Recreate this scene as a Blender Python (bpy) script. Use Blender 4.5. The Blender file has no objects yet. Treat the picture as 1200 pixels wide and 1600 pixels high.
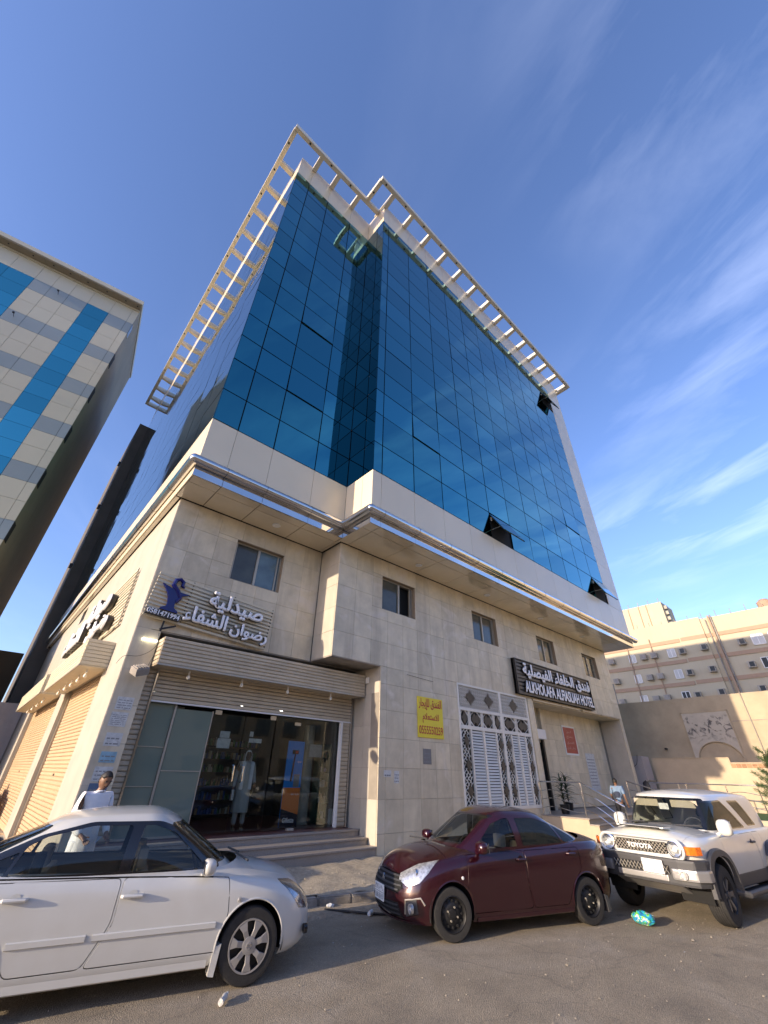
import bpy, bmesh, math, random
import numpy as np
from mathutils import Vector, Matrix, noise
R_ = math.radians
random.seed(7)
sc = bpy.context.scene
COL = sc.collection

# ------------------------------------------------------------------ camera, light, exposure
cd = bpy.data.cameras.new('camera'); cam = bpy.data.objects.new('camera', cd); COL.objects.link(cam)
CR = ((0.7408244, -0.67141807, 0.01941589), (0.37586967, 0.39042153, -0.84041241), (0.5566877, 0.62989587, 0.54159949))
mw = Matrix.Identity(4)
for i in range(3):
    mw[i][0] = CR[0][i]; mw[i][1] = -CR[1][i]; mw[i][2] = -CR[2][i]
mw.translation = Vector((0, 0, 1.95))
cam.matrix_world = mw
cd.sensor_fit = 'VERTICAL'; cd.sensor_height = 24; cd.lens = 24 * 637 / 1600
cd.clip_start = .05; cd.clip_end = 5000
sc.camera = cam
sc.render.resolution_x = 768; sc.render.resolution_y = 1024
sc.view_settings.view_transform = 'Standard'; sc.view_settings.look = 'None'
sc.view_settings.gamma = 1; sc.view_settings.use_curve_mapping = False
sc.view_settings.exposure = 1.76
SUN_EL, SUN_AZ = 12.5, 5.5          # degrees; azimuth measured from -X towards +Y
sdir = Vector((-math.cos(R_(SUN_AZ)) * math.cos(R_(SUN_EL)), math.sin(R_(SUN_AZ)) * math.cos(R_(SUN_EL)), math.sin(R_(SUN_EL))))
sl = bpy.data.lights.new('sun', 'SUN'); sun = bpy.data.objects.new('sun', sl); COL.objects.link(sun)
sun.rotation_mode = 'QUATERNION'; sun.rotation_quaternion = sdir.to_track_quat('Z', 'Y'); sun.location = (-20, 5, 30)
sl.energy = 2.0; sl.angle = R_(.5); sl.color = (1, .82, .60)
wd = bpy.data.worlds.new('World'); sc.world = wd; wd.use_nodes = True
def world():
    nt = wd.node_tree; n = nt.nodes; l = nt.links
    bg = n['Background']
    sky = n.new('ShaderNodeTexSky'); sky.sky_type = 'NISHITA'; sky.sun_disc = False
    sky.sun_elevation = R_(SUN_EL); sky.sun_rotation = math.atan2(sdir.x, sdir.y)
    sky.air_density = 1.0; sky.dust_density = 1.0; sky.ozone_density = 3.0
    tc = n.new('ShaderNodeTexCoord')
    # thin cirrus: streaks on a plane high above
    sep = n.new('ShaderNodeSeparateXYZ'); l.new(tc.outputs['Generated'], sep.inputs[0])
    mz = n.new('ShaderNodeMath'); mz.operation = 'MAXIMUM'; l.new(sep.outputs[2], mz.inputs[0]); mz.inputs[1].default_value = .06
    dv = n.new('ShaderNodeVectorMath'); dv.operation = 'DIVIDE'
    cb = n.new('ShaderNodeCombineXYZ'); l.new(sep.outputs[0], cb.inputs[0]); l.new(sep.outputs[1], cb.inputs[1]); cb.inputs[2].default_value = 0
    cz = n.new('ShaderNodeCombineXYZ')
    for i in range(3): l.new(mz.outputs[0], cz.inputs[i])
    l.new(cb.outputs[0], dv.inputs[0]); l.new(cz.outputs[0], dv.inputs[1])
    mr0 = n.new('ShaderNodeMapping'); mr0.inputs['Rotation'].default_value = (0, 0, R_(-72)); l.new(dv.outputs[0], mr0.inputs[0])
    mp = n.new('ShaderNodeMapping'); mp.inputs['Scale'].default_value = (.9, 2.3, 1)
    l.new(mr0.outputs[0], mp.inputs[0])
    nz = n.new('ShaderNodeTexNoise'); nz.inputs['Scale'].default_value = 1.5; nz.inputs['Detail'].default_value = 8; nz.inputs['Roughness'].default_value = .58; nz.inputs['Distortion'].default_value = .5
    l.new(mp.outputs[0], nz.inputs[0])
    n2 = n.new('ShaderNodeTexNoise'); n2.inputs['Scale'].default_value = .75; n2.inputs['Detail'].default_value = 2
    l.new(dv.outputs[0], n2.inputs[0])
    r1 = n.new('ShaderNodeMapRange'); r1.inputs[1].default_value = .46; r1.inputs[2].default_value = .82; l.new(nz.outputs[0], r1.inputs[0])
    r2 = n.new('ShaderNodeMapRange'); r2.inputs[1].default_value = .38; r2.inputs[2].default_value = .62; l.new(n2.outputs[0], r2.inputs[0])
    # more of it over the street side (towards +X)
    r3 = n.new('ShaderNodeMapRange'); r3.inputs[1].default_value = .0; r3.inputs[2].default_value = .5; r3.inputs[3].default_value = .12; l.new(sep.outputs[0], r3.inputs[0])
    m1 = n.new('ShaderNodeMath'); m1.operation = 'MULTIPLY'; l.new(r1.outputs[0], m1.inputs[0]); l.new(r2.outputs[0], m1.inputs[1])
    m2 = n.new('ShaderNodeMath'); m2.operation = 'MULTIPLY'; l.new(m1.outputs[0], m2.inputs[0]); l.new(r3.outputs[0], m2.inputs[1])
    m3 = n.new('ShaderNodeMath'); m3.operation = 'MULTIPLY'; l.new(m2.outputs[0], m3.inputs[0]); m3.inputs[1].default_value = .28
    hs = n.new('ShaderNodeMix'); hs.data_type = 'RGBA'; hs.blend_type = 'MULTIPLY'; hs.inputs[0].default_value = 1
    hs.inputs['B'].default_value = (.90, .83, 1.0, 1); l.new(sky.outputs[0], hs.inputs['A'])
    mx = n.new('ShaderNodeMix'); mx.data_type = 'RGBA'; l.new(m3.outputs[0], mx.inputs[0]); l.new(hs.outputs['Result'], mx.inputs['A'])
    mx.inputs['B'].default_value = (5.2, 5.6, 7.0, 1)
    l.new(mx.outputs['Result'], bg.inputs[0]); bg.inputs[1].default_value = .115
world()

# ------------------------------------------------------------------ helpers
def tag(o, label=None, cat=None, group=None, kind=None):
    if label: o['label'] = label
    if cat: o['category'] = cat
    if group: o['group'] = group
    if kind: o['kind'] = kind
    return o
def empty(name, label=None, cat=None, loc=(0, 0, 0), rz=0, group=None, kind=None):
    o = bpy.data.objects.new(name, None); COL.objects.link(o); o.location = loc; o.rotation_euler = (0, 0, rz)
    o.empty_display_size = .1
    return tag(o, label, cat, group, kind)
def link(name, me, parent=None, mats=None):
    o = bpy.data.objects.new(name, me); COL.objects.link(o)
    if mats is not None and not me.materials:
        for m in (mats if isinstance(mats, (list, tuple)) else [mats]): me.materials.append(m)
    if parent: o.parent = parent
    return o
def copy_tree(o, parent=None):
    c = o.copy(); COL.objects.link(c); c.parent = parent
    for ch in list(o.children): copy_tree(ch, c)
    return c
class MB:
    def __init__(s): s.v = []; s.f = []; s.mi = []; s.m = 0
    def add(s, vs, fs):
        b = len(s.v); s.v += [tuple(v) for v in vs]
        for f in fs: s.f.append([i + b for i in f]); s.mi.append(s.m)
        return s
    def box(s, x0, y0, z0, x1, y1, z1):
        if x0 > x1: x0, x1 = x1, x0
        if y0 > y1: y0, y1 = y1, y0
        if z0 > z1: z0, z1 = z1, z0
        return s.add([(x0, y0, z0), (x1, y0, z0), (x1, y1, z0), (x0, y1, z0), (x0, y0, z1), (x1, y0, z1), (x1, y1, z1), (x0, y1, z1)],
                     [(3, 2, 1, 0), (4, 5, 6, 7), (0, 1, 5, 4), (1, 2, 6, 5), (2, 3, 7, 6), (3, 0, 4, 7)])
    def obox(s, c, ax, ay, az):      # oriented box: centre and three half-axis vectors
        c, ax, ay, az = map(Vector, (c, ax, ay, az)); vs = []
        for k in (-1, 1):
            for i, j in ((-1, -1), (1, -1), (1, 1), (-1, 1)): vs.append(c + ax * i + ay * j + az * k)
        return s.add(vs, [(3, 2, 1, 0), (4, 5, 6, 7), (0, 1, 5, 4), (1, 2, 6, 5), (2, 3, 7, 6), (3, 0, 4, 7)])
    def quad(s, a, b, c, d): return s.add([a, b, c, d], [(0, 1, 2, 3)])
    def prism(s, poly, fn, d0, d1):  # 2-D polygon -> fn(u, v, d)
        n = len(poly); vs = [fn(u, v, d0) for u, v in poly] + [fn(u, v, d1) for u, v in poly]
        return s.add(vs, [tuple(range(n))[::-1], tuple(range(n, 2 * n))] + [(i, (i + 1) % n, n + (i + 1) % n, n + i) for i in range(n)])
    def tube(s, pts, r, n=8, cap=True):
        pts = [Vector(p) for p in pts]; rr = r if isinstance(r, (list, tuple)) else [r] * len(pts)
        rings = []; up = None
        for i, p in enumerate(pts):
            t = (pts[min(i + 1, len(pts) - 1)] - pts[max(i - 1, 0)]).normalized()
            if up is None:
                up = Vector((0, 0, 1)) if abs(t.z) < .9 else Vector((1, 0, 0))
            a = t.cross(up).normalized(); b = a.cross(t).normalized(); up = b
            rings.append([p + (a * math.cos(2 * math.pi * k / n) + b * math.sin(2 * math.pi * k / n)) * rr[i] for k in range(n)])
        vs = [v for r_ in rings for v in r_]; fs = []
        for i in range(len(pts) - 1):
            for k in range(n): fs.append((i * n + k, i * n + (k + 1) % n, (i + 1) * n + (k + 1) % n, (i + 1) * n + k))
        if cap: fs.append(tuple(range(n))[::-1]); fs.append(tuple(range(len(vs) - n, len(vs))))
        return s.add(vs, fs)
    def lathe(s, prof, o=(0, 0, 0), ax='z', n=24, cap=True):   # prof: (r, h)
        vs = []; fs = []
        for r, h in prof:
            for k in range(n):
                a = 2 * math.pi * k / n; c, d = r * math.cos(a), r * math.sin(a)
                p = (c, d, h) if ax == 'z' else ((c, h, -d) if ax == 'y' else (h, c, d))
                vs.append((p[0] + o[0], p[1] + o[1], p[2] + o[2]))
        for i in range(len(prof) - 1):
            for k in range(n): fs.append((i * n + k, i * n + (k + 1) % n, (i + 1) * n + (k + 1) % n, (i + 1) * n + k))
        if cap: fs.append(tuple(range(n))[::-1]); fs.append(tuple(range(len(vs) - n, len(vs))))
        return s.add(vs, fs)
    def mesh(s, name='m', smooth=False, fix=True):
        me = bpy.data.meshes.new(name); me.from_pydata(s.v, [], s.f)
        if any(s.mi):
            me.polygons.foreach_set('material_index', s.mi)
        if smooth: me.polygons.foreach_set('use_smooth', [True] * len(s.f))
        me.update()
        if fix:
            bm = bmesh.new(); bm.from_mesh(me); bmesh.ops.recalc_face_normals(bm, faces=bm.faces); bm.to_mesh(me); bm.free()
        if smooth:
            try: me.set_sharp_from_angle(angle=R_(38))
            except Exception: pass
        return me
    def build(s, name, mats, parent=None, smooth=False, bevel=0, loc=None):
        me = s.mesh(name, smooth)
        if bevel:
            bm = bmesh.new(); bm.from_mesh(me)
            ed = [e for e in bm.edges if len(e.link_faces) == 2 and e.calc_face_angle(0) > .5]
            bmesh.ops.bevel(bm, geom=ed, offset=bevel, segments=2, profile=.7, affect='EDGES', clamp_overlap=True)
            bm.to_mesh(me); bm.free()
        o = link(name, me, parent, mats)
        if loc is not None: o.location = loc
        return o
_cache = {}
def piece(name, mat, parent, x0, y0, z0, x1, y1, z1, bev=.004, key='', label=None):
    """a box shaped piece that shares its mesh with pieces of the same size"""
    d = (round(abs(x1 - x0), 3), round(abs(y1 - y0), 3), round(abs(z1 - z0), 3)); k = (d, mat.name, key)
    if k not in _cache:
        b = MB().box(-d[0] / 2, -d[1] / 2, -d[2] / 2, d[0] / 2, d[1] / 2, d[2] / 2); me = b.mesh(name)
        if bev and min(d) > bev * 2.5:
            bm = bmesh.new(); bm.from_mesh(me); bmesh.ops.bevel(bm, geom=bm.edges[:], offset=bev, segments=1, affect='EDGES'); bm.to_mesh(me); bm.free()
        me.materials.append(mat); _cache[k] = me
    o = bpy.data.objects.new(name, _cache[k]); COL.objects.link(o); o.parent = parent
    o.location = ((x0 + x1) / 2, (y0 + y1) / 2, (z0 + z1) / 2)
    if label: o['label'] = label
    return o

# ------------------------------------------------------------------ materials
def newmat(name):
    m = bpy.data.materials.new(name); m.use_nodes = True
    return m, m.node_tree, m.node_tree.nodes['Principled BSDF']
def pm(name, col, rough=.6, metal=0, var=.12, scale=2.5, bump=0, bscale=40, orand=0, coat=0, emit=None, stain=0, stain_col=(.12, .1, .08), streak=0, var2=None, spec=.5, alpha=1):
    m, nt, p = newmat(name); n = nt.nodes; l = nt.links
    p.inputs['Roughness'].default_value = rough; p.inputs['Metallic'].default_value = metal
    p.inputs['Coat Weight'].default_value = coat; p.inputs['Coat Roughness'].default_value = .03
    p.inputs['Specular IOR Level'].default_value = spec
    g = n.new('ShaderNodeNewGeometry'); pos = g.outputs['Position']
    nz = n.new('ShaderNodeTexNoise'); nz.inputs['Scale'].default_value = scale; nz.inputs['Detail'].default_value = 6; nz.inputs['Roughness'].default_value = .6
    l.new(pos, nz.inputs[0])
    mr = n.new('ShaderNodeMapRange'); mr.inputs[1].default_value = .3; mr.inputs[2].default_value = .7; mr.inputs[3].default_value = 1 - var; mr.inputs[4].default_value = 1 + var
    l.new(nz.outputs[0], mr.inputs[0]); fac = mr.outputs[0]
    if orand:
        oi = n.new('ShaderNodeObjectInfo'); m2 = n.new('ShaderNodeMapRange'); m2.inputs[3].default_value = 1 - orand; m2.inputs[4].default_value = 1 + orand
        l.new(oi.outputs['Random'], m2.inputs[0]); mm = n.new('ShaderNodeMath'); mm.operation = 'MULTIPLY'; l.new(fac, mm.inputs[0]); l.new(m2.outputs[0], mm.inputs[1]); fac = mm.outputs[0]
    vm = n.new('ShaderNodeVectorMath'); vm.operation = 'SCALE'; vm.inputs[0].default_value = col[:3]; l.new(fac, vm.inputs['Scale']); out = vm.outputs[0]
    if var2:      # second colour in veins / patches
        v2, sc2, th = var2
        nv = n.new('ShaderNodeTexNoise'); nv.inputs['Scale'].default_value = sc2; nv.inputs['Detail'].default_value = 8; nv.inputs['Distortion'].default_value = 1.2; l.new(pos, nv.inputs[0])
        r = n.new('ShaderNodeMapRange'); r.inputs[1].default_value = th; r.inputs[2].default_value = th + .12; l.new(nv.outputs[0], r.inputs[0])
        mx = n.new('ShaderNodeMix'); mx.data_type = 'RGBA'; l.new(r.outputs[0], mx.inputs[0]); l.new(out, mx.inputs['A']); mx.inputs['B'].default_value = (*v2, 1); out = mx.outputs['Result']
    if stain or streak:
        mp = n.new('ShaderNodeMapping'); mp.inputs['Scale'].default_value = (1, 1, .12) if streak else (1, 1, 1); l.new(pos, mp.inputs[0])
        ns = n.new('ShaderNodeTexNoise'); ns.inputs['Scale'].default_value = 2.6 if streak else 1.3; ns.inputs['Detail'].default_value = 7; ns.inputs['Roughness'].default_value = .65; l.new(mp.outputs[0], ns.inputs[0])
        r = n.new('ShaderNodeMapRange'); r.inputs[1].default_value = .48; r.inputs[2].default_value = .74; r.inputs[4].default_value = max(stain, streak); l.new(ns.outputs[0], r.inputs[0])
        mx = n.new('ShaderNodeMix'); mx.data_type = 'RGBA'; l.new(r.outputs[0], mx.inputs[0]); l.new(out, mx.inputs['A']); mx.inputs['B'].default_value = (*stain_col, 1); out = mx.outputs['Result']
    l.new(out, p.inputs['Base Color'])
    if bump:
        nb = n.new('ShaderNodeTexNoise'); nb.inputs['Scale'].default_value = bscale; nb.inputs['Detail'].default_value = 5; l.new(pos, nb.inputs[0])
        b = n.new('ShaderNodeBump'); b.inputs['Strength'].default_value = bump; b.inputs['Distance'].default_value = .02; l.new(nb.outputs[0], b.inputs['Height']); l.new(b.outputs[0], p.inputs['Normal'])
    if emit:
        p.inputs['Emission Color'].default_value = (*emit[0], 1); p.inputs['Emission Strength'].default_value = emit[1]
    return m
def glassmat(name, tint=(.75, .8, .8), opac=.25, refl=1.0, rough=.01, body=(.02, .025, .025)):
    """thin pane: see-through with fresnel reflection and a little body colour"""
    m, nt, p = newmat(name); n = nt.nodes; l = nt.links
    out = n['Material Output']; n.remove(p)
    tr = n.new('ShaderNodeBsdfTransparent'); tr.inputs[0].default_value = (*tint, 1)
    df = n.new('ShaderNodeBsdfDiffuse'); df.inputs[0].default_value = (*body, 1)
    gl = n.new('ShaderNodeBsdfGlossy'); gl.inputs['Roughness'].default_value = rough
    m1 = n.new('ShaderNodeMixShader'); m1.inputs[0].default_value = opac; l.new(tr.outputs[0], m1.inputs[1]); l.new(df.outputs[0], m1.inputs[2])
    fr = n.new('ShaderNodeFresnel'); fr.inputs[0].default_value = 1.55
    mu = n.new('ShaderNodeMath'); mu.operation = 'MULTIPLY_ADD'; mu.inputs[1].default_value = 1.5 * refl; mu.inputs[2].default_value = .02 * refl; mu.use_clamp = True; l.new(fr.outputs[0], mu.inputs[0])
    m2 = n.new('ShaderNodeMixShader'); l.new(mu.outputs[0], m2.inputs[0]); l.new(m1.outputs[0], m2.inputs[1]); l.new(gl.outputs[0], m2.inputs[2])
    l.new(m2.outputs[0], out.inputs[0]); return m
def mirrorglass(name, col, rough=.025, wav=.05, f90=None):
    m, nt, p = newmat(name); n = nt.nodes; l = nt.links
    p.inputs['Metallic'].default_value = 1; p.inputs['Roughness'].default_value = rough
    g = n.new('ShaderNodeNewGeometry'); oi = n.new('ShaderNodeObjectInfo')
    mr = n.new('ShaderNodeMapRange'); mr.inputs[3].default_value = .86; mr.inputs[4].default_value = 1.12; l.new(oi.outputs['Random'], mr.inputs[0])
    vm = n.new('ShaderNodeVectorMath'); vm.operation = 'SCALE'; vm.inputs[0].default_value = col; l.new(mr.outputs[0], vm.inputs['Scale']); l.new(vm.outputs[0], p.inputs['Base Color'])
    nb = n.new('ShaderNodeTexNoise'); nb.inputs['Scale'].default_value = .55; nb.inputs['Detail'].default_value = 1.5; l.new(g.outputs['Position'], nb.inputs[0])
    b = n.new('ShaderNodeBump'); b.inputs['Strength'].default_value = wav; b.inputs['Distance'].default_value = .12; l.new(nb.outputs[0], b.inputs['Height']); l.new(b.outputs[0], p.inputs['Normal'])
    return m

M = {}
M['stone'] = pm('marble cladding', (.60, .52, .375), .42, var=.13, scale=2.2, orand=.10, var2=((.66, .585, .47), 1.1, .56), streak=.5, stain_col=(.35, .285, .20), bump=.05, bscale=9)  # warmed and brightened so the shaded faces carry bounce light in their colour
M['stone_side'] = pm('marble side', (.44, .40, .33), .5, var=.1, scale=1.5, orand=.05, streak=.3, stain_col=(.34, .29, .22), bump=.05, bscale=6)  # duller copy of the marble, toned for the sunlit side faces
M['joint'] = pm('joint mortar', (.26, .23, .19), .9)
M['clad'] = pm('cream aluminium cladding', (.68, .585, .43), .32, var=.03, scale=.6, orand=.03, spec=.5, coat=.15)
M['beam'] = pm('roof beam cream', (.64, .59, .49), .5, var=.05)
M['dark'] = pm('dark backing', (.008, .009, .01), .8, var=0)
M['black'] = pm('black metal', (.012, .012, .013), .45, var=0)
M['bglass'] = mirrorglass('blue reflective glass', (.055, .27, .33), .03, .035)
M['sideglass'] = mirrorglass('side reflective glass', (.06, .17, .18), .03, .05)
M['steel'] = pm('polished steel', (.62, .61, .60), .12, metal=1, var=.04, scale=1.5, bump=.02, bscale=2)
M['mirror'] = pm('mirror steel', (.66, .64, .62), .06, metal=1, var=.03, scale=1, bump=.05, bscale=1.3)
M['soffit'] = pm('soffit panel', (.64, .55, .40), .12, var=.10, scale=.8, coat=.9, spec=.8)
M['alu'] = pm('aluminium frame', (.42, .38, .31), .4, metal=.4, var=.05)
M['winglass'] = pm('window glass', (.07, .075, .065), .1, var=.25, scale=1.5, coat=.25, spec=.35)
M['bluewin'] = pm('bluish frosted window glass', (.10, .15, .17), .12, var=.35, scale=1.6, coat=.5)
M['slat'] = pm('beige shutter slat', (.50, .42, .30), .45, var=.09, scale=3, orand=.05, streak=.22, stain_col=(.22, .17, .12))
M['slatw'] = pm('sand shutter slat', (.52, .37, .225), .5, var=.07, scale=1.6, orand=.03, streak=.15, stain_col=(.40, .27, .17))
M['slatbd'] = pm('beige sign slat', (.56, .50, .37), .5, var=.06, scale=3, orand=.03)
M['whitep'] = pm('white paint', (.74, .73, .70), .4, var=.03)
M['letter'] = pm('white letter face', (.80, .80, .82), .35, var=.02)
M['letside'] = pm('dark letter side', (.03, .026, .024), .4, var=0)
M['navy'] = pm('navy acrylic', (.006, .008, .11), .25, var=.05)
M['reveal'] = pm('reveal brown', (.27, .215, .155), .6)
M['cement'] = pm('cement', (.30, .27, .235), .85, var=.2, scale=3, bump=.3, bscale=30)
M['granite'] = pm('granite step', (.30, .26, .22), .45, var=.22, scale=60, stain=.3, bump=.05, bscale=60)
M['redtile'] = pm('red landing tile', (.16, .055, .045), .3, var=.2, scale=12)
M['asphalt'] = pm('dusty asphalt', (.30, .245, .17), .93, var=.16, scale=1.6, bump=.9, bscale=90, stain=.45, stain_col=(.14, .12, .095), var2=((.34, .285, .21), .5, .52))
def asphalt_detail():
    m = M['asphalt']; nt = m.node_tree; n = nt.nodes; l = nt.links; p = n['Principled BSDF']; src = p.inputs['Base Color'].links[0].from_socket
    g = n.new('ShaderNodeNewGeometry')
    wn = n.new('ShaderNodeTexNoise'); wn.inputs['Scale'].default_value = 2.2; wn.inputs['Detail'].default_value = 5; l.new(g.outputs['Position'], wn.inputs[0])
    ad = n.new('ShaderNodeVectorMath'); ad.operation = 'MULTIPLY_ADD'; l.new(wn.outputs['Color'], ad.inputs[0]); ad.inputs[1].default_value = (.7, .7, 0); l.new(g.outputs['Position'], ad.inputs[2])
    vo = n.new('ShaderNodeTexVoronoi'); vo.feature = 'DISTANCE_TO_EDGE'; vo.inputs['Scale'].default_value = .42; l.new(ad.outputs[0], vo.inputs[0])
    r1 = n.new('ShaderNodeMapRange'); r1.inputs[1].default_value = .0; r1.inputs[2].default_value = .009; r1.inputs[3].default_value = .30; r1.inputs[4].default_value = 0; l.new(vo.outputs[0], r1.inputs[0])
    mx = n.new('ShaderNodeMix'); mx.data_type = 'RGBA'; l.new(r1.outputs[0], mx.inputs[0]); l.new(src, mx.inputs['A']); mx.inputs['B'].default_value = (.09, .075, .06, 1)
    v2 = n.new('ShaderNodeTexVoronoi'); v2.inputs['Scale'].default_value = 1.1; l.new(ad.outputs[0], v2.inputs[0])
    r2 = n.new('ShaderNodeMapRange'); r2.inputs[1].default_value = .05; r2.inputs[2].default_value = .16; r2.inputs[3].default_value = .5; r2.inputs[4].default_value = 0; l.new(v2.outputs[0], r2.inputs[0])
    m2 = n.new('ShaderNodeMix'); m2.data_type = 'RGBA'; l.new(r2.outputs[0], m2.inputs[0]); l.new(mx.outputs['Result'], m2.inputs['A']); m2.inputs['B'].default_value = (.10, .085, .07, 1)
    # aggregate grain
    v3 = n.new('ShaderNodeTexVoronoi'); v3.inputs['Scale'].default_value = 90; l.new(g.outputs['Position'], v3.inputs[0])
    r3 = n.new('ShaderNodeMapRange'); r3.inputs[3].default_value = .72; r3.inputs[4].default_value = 1.25; l.new(v3.outputs['Color'], r3.inputs[0])
    vm = n.new('ShaderNodeVectorMath'); vm.operation = 'SCALE'; l.new(m2.outputs['Result'], vm.inputs[0]); l.new(r3.outputs[0], vm.inputs['Scale']); l.new(vm.outputs[0], p.inputs['Base Color'])
asphalt_detail()
M['kerb'] = pm('kerb concrete', (.27, .24, .20), .9, var=.3, scale=7, bump=.5, bscale=35, orand=.12)
M['rubble'] = pm('rough concrete apron', (.40, .335, .24), .95, var=.28, scale=12, bump=1, bscale=40, stain=.35)
M['pave'] = pm('pavement', (.27, .24, .21), .9, var=.18, scale=3, bump=.3, bscale=40, stain=.3)
M['yellow'] = pm('yellow board', (.78, .62, .03), .5, var=.06)
M['redtxt'] = pm('red print', (.45, .02, .02), .5, var=0)
M['redbd'] = pm('red board', (.36, .035, .03), .4, var=.06)
M['paper'] = pm('paper', (.58, .58, .56), .7, var=.14, scale=14, var2=((.42, .41, .39), 7, .56))
M['greytxt'] = pm('grey print', (.22, .22, .22), .7, var=0)
M['bulb'] = pm('bulb glass', (.85, .80, .68), .15, var=.02, coat=.5)
M['chrome'] = pm('chrome', (.75, .75, .75), .08, metal=1, var=0)
M['rubber'] = pm('tyre rubber', (.022, .021, .02), .8, var=.2, scale=20, bump=.2, bscale=80)
M['shopglass'] = glassmat('shop glass', (.90, .94, .92), .04, .42)
M['frost'] = glassmat('greenish glass', (.55, .66, .60), .60, .7, .04, (.27, .33, .27))
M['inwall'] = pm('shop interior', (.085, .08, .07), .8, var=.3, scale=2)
M['skin'] = pm('skin', (.20, .105, .06), .5, var=.06)
M['hair'] = pm('hair', (.012, .009, .007), .6, var=.2, scale=60)
M['whitecloth'] = pm('white cloth', (.72, .73, .76), .85, var=.05, scale=8, bump=.4, bscale=14)
M['greycloth'] = pm('pale grey robe', (.40, .41, .40), .85, var=.06, scale=6, bump=.5, bscale=12)
M['bluecloth'] = pm('light blue shirt', (.16, .235, .34), .85, var=.1, scale=8, bump=.3, bscale=20)
M['navycloth'] = pm('navy vest', (.03, .04, .07), .85, var=.1)
M['darkcloth'] = pm('dark trousers', (.02, .02, .025), .85, var=.1)
M['leaf'] = pm('dark strap leaf', (.02, .045, .018), .5, var=.3, scale=20)
M['conifer'] = pm('tree foliage', (.045, .085, .025), .7, var=.4, scale=5, orand=.1)
M['bark'] = pm('bark', (.10, .07, .045), .9, var=.3, scale=20, bump=.6)
M['turf'] = pm('green turf', (.045, .12, .03), .95, var=.25, scale=30, bump=.5, bscale=200)
M['beige'] = pm('beige render', (.50, .43, .30), .85, var=.04, scale=.3, streak=.12, stain_col=(.33, .26, .16), bump=.1, bscale=3)
M['band'] = pm('tan band render', (.40, .27, .18), .85, var=.05)
M['oldwall'] = pm('old plaster wall', (.44, .36, .25), .9, var=.12, scale=.8, stain=.35, stain_col=(.27, .22, .16), bump=.25, bscale=6)
M['oldwall2'] = pm('sand plaster wall', (.50, .40, .28), .9, var=.1, scale=.9, stain=.25, stain_col=(.33, .25, .17), bump=.2, bscale=6)
M['pinkwall'] = pm('pink plaster', (.42, .36, .33), .9, var=.08, scale=1, stain=.2)
M['brick'] = pm('orange brick', (.38, .20, .11), .9, var=.2, scale=8, orand=.25, bump=.3)
M['acbox'] = pm('air conditioner', (.36, .32, .26), .6, var=.1, orand=.1)
M['darkwin'] = pm('dark window glass', (.05, .055, .06), .08, var=.2, scale=.4, coat=.5)
M['litwin'] = pm('curtained window', (.50, .50, .48), .3, var=.15, scale=.5)
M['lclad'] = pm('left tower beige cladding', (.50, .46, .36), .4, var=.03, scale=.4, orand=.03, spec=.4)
M['lgrey'] = pm('left tower grey glass', (.25, .28, .28), .25, var=.04, scale=.4, orand=.04, coat=.4)
M['lblue'] = mirrorglass('left tower blue glass', (.09, .36, .40), .05, .04)
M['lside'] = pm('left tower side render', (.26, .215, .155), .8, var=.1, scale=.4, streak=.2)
M['rear'] = pm('shade-darkened rear wall', (.11, .095, .08), .85, var=.15, scale=.6)  # the narrow alley's shade is put into this dark base colour
M['browner'] = pm('brown shaded wall', (.14, .10, .065), .9, var=.12, scale=.4)  # beige wall with its shade put into the brown colour

# ------------------------------------------------------------------ ground, pavement, kerb
def structure(name, mb, mat, smooth=False, **k):
    o = mb.build(name, mat, None, smooth, **k); o['kind'] = 'structure'; return o
KA = R_(-15); KD = Vector((math.cos(KA), math.sin(KA), 0)); KP = Vector((5.81, 7.78, 0))      # kerb line
def kerb_pt(s, off=0, z=0): p = KP + KD * s + Vector((-KD.y, KD.x, 0)) * off; return Vector((p.x, p.y, z))
def ground():
    # one sheet: fine near the camera, coarse to the horizon
    xs = [-1500, -400, -120, -50, -25] + [-18 + i * .5 for i in range(0, 110)] + [40, 60, 120, 400, 1500]
    ys = [-1500, -400, -120, -40, -15, -8] + [-4 + i * .5 for i in range(0, 50)] + [25, 35, 50, 120, 400, 1500]
    vs = []; fs = []
    for y in ys:
        for x in xs:
            near = max(0, 1 - max(abs(x - 6) / 25, abs(y - 5) / 14))
            vs.append((x, y, -.004 + near * .018 * noise.noise(Vector((x * .6, y * .6, 0)))))
    nx = len(xs)
    for j in range(len(ys) - 1):
        for i in range(nx - 1): fs.append((j * nx + i, j * nx + i + 1, (j + 1) * nx + i + 1, (j + 1) * nx + i))
    structure('ground', MB().add(vs, fs), M['asphalt'], True)
ground()
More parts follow.
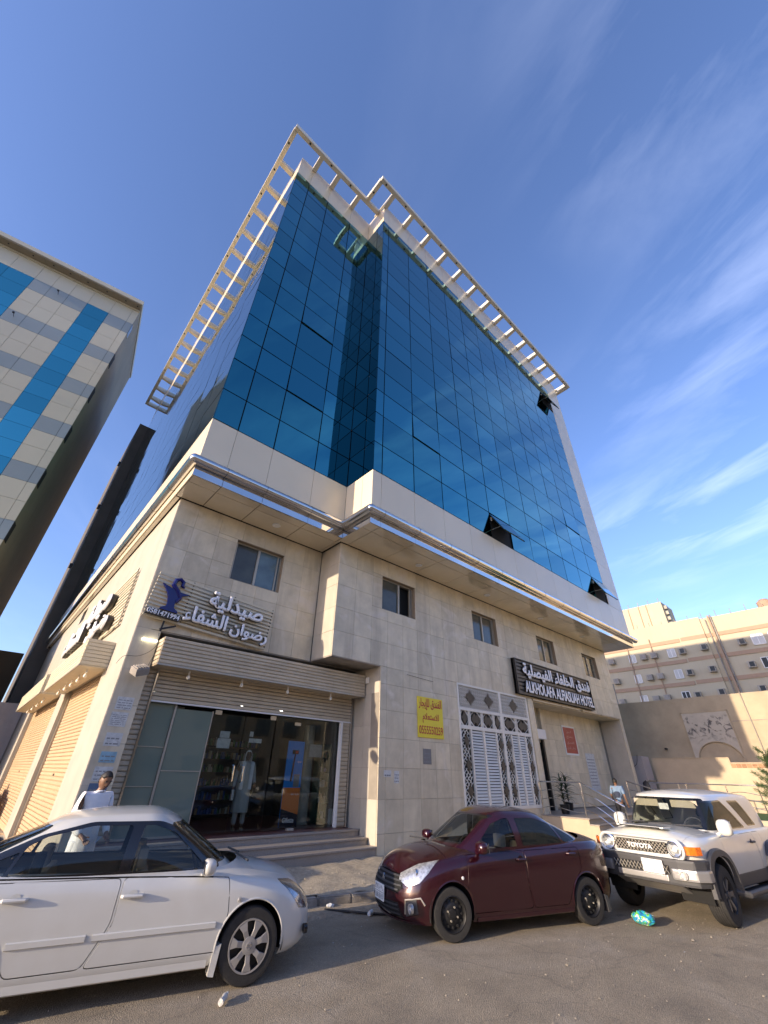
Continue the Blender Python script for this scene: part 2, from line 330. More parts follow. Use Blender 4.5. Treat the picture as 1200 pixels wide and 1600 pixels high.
def pavement():
    # rough apron rising from the kerb to the building foot
    vs = []; fs = []; NI, NJ = 260, 26
    for j in range(NJ):
        t = j / (NJ - 1)
        for i in range(NI):
            s = -24 + i * .17
            a = kerb_pt(s, .14); yb = 13.5
            y = a.y + (yb - a.y) * t
            rough = .5 + .5 * min(1, max(0, (s + 3) / 1.5)) * min(1, max(0, (6.5 - s) / 1.5))
            z = .125 + .045 * min(1, t * 2.2) + rough * (.045 * noise.noise(Vector((a.x * 2.2, y * 2.2, 3))) + .05 * abs(noise.noise(Vector((a.x * 5, y * 5, 1)))))
            vs.append((a.x, y, z))
    for j in range(NJ - 1):
        for i in range(NI - 1): fs.append((j * NI + i, j * NI + i + 1, (j + 1) * NI + i + 1, (j + 1) * NI + i))
    structure('pavement', MB().add(vs, fs), M['rubble'], True)
    k = empty('kerb'); k['kind'] = 'structure'
    for i in range(40):
        L = .62
        c = kerb_pt(-9 + i * (L + .008) + L / 2, .06, .005 + random.uniform(-.006, .006))
        me = None
        if 'kerbstone' not in _cache:
            mb = MB().box(-L / 2, -.08, -.13, L / 2, .08, .13); me = mb.mesh('kerb_stone')
            bm = bmesh.new(); bm.from_mesh(me); bmesh.ops.bevel(bm, geom=bm.edges[:], offset=.02, segments=2, affect='EDGES'); bm.to_mesh(me); bm.free(); me.materials.append(M['kerb']); _cache['kerbstone'] = me
        o = link('kerb_stone', _cache['kerbstone'], k); o.location = c; o.rotation_euler = (random.uniform(-.02, .02), 0, KA + random.uniform(-.012, .012))
pavement()
def loose():
    # pebbles and grit: nobody could count them
    mb = MB(); rnd = random.Random(3)
    for i in range(1500):
        if i < 800:
            x = rnd.uniform(-1, 16); y = rnd.uniform(1.5, 7.3)
            k = kerb_pt(0); off = (Vector((x, y, 0)) - KP).dot(Vector((-KD.y, KD.x, 0)))
            if off > -.1: continue
            z = .004
        else:
            s = rnd.uniform(-3, 9); off = rnd.uniform(-.7, -.02) if rnd.random() < .55 else rnd.uniform(.25, 2.0); p = kerb_pt(s, off); x, y = p.x, p.y
            z = .004 if off < 0 else .16
        r = rnd.uniform(.004, .013) * (1.8 if rnd.random() < .06 else 1)
        if i >= 800 : r *= 1.5
        v = [(x + r * rnd.uniform(.6, 1.3), y, z), (x, y + r * rnd.uniform(.6, 1.3), z), (x - r * rnd.uniform(.6, 1.3), y, z), (x, y - r * rnd.uniform(.6, 1.3), z), (x + rnd.uniform(-.3, .3) * r, y, z + r * .9)]
        mb.add(v, [(0, 1, 4), (1, 2, 4), (2, 3, 4), (3, 0, 4)])
    o = mb.build('gravel', pm('gravel stones', (.27, .235, .18), .9, var=.4, scale=30)); o['kind'] = 'stuff'; o['label'] = 'loose grit and small stones on the road and apron'
loose()

# ------------------------------------------------------------------ the hotel building
XL, XS, YF, YL, XI, XR, YB = 1.93, 2.09, 8.51, 9.97, 6.97, 27.7, 36.0
YW, YW2, ZS = 10.22, 11.33, 8.63          # stone wall planes (right, left) and soffit height
hotel = empty('hotel_building', 'tall hotel with blue mirror glass over a stone ground floor and a cream roof frame', 'building', (XS, YW, 0))
def P(name, mb, mat, parent=None, **k): 
    par = parent or hotel
    o = mb.build(name, mat, par, **k)
    o.matrix_parent_inverse = Matrix.Identity(4)
    return o
hotel.location = (0, 0, 0)
def sub_rects(x0, z0, x1, z1, holes):
    rs = [(x0, z0, x1, z1)]
    for hx0, hz0, hx1, hz1 in holes:
        nr = []
        for a, b, c, d in rs:
            if hx0 >= c or hx1 <= a or hz0 >= d or hz1 <= b: nr.append((a, b, c, d)); continue
            if b < hz0: nr.append((a, b, c, hz0))
            if hz1 < d: nr.append((a, hz1, c, d))
            lo, hi = max(b, hz0), min(d, hz1)
            if a < hx0: nr.append((a, lo, hx0, hi))
            if hx1 < c: nr.append((hx1, lo, c, hi))
        rs = nr
    return rs
def face_box(mb, face, pl, a, b, c, d, t0, t1):      # rect (a,b)-(c,d) on a facade, from depth t0 to t1 behind it
    if face == 'F': mb.box(a, pl + t0, b, c, pl + t1, d)
    else: mb.box(pl + t0, a, b, pl + t1, c, d)
def face_piece(name, mat, par, face, pl, a, b, c, d, t0, t1, g=.004, **k):
    if c - a < .05 or d - b < .05: return None
    if face == 'F': return piece(name, mat, par, a + g, pl + t0, b + g, c - g, pl + t1, d - g, **k)
    return piece(name, mat, par, pl + t0, a + g, b + g, pl + t1, c - g, d - g, **k)

# tower core behind the glass
mb = MB(); mb.box(XL + .06, YL + .06, 8.7, XR - .05, YB, 31.6); mb.box(XI + .06, YF + .06, 8.7, XR - .06, YL + .5, 31.59); P('tower_core', mb, M['dark'])
rows = [10.78, 12.1, 13.6, 14.9, 16.2, 17.8, 19.05, 20.4, 21.75, 23.05, 24.35, 25.65, 26.95, 28.3, 29.65]
colsR = [6.97, 7.38, 9.0, 10.65, 12.3, 13.9, 15.55, 17.3, 19.0, 20.65, 22.35, 24.05, 25.7]
colsL = [1.93, 2.72, 3.95, 5.55, 6.97]
colsI = [8.51, 9.05, 9.97]
colsS = [9.97 + i * 1.63 for i in range(17)]; colsS[-1] = YB
def pane(mat, face, pl, a, b, c, d, op=0):
    g = .02; w, h = c - a - 2 * g, d - b - 2 * g; key = ('pane', face, round(w, 3), round(h, 3), mat.name)
    if key not in _cache:
        m = MB()
        if face == 'F': m.box(-w / 2, 0, -h, w / 2, .02, 0)
        else: m.box(0, -w / 2, -h, .02, w / 2, 0)
        me = m.mesh('glass_pane'); me.materials.append(mat); _cache[key] = me
    o = bpy.data.objects.new('glass_pane' if op < 5 else 'open_window_pane', _cache[key]); COL.objects.link(o); o.parent = hotel
    o.location = ((a + c) / 2, pl, d - g) if face == 'F' else (pl, (a + c) / 2, d - g)
    t = R_(.17); e = [random.gauss(0, t), 0, random.gauss(0, t)] if face == 'F' else [0, random.gauss(0, t), random.gauss(0, t)]
    if op: e[0] -= R_(op)
    o.rotation_euler = e
    if op > 5:
        fr = MB(); fr.box(-w / 2, .02, -h, w / 2, .05, -h + .06); fr.box(-w / 2, .02, -.06, w / 2, .05, 0); fr.box(-w / 2, .02, -h, -w / 2 + .06, .05, 0); fr.box(w / 2 - .06, .02, -h, w / 2, .05, 0)
        f = fr.build('window_frame', M['black'], o); f['label'] = 'black sash frame of the open pane'
        # stay arm and dark opening with frame behind
        hm = MB(); hm.box(a + .03, YF - .005, b + .02, a + .09, YF + .04, d); hm.box(c - .09, YF - .005, b + .02, c - .03, YF + .04, d); hm.box(a + .03, YF - .005, b + .02, c - .03, YF + .04, b + .09)
        hm2 = MB(); y0 = pl; ang = R_(op)
        hm2.tube([(a + .08, y0, b + h * .35), (a + .08, y0 - math.sin(ang) * h * .8, d - math.cos(ang) * h * .8)], .012, 6)
        hm2.box(a + .06, y0 - .05, d - .42, a + .14, y0, d - .25)
        P('window_stay', hm2, M['alu'])
    return o
opens = {(2, 2): 2.0, (10, 3): 2.0, (5, 0): 30, (11, 0): 27, (11, 12): 24}
for i in range(len(colsR) - 1):
    for j in range(len(rows) - 1): pane(M['bglass'], 'F', YF, colsR[i], rows[j], colsR[i + 1], rows[j + 1], opens.get((i, j), 0))
for i in range(len(colsL) - 1):
    for j in range(len(rows) - 1): pane(M['bglass'], 'F', YL, colsL[i], rows[j], colsL[i + 1], rows[j + 1], {(2, 5): 2.2, (2, 2): 2.2}.get((i, j), 0))
for i in range(2):
    for j in range(len(rows) - 1): pane(M['sideglass'], 'S', XI, colsI[i], rows[j], colsI[i + 1], rows[j + 1])
side_far = MB()
for i in range(16):
    for j in range(len(rows) - 1):
        if i < 2: pane(M['sideglass'], 'S', XL, colsS[i], rows[j], colsS[i + 1], rows[j + 1])
        else:
            g = .011; t = random.gauss(0, .0016); t2 = random.gauss(0, .0016)
            a, b, c, d = colsS[i] + g, rows[j] + g, colsS[i + 1] - g, rows[j + 1] - g
            side_far.quad((XL + t, a, b), (XL + t2, a, d), (XL - t, c, d), (XL - t2, c, b))
o = P('glass_panes_far', side_far, M['sideglass']); o['kind'] = 'stuff'; o['label'] = 'far glass panes along the left side of the tower'
# cream cladding: band under the glass, parapet above, strip at the right end
C_ = M['clad']
def cladrow(face, pl, cols, zs):
    for i in range(len(cols) - 1):
        for j in range(len(zs) - 1): face_piece('cladding_panel', C_, hotel, face, pl, cols[i], zs[j], cols[i + 1], zs[j + 1], 0, .03, .005, bev=.003)
colsR2 = colsR + [27.0, XR]
cladrow('F', YF, colsR2, [9.0, 10.78]); cladrow('F', YL, colsL, [9.0, 10.78]); cladrow('S', XI, colsI, [9.0, 10.78]); cladrow('S', XL, colsS, [9.0, 10.78])
cladrow('F', YF, colsR2, [29.65, 31.15, 31.77]); cladrow('F', YL, colsL, [29.65, 31.15, 31.77]); cladrow('S', XI, colsI, [29.65, 31.77]); cladrow('S', XL, colsS, [29.65, 31.77])
for j in range(len(rows) - 1):
    for a, b in ((25.7, 27.0), (27.0, XR)): face_piece('cladding_panel', C_, hotel, 'F', YF, a, rows[j], b, rows[j + 1], 0, .03, .005, bev=.003)
mb = MB(); mb.box(XL + .035, YL + .035, 29.66, XR - .035, YB - .1, 31.74); mb.box(XI + .035, YF + .035, 29.66, XR - .035, YL + .2, 31.73); P('parapet_core', mb, C_)
mb = MB(); mb.box(XR - .03, YF + .002, 9.0, XR, YB, 31.76); P('side_cladding', mb, C_)

# roof frame: outrigger beams with downlights and brackets
bm_ = MB(); z0, z1, w = 31.50, 31.86, .23
OX, OY, OY2, OXI = 1.0, 9.07, 7.6, 6.0
def ring_beam(m, ax, a, b, c): 
    if ax == 'x': m.box(a, c - w / 2, z0, b, c + w / 2, z1)
    else: m.box(c - w / 2, a, z0, c + w / 2, b, z1)
for ax, a, b, c in (('y', OY + .078, YB + .1, OX), ('x', OX - .08, 6.95, OY), ('y', OY2 + .078, OY - .082, OXI), ('x', OXI - .08, 28.55, OY2), ('y', OY2 + .081, 9.6, 28.47), ('x', OX + .08, 2.9, YB + .02)):
    m = MB(); ring_beam(m, ax, a, b, c); P('roof_beam', m, M['beam'], bevel=.008)
def bracket(ax, t, a, b):         # tapered arm from the outer beam (a) back to the parapet (b)
    m = MB(); th = .12; sgn = 1 if b > a else -1
    poly = [(a, z0 + .03), (a, z1 - .03), (b + sgn * .9, z1 - .03), (b + sgn * .9, z0 + .225), (b, z0 + .225), (b - sgn * .02, z0 - .12)]
    fn = (lambda u, v, d: (t + d, u, v)) if ax == 'y' else (lambda u, v, d: (u, t + d, v))
    m.prism(poly, fn, -th, th); P('roof_bracket', m, M['beam'])
for i in range(16): bracket('x', 10.98 + i * 1.6, OX + .08, XL - .002)
for x in (2.75, 3.98, 5.5): bracket('y', x, OY + .08, YL - .002)
for i in range(14): bracket('y', 7.0 + .03 + i * 1.63, OY2 + .08, YF - .002)
dl = [(OX, 9.07 + .8 + i * 1.6) for i in range(17)] + [(x, OY) for x in (1.9, 3.35, 4.75)] + [(OXI, 8.4)] + [(6.3 + i * 1.63, OY2) for i in range(14)]
for x, y in dl:
    m = MB().lathe([(.055, 0), (.055, .012), (.035, .012)], (x, y, z0 - .013), n=12); P('downlight', m, M['black'])

# round steel pipe moulding and mirror fascia
pz, pr_ = 9.07, .145
for pts in ([(1.82, YB, pz), (1.82, 9.86, pz)], [(1.82, 9.86, pz), (6.87, 9.86, pz)], [(6.87, 9.86, pz), (6.87, 8.40, pz)], [(6.87, 8.40, pz), (28.0, 8.40, pz)]):
    a, b = Vector(pts[0]), Vector(pts[1]); m = MB(); m.tube([a, b], pr_, 20)
    m.v = m.v
    P('round_moulding', m, M['steel'] if not (a.x == b.x == 1.82) else M['clad'], smooth=True)
for p in ((1.82, 9.86, pz), (6.87, 9.86, pz), (6.87, 8.40, pz)):
    m = MB().lathe([(0.001, -pr_)] + [(pr_ * math.cos(R_(a)), pr_ * math.sin(R_(a))) for a in range(-80, 90, 10)] + [(0.001, pr_)], p, n=20); P('moulding_corner', m, M['steel'], smooth=True)
def collar(p, ax):
    m = MB(); d = Vector((1, 0, 0)) if ax == 'x' else Vector((0, 1, 0)); p = Vector(p); m.tube([p - d * .006, p + d * .006], pr_ + .004, 20); P('moulding_joint', m, M['black'], smooth=True)
for x in colsR[1:] + [27.0]: collar((x, 8.40, pz), 'x')
for x in colsL[1:-1]: collar((x, 9.86, pz), 'x')
for y in colsS[1:8]: collar((1.82, y, pz), 'y')
fz0, fz1 = ZS, 8.985
FR = [6.95, 7.38] + colsR[2:] + [27.77]; FL = [1.9, 2.72, 3.95, 5.55, 6.949]
for a, b in zip(FR, FR[1:]): face_piece('fascia_panel', M['mirror'], hotel, 'F', 8.5, a, fz0, b, fz1, 0, .03, .004, bev=.003)
for a, b in zip(FL, FL[1:]): face_piece('fascia_panel', M['mirror'], hotel, 'F', 9.95, a, fz0, b, fz1, 0, .03, .004, bev=.003)
face_piece('fascia_panel', M['mirror'], hotel, 'S', 6.95, 8.5, fz0, 9.947, fz1, 0, .03, .004, bev=.003)
for a, b in zip(colsS, colsS[1:]): face_piece('fascia_panel', M['clad'], hotel, 'S', 1.9, max(a, 9.985), fz0, b, fz1, 0, .03, .004, bev=.003)
face_piece('fascia_panel', M['mirror'], hotel, 'S', 27.74, 8.54, fz0, 10.6, fz1, 0, .03, .004)
m = MB(); m.box(1.94, 9.99, 8.68, 27.7, 36, 8.98); m.box(6.99, 8.54, 8.67, 27.7, 10.3, 8.97); P('soffit_core', m, M['dark'])
def soffit(x0, y0, x1, y1): piece('soffit_panel', M['soffit'], hotel, x0 + .010, y0 + .010, ZS + .002 + random.uniform(0, .003), x1 - .010, y1 - .010, ZS + .03, bev=.003)
for a, b in zip(FR, FR[1:]):
    soffit(a, 8.535, b, 8.95); soffit(a, 8.95, b, 10.19)
soffit(27.4, 10.2, 27.73, 11.5)
for a, b in zip(FL, FL[1:]):
    soffit(a if a > 2 else 1.935, 9.985, b if b < 6.9 else 6.94, 10.35); soffit(a if a > 2 else 1.935, 10.35, b if b < 6.9 else 6.95, 11.30)
soffit(6.95, 10.2, 7.06, 11.3)
for i in range(15): soffit(1.93, 11.33 + i * 1.6, 2.06, 12.93 + i * 1.6)
for (x, y) in ((4.9, 10.75), (10.3, 9.6), (14.6, 9.6), (19, 9.6), (23.4, 9.6)):
    m = MB().lathe([(.13, 0), (.13, -.02), (.10, -.03), (.09, -.01)], (x, y, ZS), n=20); P('soffit_light', m, M['whitep'], smooth=True)

# stone walls with openings
WIN = [(9.04, 6.77, 10.70, 8.0), (14.2, 6.77, 15.95, 8.0), (19.4, 6.79, 21.1, 8.0), (24.25, 6.79, 25.95, 8.0)]
WINL = [(4.01, 6.70, 5.65, 8.0)]
DOORW = (17.97, 0, 27.22, 4.86)
SCR = (12.8, 1.0, 17.5, 4.89)
xsR = [7.1, 7.86, 8.6, 9.32] + [9.32 + .725 * i for i in range(1, 26)] + [27.6]
zsR = [.1, .62, 1.37, 2.12, 2.87, 3.62, 4.365, 4.88, 5.63, 6.38, 7.13, 7.88, ZS - .01]
count = 0; rest = MB()
def tiles(face, pl, xs, zs, holes, mat, lim=(0, 1e9)):
    global count
    for i in range(len(xs) - 1):
        for j in range(len(zs) - 1):
            for a, b, c, d in sub_rects(xs[i], zs[j], xs[i + 1], zs[j + 1], holes):
                if c - a < .04 or d - b < .04: continue
                t = random.uniform(-.002, .002)
                if count < 296: 
                    face_piece('stone_tile', mat, hotel, face, pl, a, b, c, d, t, .03, .0025, bev=.0025); count += 1
                else: face_box(rest, face, pl, a + .0025, b + .0025, c - .0025, d - .0025, t, .03)
holesR = WIN + [DOORW, SCR, (7.0, 0, 9.04, 4.885)]
tiles('F', YW2, [2.1, 2.67, 3.4, 4.15, 4.9, 5.65, 6.4, 7.08], [4.87, 5.6, 6.33, 7.1, 7.86, ZS - .01], WINL, M['stone'])
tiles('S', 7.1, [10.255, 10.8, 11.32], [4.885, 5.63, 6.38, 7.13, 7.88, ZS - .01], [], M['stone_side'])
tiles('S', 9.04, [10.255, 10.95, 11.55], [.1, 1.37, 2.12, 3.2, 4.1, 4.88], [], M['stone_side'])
tiles('F', YW, xsR, zsR, holesR, M['stone'])
tiles('F', YW2, [2.1, 2.67], [.1, .9, 1.65, 2.4, 3.15, 3.9, 4.86], [], M['stone'])
if rest.v: o = P('stone_tiles_far', rest, M['stone']); o['kind'] = 'stuff'
wall = MB()
for a, b, c, d in sub_rects(7.13, 0, 27.57, 8.62, holesR): face_box(wall, 'F', YW, a, b, c, d, .031, .40)
for a, b, c, d in sub_rects(2.12, 4.88, 7.3, 8.62, WINL): face_box(wall, 'F', YW2, a, b, c, d, .031, .40)
wall.box(2.12, 11.362, 0, 2.66, 11.7, 4.87); wall.box(9.072, 10.7, 0, 9.4, 16, 4.87)
P('wall', wall, M['joint'])
m = MB(); m.box(7.115, 10.235, 4.86, 9.05, 12.5, 4.885); m.box(2.12, 11.35, 4.845, 9.03, 12.5, 4.868); P('overhang_underside', m, M['cement'])
# long left side wall with two shuttered shop openings
SH = [(13.45, 0, 18.95, 4.2), (20.35, 0, 29.8, 4.3)]
m = MB()
for a, b, c, d in sub_rects(11.335, 0, 36.2, 8.62, SH + [(23.4, 7.75, 24.6, 8.4)]): face_box(m, 'S', XS, a, b, c, d, 0, .35)
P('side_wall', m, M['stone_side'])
m = MB(); m.box(2.4, 13, 0, 2.6, 31, 8.6); P('side_wall_back', m, M['dark'])
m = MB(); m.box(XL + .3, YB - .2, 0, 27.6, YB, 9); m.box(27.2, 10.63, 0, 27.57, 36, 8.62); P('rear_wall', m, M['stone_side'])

def window(x0, z0, x1, z1, y, glass, split=.5, open_side=None):
    fr = MB(); t = .05; yy = y + .15
    fr.box(x0, yy, z0, x0 + t, yy + .07, z1); fr.box(x1 - t, yy, z0, x1, yy + .07, z1); fr.box(x0 + t, yy, z0, x1 - t, yy + .07, z0 + t); fr.box(x0 + t, yy, z1 - t, x1 - t, yy + .07, z1)
    w = P('window', fr, M['alu'], bevel=.004)
    ms = x0 + (x1 - x0) * split
    for bx3 in ((ms - .035, yy - .02, ms + .035), (x0 + t, yy + .01, x0 + t + .04), (x1 - t - .1, yy - .01, x1 - t - .06)): MB().box(bx3[0], bx3[1], z0 + t, bx3[2], yy + .05, z1 - t).build('sash', M['alu'], w, bevel=.003)
    for k, (a, b) in enumerate(((x0 + t, ms - .035), (ms + .035, x1 - t))):
        g = MB().box(a, yy + .03, z0 + t, b, yy + .036, z1 - t)
        mt = glass[k]
        if mt: g.build('pane', mt, w)
    lin = MB(); e = .012
    lin.box(x0, y + .004, z0 + .0, x0 + e, yy, z1); lin.box(x1 - e, y + .004, z0, x1, yy, z1); lin.box(x0 + e, y + .004, z1 - e, x1 - e, yy, z1); lin.box(x0 + e, y + .004, z0, x1 - e, yy, z0 + e)
    lin.build('reveal', M['reveal'], w)
    bk = MB().box(x0, y + .38, z0, x1, y + .41, z1); bk.build('room_behind', M['dark'], w)
for k, wr in enumerate(WIN): window(*wr, YW, [M['winglass'], None] if k == 0 else [M['winglass'], M['winglass']], .56 if k == 0 else .48)
window(*WINL[0], YW2, [M['winglass'], M['bluewin']], .5)

# hotel doorway recess
RB = 11.3
m = MB(); m.box(DOORW[0], RB, .1, 27.3, RB + .2, 4.95)
P('recess_wall', m, M['joint'])
for i in range(12):
    for j in range(6):
        a, b = 20.25 + i * .6, .85 + j * .67
        if a + .6 > 27.3: continue
        face_piece('recess_tile', M['stone'], hotel, 'F', RB - .03, a, b, min(a + .6, 27.2), min(b + .67, 4.84), 0, .028, .003, bev=.002)
m = MB(); m.box(27.18, 10.26, .1, 27.22, RB, 4.85); P('recess_side', m, M['stone_side'])
m = MB(); m.box(17.98, 10.25, 4.80, 27.2, RB, 4.86); P('recess_ceiling', m, M['stone'])
m = MB(); m.box(17.93, YW - .05, .8, 17.98, RB, 4.8); m.box(17.6, YW - .03, .8, 17.97, YW + .01, 4.88); P('door_jamb', m, M['stone'])
# entrance: tall pale lobby seen through an open doorway
m = MB(); m.box(17.99, RB - .1, 3.35, 20.05, RB - .05, 4.8); m.box(17.99, RB - .05, .8, 18.3, RB - .04, 3.35); P('lobby_panel', m, pm('lobby stone panel', (.42, .36, .24), .5, var=.1))
m = MB(); m.box(20.05, RB - .22, .8, 20.25, RB, 4.8); P('door_post', m, M['stone'])
m = MB(); m.box(19.95, RB - .2, .8, 20.05, RB - .05, 3.8); m.box(19.2, RB - .2, 3.78, 19.95, RB - .1, 3.84); P('door_frame', m, M['black'])
m = MB(); m.box(18.3, RB - .045, .8, 19.9, RB - .04, 3.35); P('lobby_back', m, pm('lobby door leaf', (.36, .31, .20), .35, var=.12))
for x in (18.55, 19.0, 19.1): 
    m = MB().box(x, RB - .065, .85, x + .04, RB - .046, 3.3); P('door_bar', m, M['band'])
m = MB(); m.box(18.05, RB - .45, 3.45, 19.9, RB - .15, 3.85); P('air_curtain', m, M['whitep'], bevel=.03)
# thin light strip under the sign edge
for a, b in ((18.0, 20.5), (20.55, 22.4), (22.7, 24.8), (24.85, 27.2)):
    m = MB().box(a, YW - .07, 4.84, b, YW - .01, 4.90); P('lintel_strip', m, M['alu'])

# hotel landing and steps down to the pavement
m = MB(); m.box(16.5, 9.3, 0, 17.0, 9.4, .1)
land = empty('entrance_steps', 'pale stone landing and steps with steel rails leading to the hotel doorway', 'steps')
PX0, PX1 = 17.35, 23.2
m = MB(); m.box(PX0, 8.4, .02, PX1, YW - .005, .76); m.build('landing_base', M['oldwall2'], land)
piece('landing_slab', M['granite'], land, PX0 - .03, 8.35, .762, 27.2, YW - .004, .80)
m = MB(); m.box(17.98, YW + .001, .3, 27.18, RB, .799); m.build('threshold', M['granite'], land)
for k in range(4):
    z = .64 - .155 * k; y = 8.4 - .32 * (k + 1)
    m = MB(); m.box(PX0, y, .02, PX1, y + .319, z - .04); m.build('riser', M['oldwall2'], land)
    piece('tread', M['granite'], land, PX0 - .02, y - .03, z - .04 + .002, PX1 + .02, y + .318, z)
m = MB(); m.box(23.21, 7.5, 0, 34, YW - .005, .62); m.build('terrace_base', M['oldwall2'], land)

def wavy_rail(name, label, p0, p1, posts, z_top, drop=0, waves=(.3, .55, .8), group=None, amp=.06):
    p0, p1 = Vector(p0), Vector(p1); t = empty(name, label, 'railing', group=group)
    L = (p1 - p0).length; d = (p1 - p0) / L
    MB().tube([p0, p1], .024, 10).build('handrail', M['chrome'], t, smooth=True)
    for s in posts:
        p = p0 + d * (L * s); MB().tube([p, p - Vector((0, 0, z_top))], .022, 10).build('post', M['chrome'], t, smooth=True)
    for h in waves:
        pts = []
        for i in range(33):
            s = i / 32; p = p0 + d * (L * s); pts.append(p + Vector((0, 0, -z_top * h + amp * math.sin(s * L * 3.4))))
        MB().tube(pts, .012, 6).build('wavy_bar', M['chrome'], t, smooth=True)
    return t
wavy_rail('handrail', 'level steel railing with wavy bars at the left edge of the hotel landing', (17.42, 10.15, 1.85), (17.42, 8.5, 1.85), (0, 1), 1.05)
wavy_rail('handrail', 'sloping steel railing with wavy bars down the left of the hotel steps', (17.42, 8.5, 1.85), (17.42, 7.1, 1.2), (1,), 1.02)
wavy_rail('handrail', 'sloping steel railing rising behind the white off-roader roof', (22.9, 9.0, 1.92), (22.9, 7.2, 1.45), (0, 1), 1.1)
wavy_rail('handrail', 'long level steel railing with wavy bars in front of the sand wall', (28, 10.1, 1.86), (28, 3.6, 1.86), (0, .25, .3, .56, .75, 1), 1.1)

# ------------------------------------------------------------------ lettering
_AF = {'ء': (0xfe80,), 'آ': (0xfe81, 2), 'أ': (0xfe83, 2), 'إ': (0xfe87, 2), 'ا': (0xfe8d, 2), 'ب': (0xfe8f, 4), 'ة': (0xfe93, 2), 'ت': (0xfe95, 4), 'ث': (0xfe99, 4), 'ج': (0xfe9d, 4), 'ح': (0xfea1, 4), 'خ': (0xfea5, 4),
       'د': (0xfea9, 2), 'ذ': (0xfeab, 2), 'ر': (0xfead, 2), 'ز': (0xfeaf, 2), 'س': (0xfeb1, 4), 'ش': (0xfeb5, 4), 'ص': (0xfeb9, 4), 'ض': (0xfebd, 4), 'ع': (0xfec9, 4), 'غ': (0xfecd, 4), 'ف': (0xfed1, 4), 'ق': (0xfed5, 4),
       'ك': (0xfed9, 4), 'ل': (0xfedd, 4), 'م': (0xfee1, 4), 'ن': (0xfee5, 4), 'ه': (0xfee9, 4), 'و': (0xfeed, 2), 'ى': (0xfeef, 2), 'ي': (0xfef1, 4)}
def arab(t):
    t = t.replace('لا', '\u0001'); out = []; prev = False
    for i, c in enumerate(t):
        if c == '\u0001': out.append('\ufefc' if prev else '\ufefb'); prev = False; continue
        if c not in _AF: out.append(c); prev = False; continue
        f = _AF[c]; nx = i + 1 < len(t) and t[i + 1] != 'ء' and (t[i + 1] in _AF or t[i + 1] == '\u0001')
        if len(f) == 1: out.append(chr(f[0])); prev = False
        elif f[1] == 2: out.append(chr(f[0] + (1 if prev else 0))); prev = False
        else: out.append(chr(f[0] + (3 if prev and nx else 1 if prev else 2 if nx else 0))); prev = nx
    return ''.join(reversed(out))
def text(name, body, w, h, parent, loc, face, side=None, depth=.05, bold=.02, basis='F', arabic=False, rot=0):
    """raised letters scaled to w x h, lower left corner at loc; basis F = facing -Y, S = facing -X"""
    c = bpy.data.curves.new('t', 'FONT'); c.body = arab(body) if arabic else body; c.resolution_u = 3; c.extrude = .05; c.bevel_depth = bold; c.bevel_resolution = 0
    o = bpy.data.objects.new('t', c); COL.objects.link(o); dg = bpy.context.evaluated_depsgraph_get(); dg.update()
    me = bpy.data.meshes.new_from_object(o.evaluated_get(dg)); bpy.data.objects.remove(o); bpy.data.curves.remove(c)
    n = len(me.vertices); co = np.empty(n * 3); me.vertices.foreach_get('co', co); co = co.reshape(-1, 3)
    lo, hi = co.min(0), co.max(0); q = (co - lo) / (hi - lo)
    nz = np.array([p.normal.z for p in me.polygons]) if side else None
    X, Y, Z = q[:, 0] * w, q[:, 1] * h, q[:, 2] * depth
    if isinstance(basis, Matrix):
        r = (np.array(basis.to_3x3()) @ np.stack([X, Y, Z])).T
    elif basis == 'F': r = np.stack([X, -Z, Y], 1)
    elif basis == 'S': r = np.stack([-Z, -X, Y], 1)
    elif basis == 'C': r = np.stack([X, Y, Z], 1)
    me.vertices.foreach_set('co', r.reshape(-1)); me.materials.clear(); me.materials.append(face)
    if side:
        me.materials.append(side); me.polygons.foreach_set('material_index', [0 if z > .6 else 1 for z in nz])
    me.update(); me.name = name
    o = link(name, me, parent); o.location = loc
    return o

# ------------------------------------------------------------------ shop front
SY = 11.5
def slats(par, face, pl, a, b, z0, z1, step, mat, th=.02, lean=.012):
    n = int(round((z1 - z0) / step)); step = (z1 - z0) / n
    key = ('sl', face, round(b - a, 3), round(step, 4), mat.name, th)
    if key not in _cache:
        mb = MB(); w = b - a; g = .006; prof = [(0, g), (-lean, step * .25), (-lean, step * .8), (0, step - g), (th, step - g), (th, g)]
        fn = (lambda u, v, d: (d, u, v)) if face == 'F' else (lambda u, v, d: (u, d, v))
        mb.prism(prof, fn, 0, w); me = mb.mesh('slat'); me.materials.append(mat); _cache[key] = me
    for i in range(n):
        o = bpy.data.objects.new('slat', _cache[key]); COL.objects.link(o); o.parent = par
        o.location = (a, pl, z0 + i * step) if face == 'F' else (pl, a, z0 + i * step)
# roller shutter over the shop opening, with slatted side strips
sh = MB(); sh.box(2.95, SY - .02, 3.30, 8.93, SY + .02, 3.335)
rs = P('roller_shutter', sh, M['whitep']); slats(rs, 'F', SY, 2.95, 8.93, 3.335, 4.15, .09, M['slat'])
for x in (2.90, 8.92):
    g = MB(); g.box(x, SY - .06, .68, x + .03, SY + .05, 4.2); g.box(x + .0301, SY + .02, .68, x + .06, SY + .05, 4.2); P('shutter_guide', g, M['steel'])
s1 = MB(); s1.box(2.66, SY + .03, .68, 2.9, SY + .06, 4.3); st = P('side_strip', s1, M['slat']); slats(st, 'F', SY, 2.67, 2.895, .7, 4.3, .10, M['slat'])
s1 = MB(); s1.box(8.58, SY + .03, .68, 8.92, SY + .06, 3.3); st = P('side_strip', s1, M['slat']); slats(st, 'F', SY, 8.64, 8.91, .7, 3.3, .105, M['slat'])
P('door_post', MB().box(8.57, SY - .03, .69, 8.635, SY + .08, 3.32), M['whitep'])
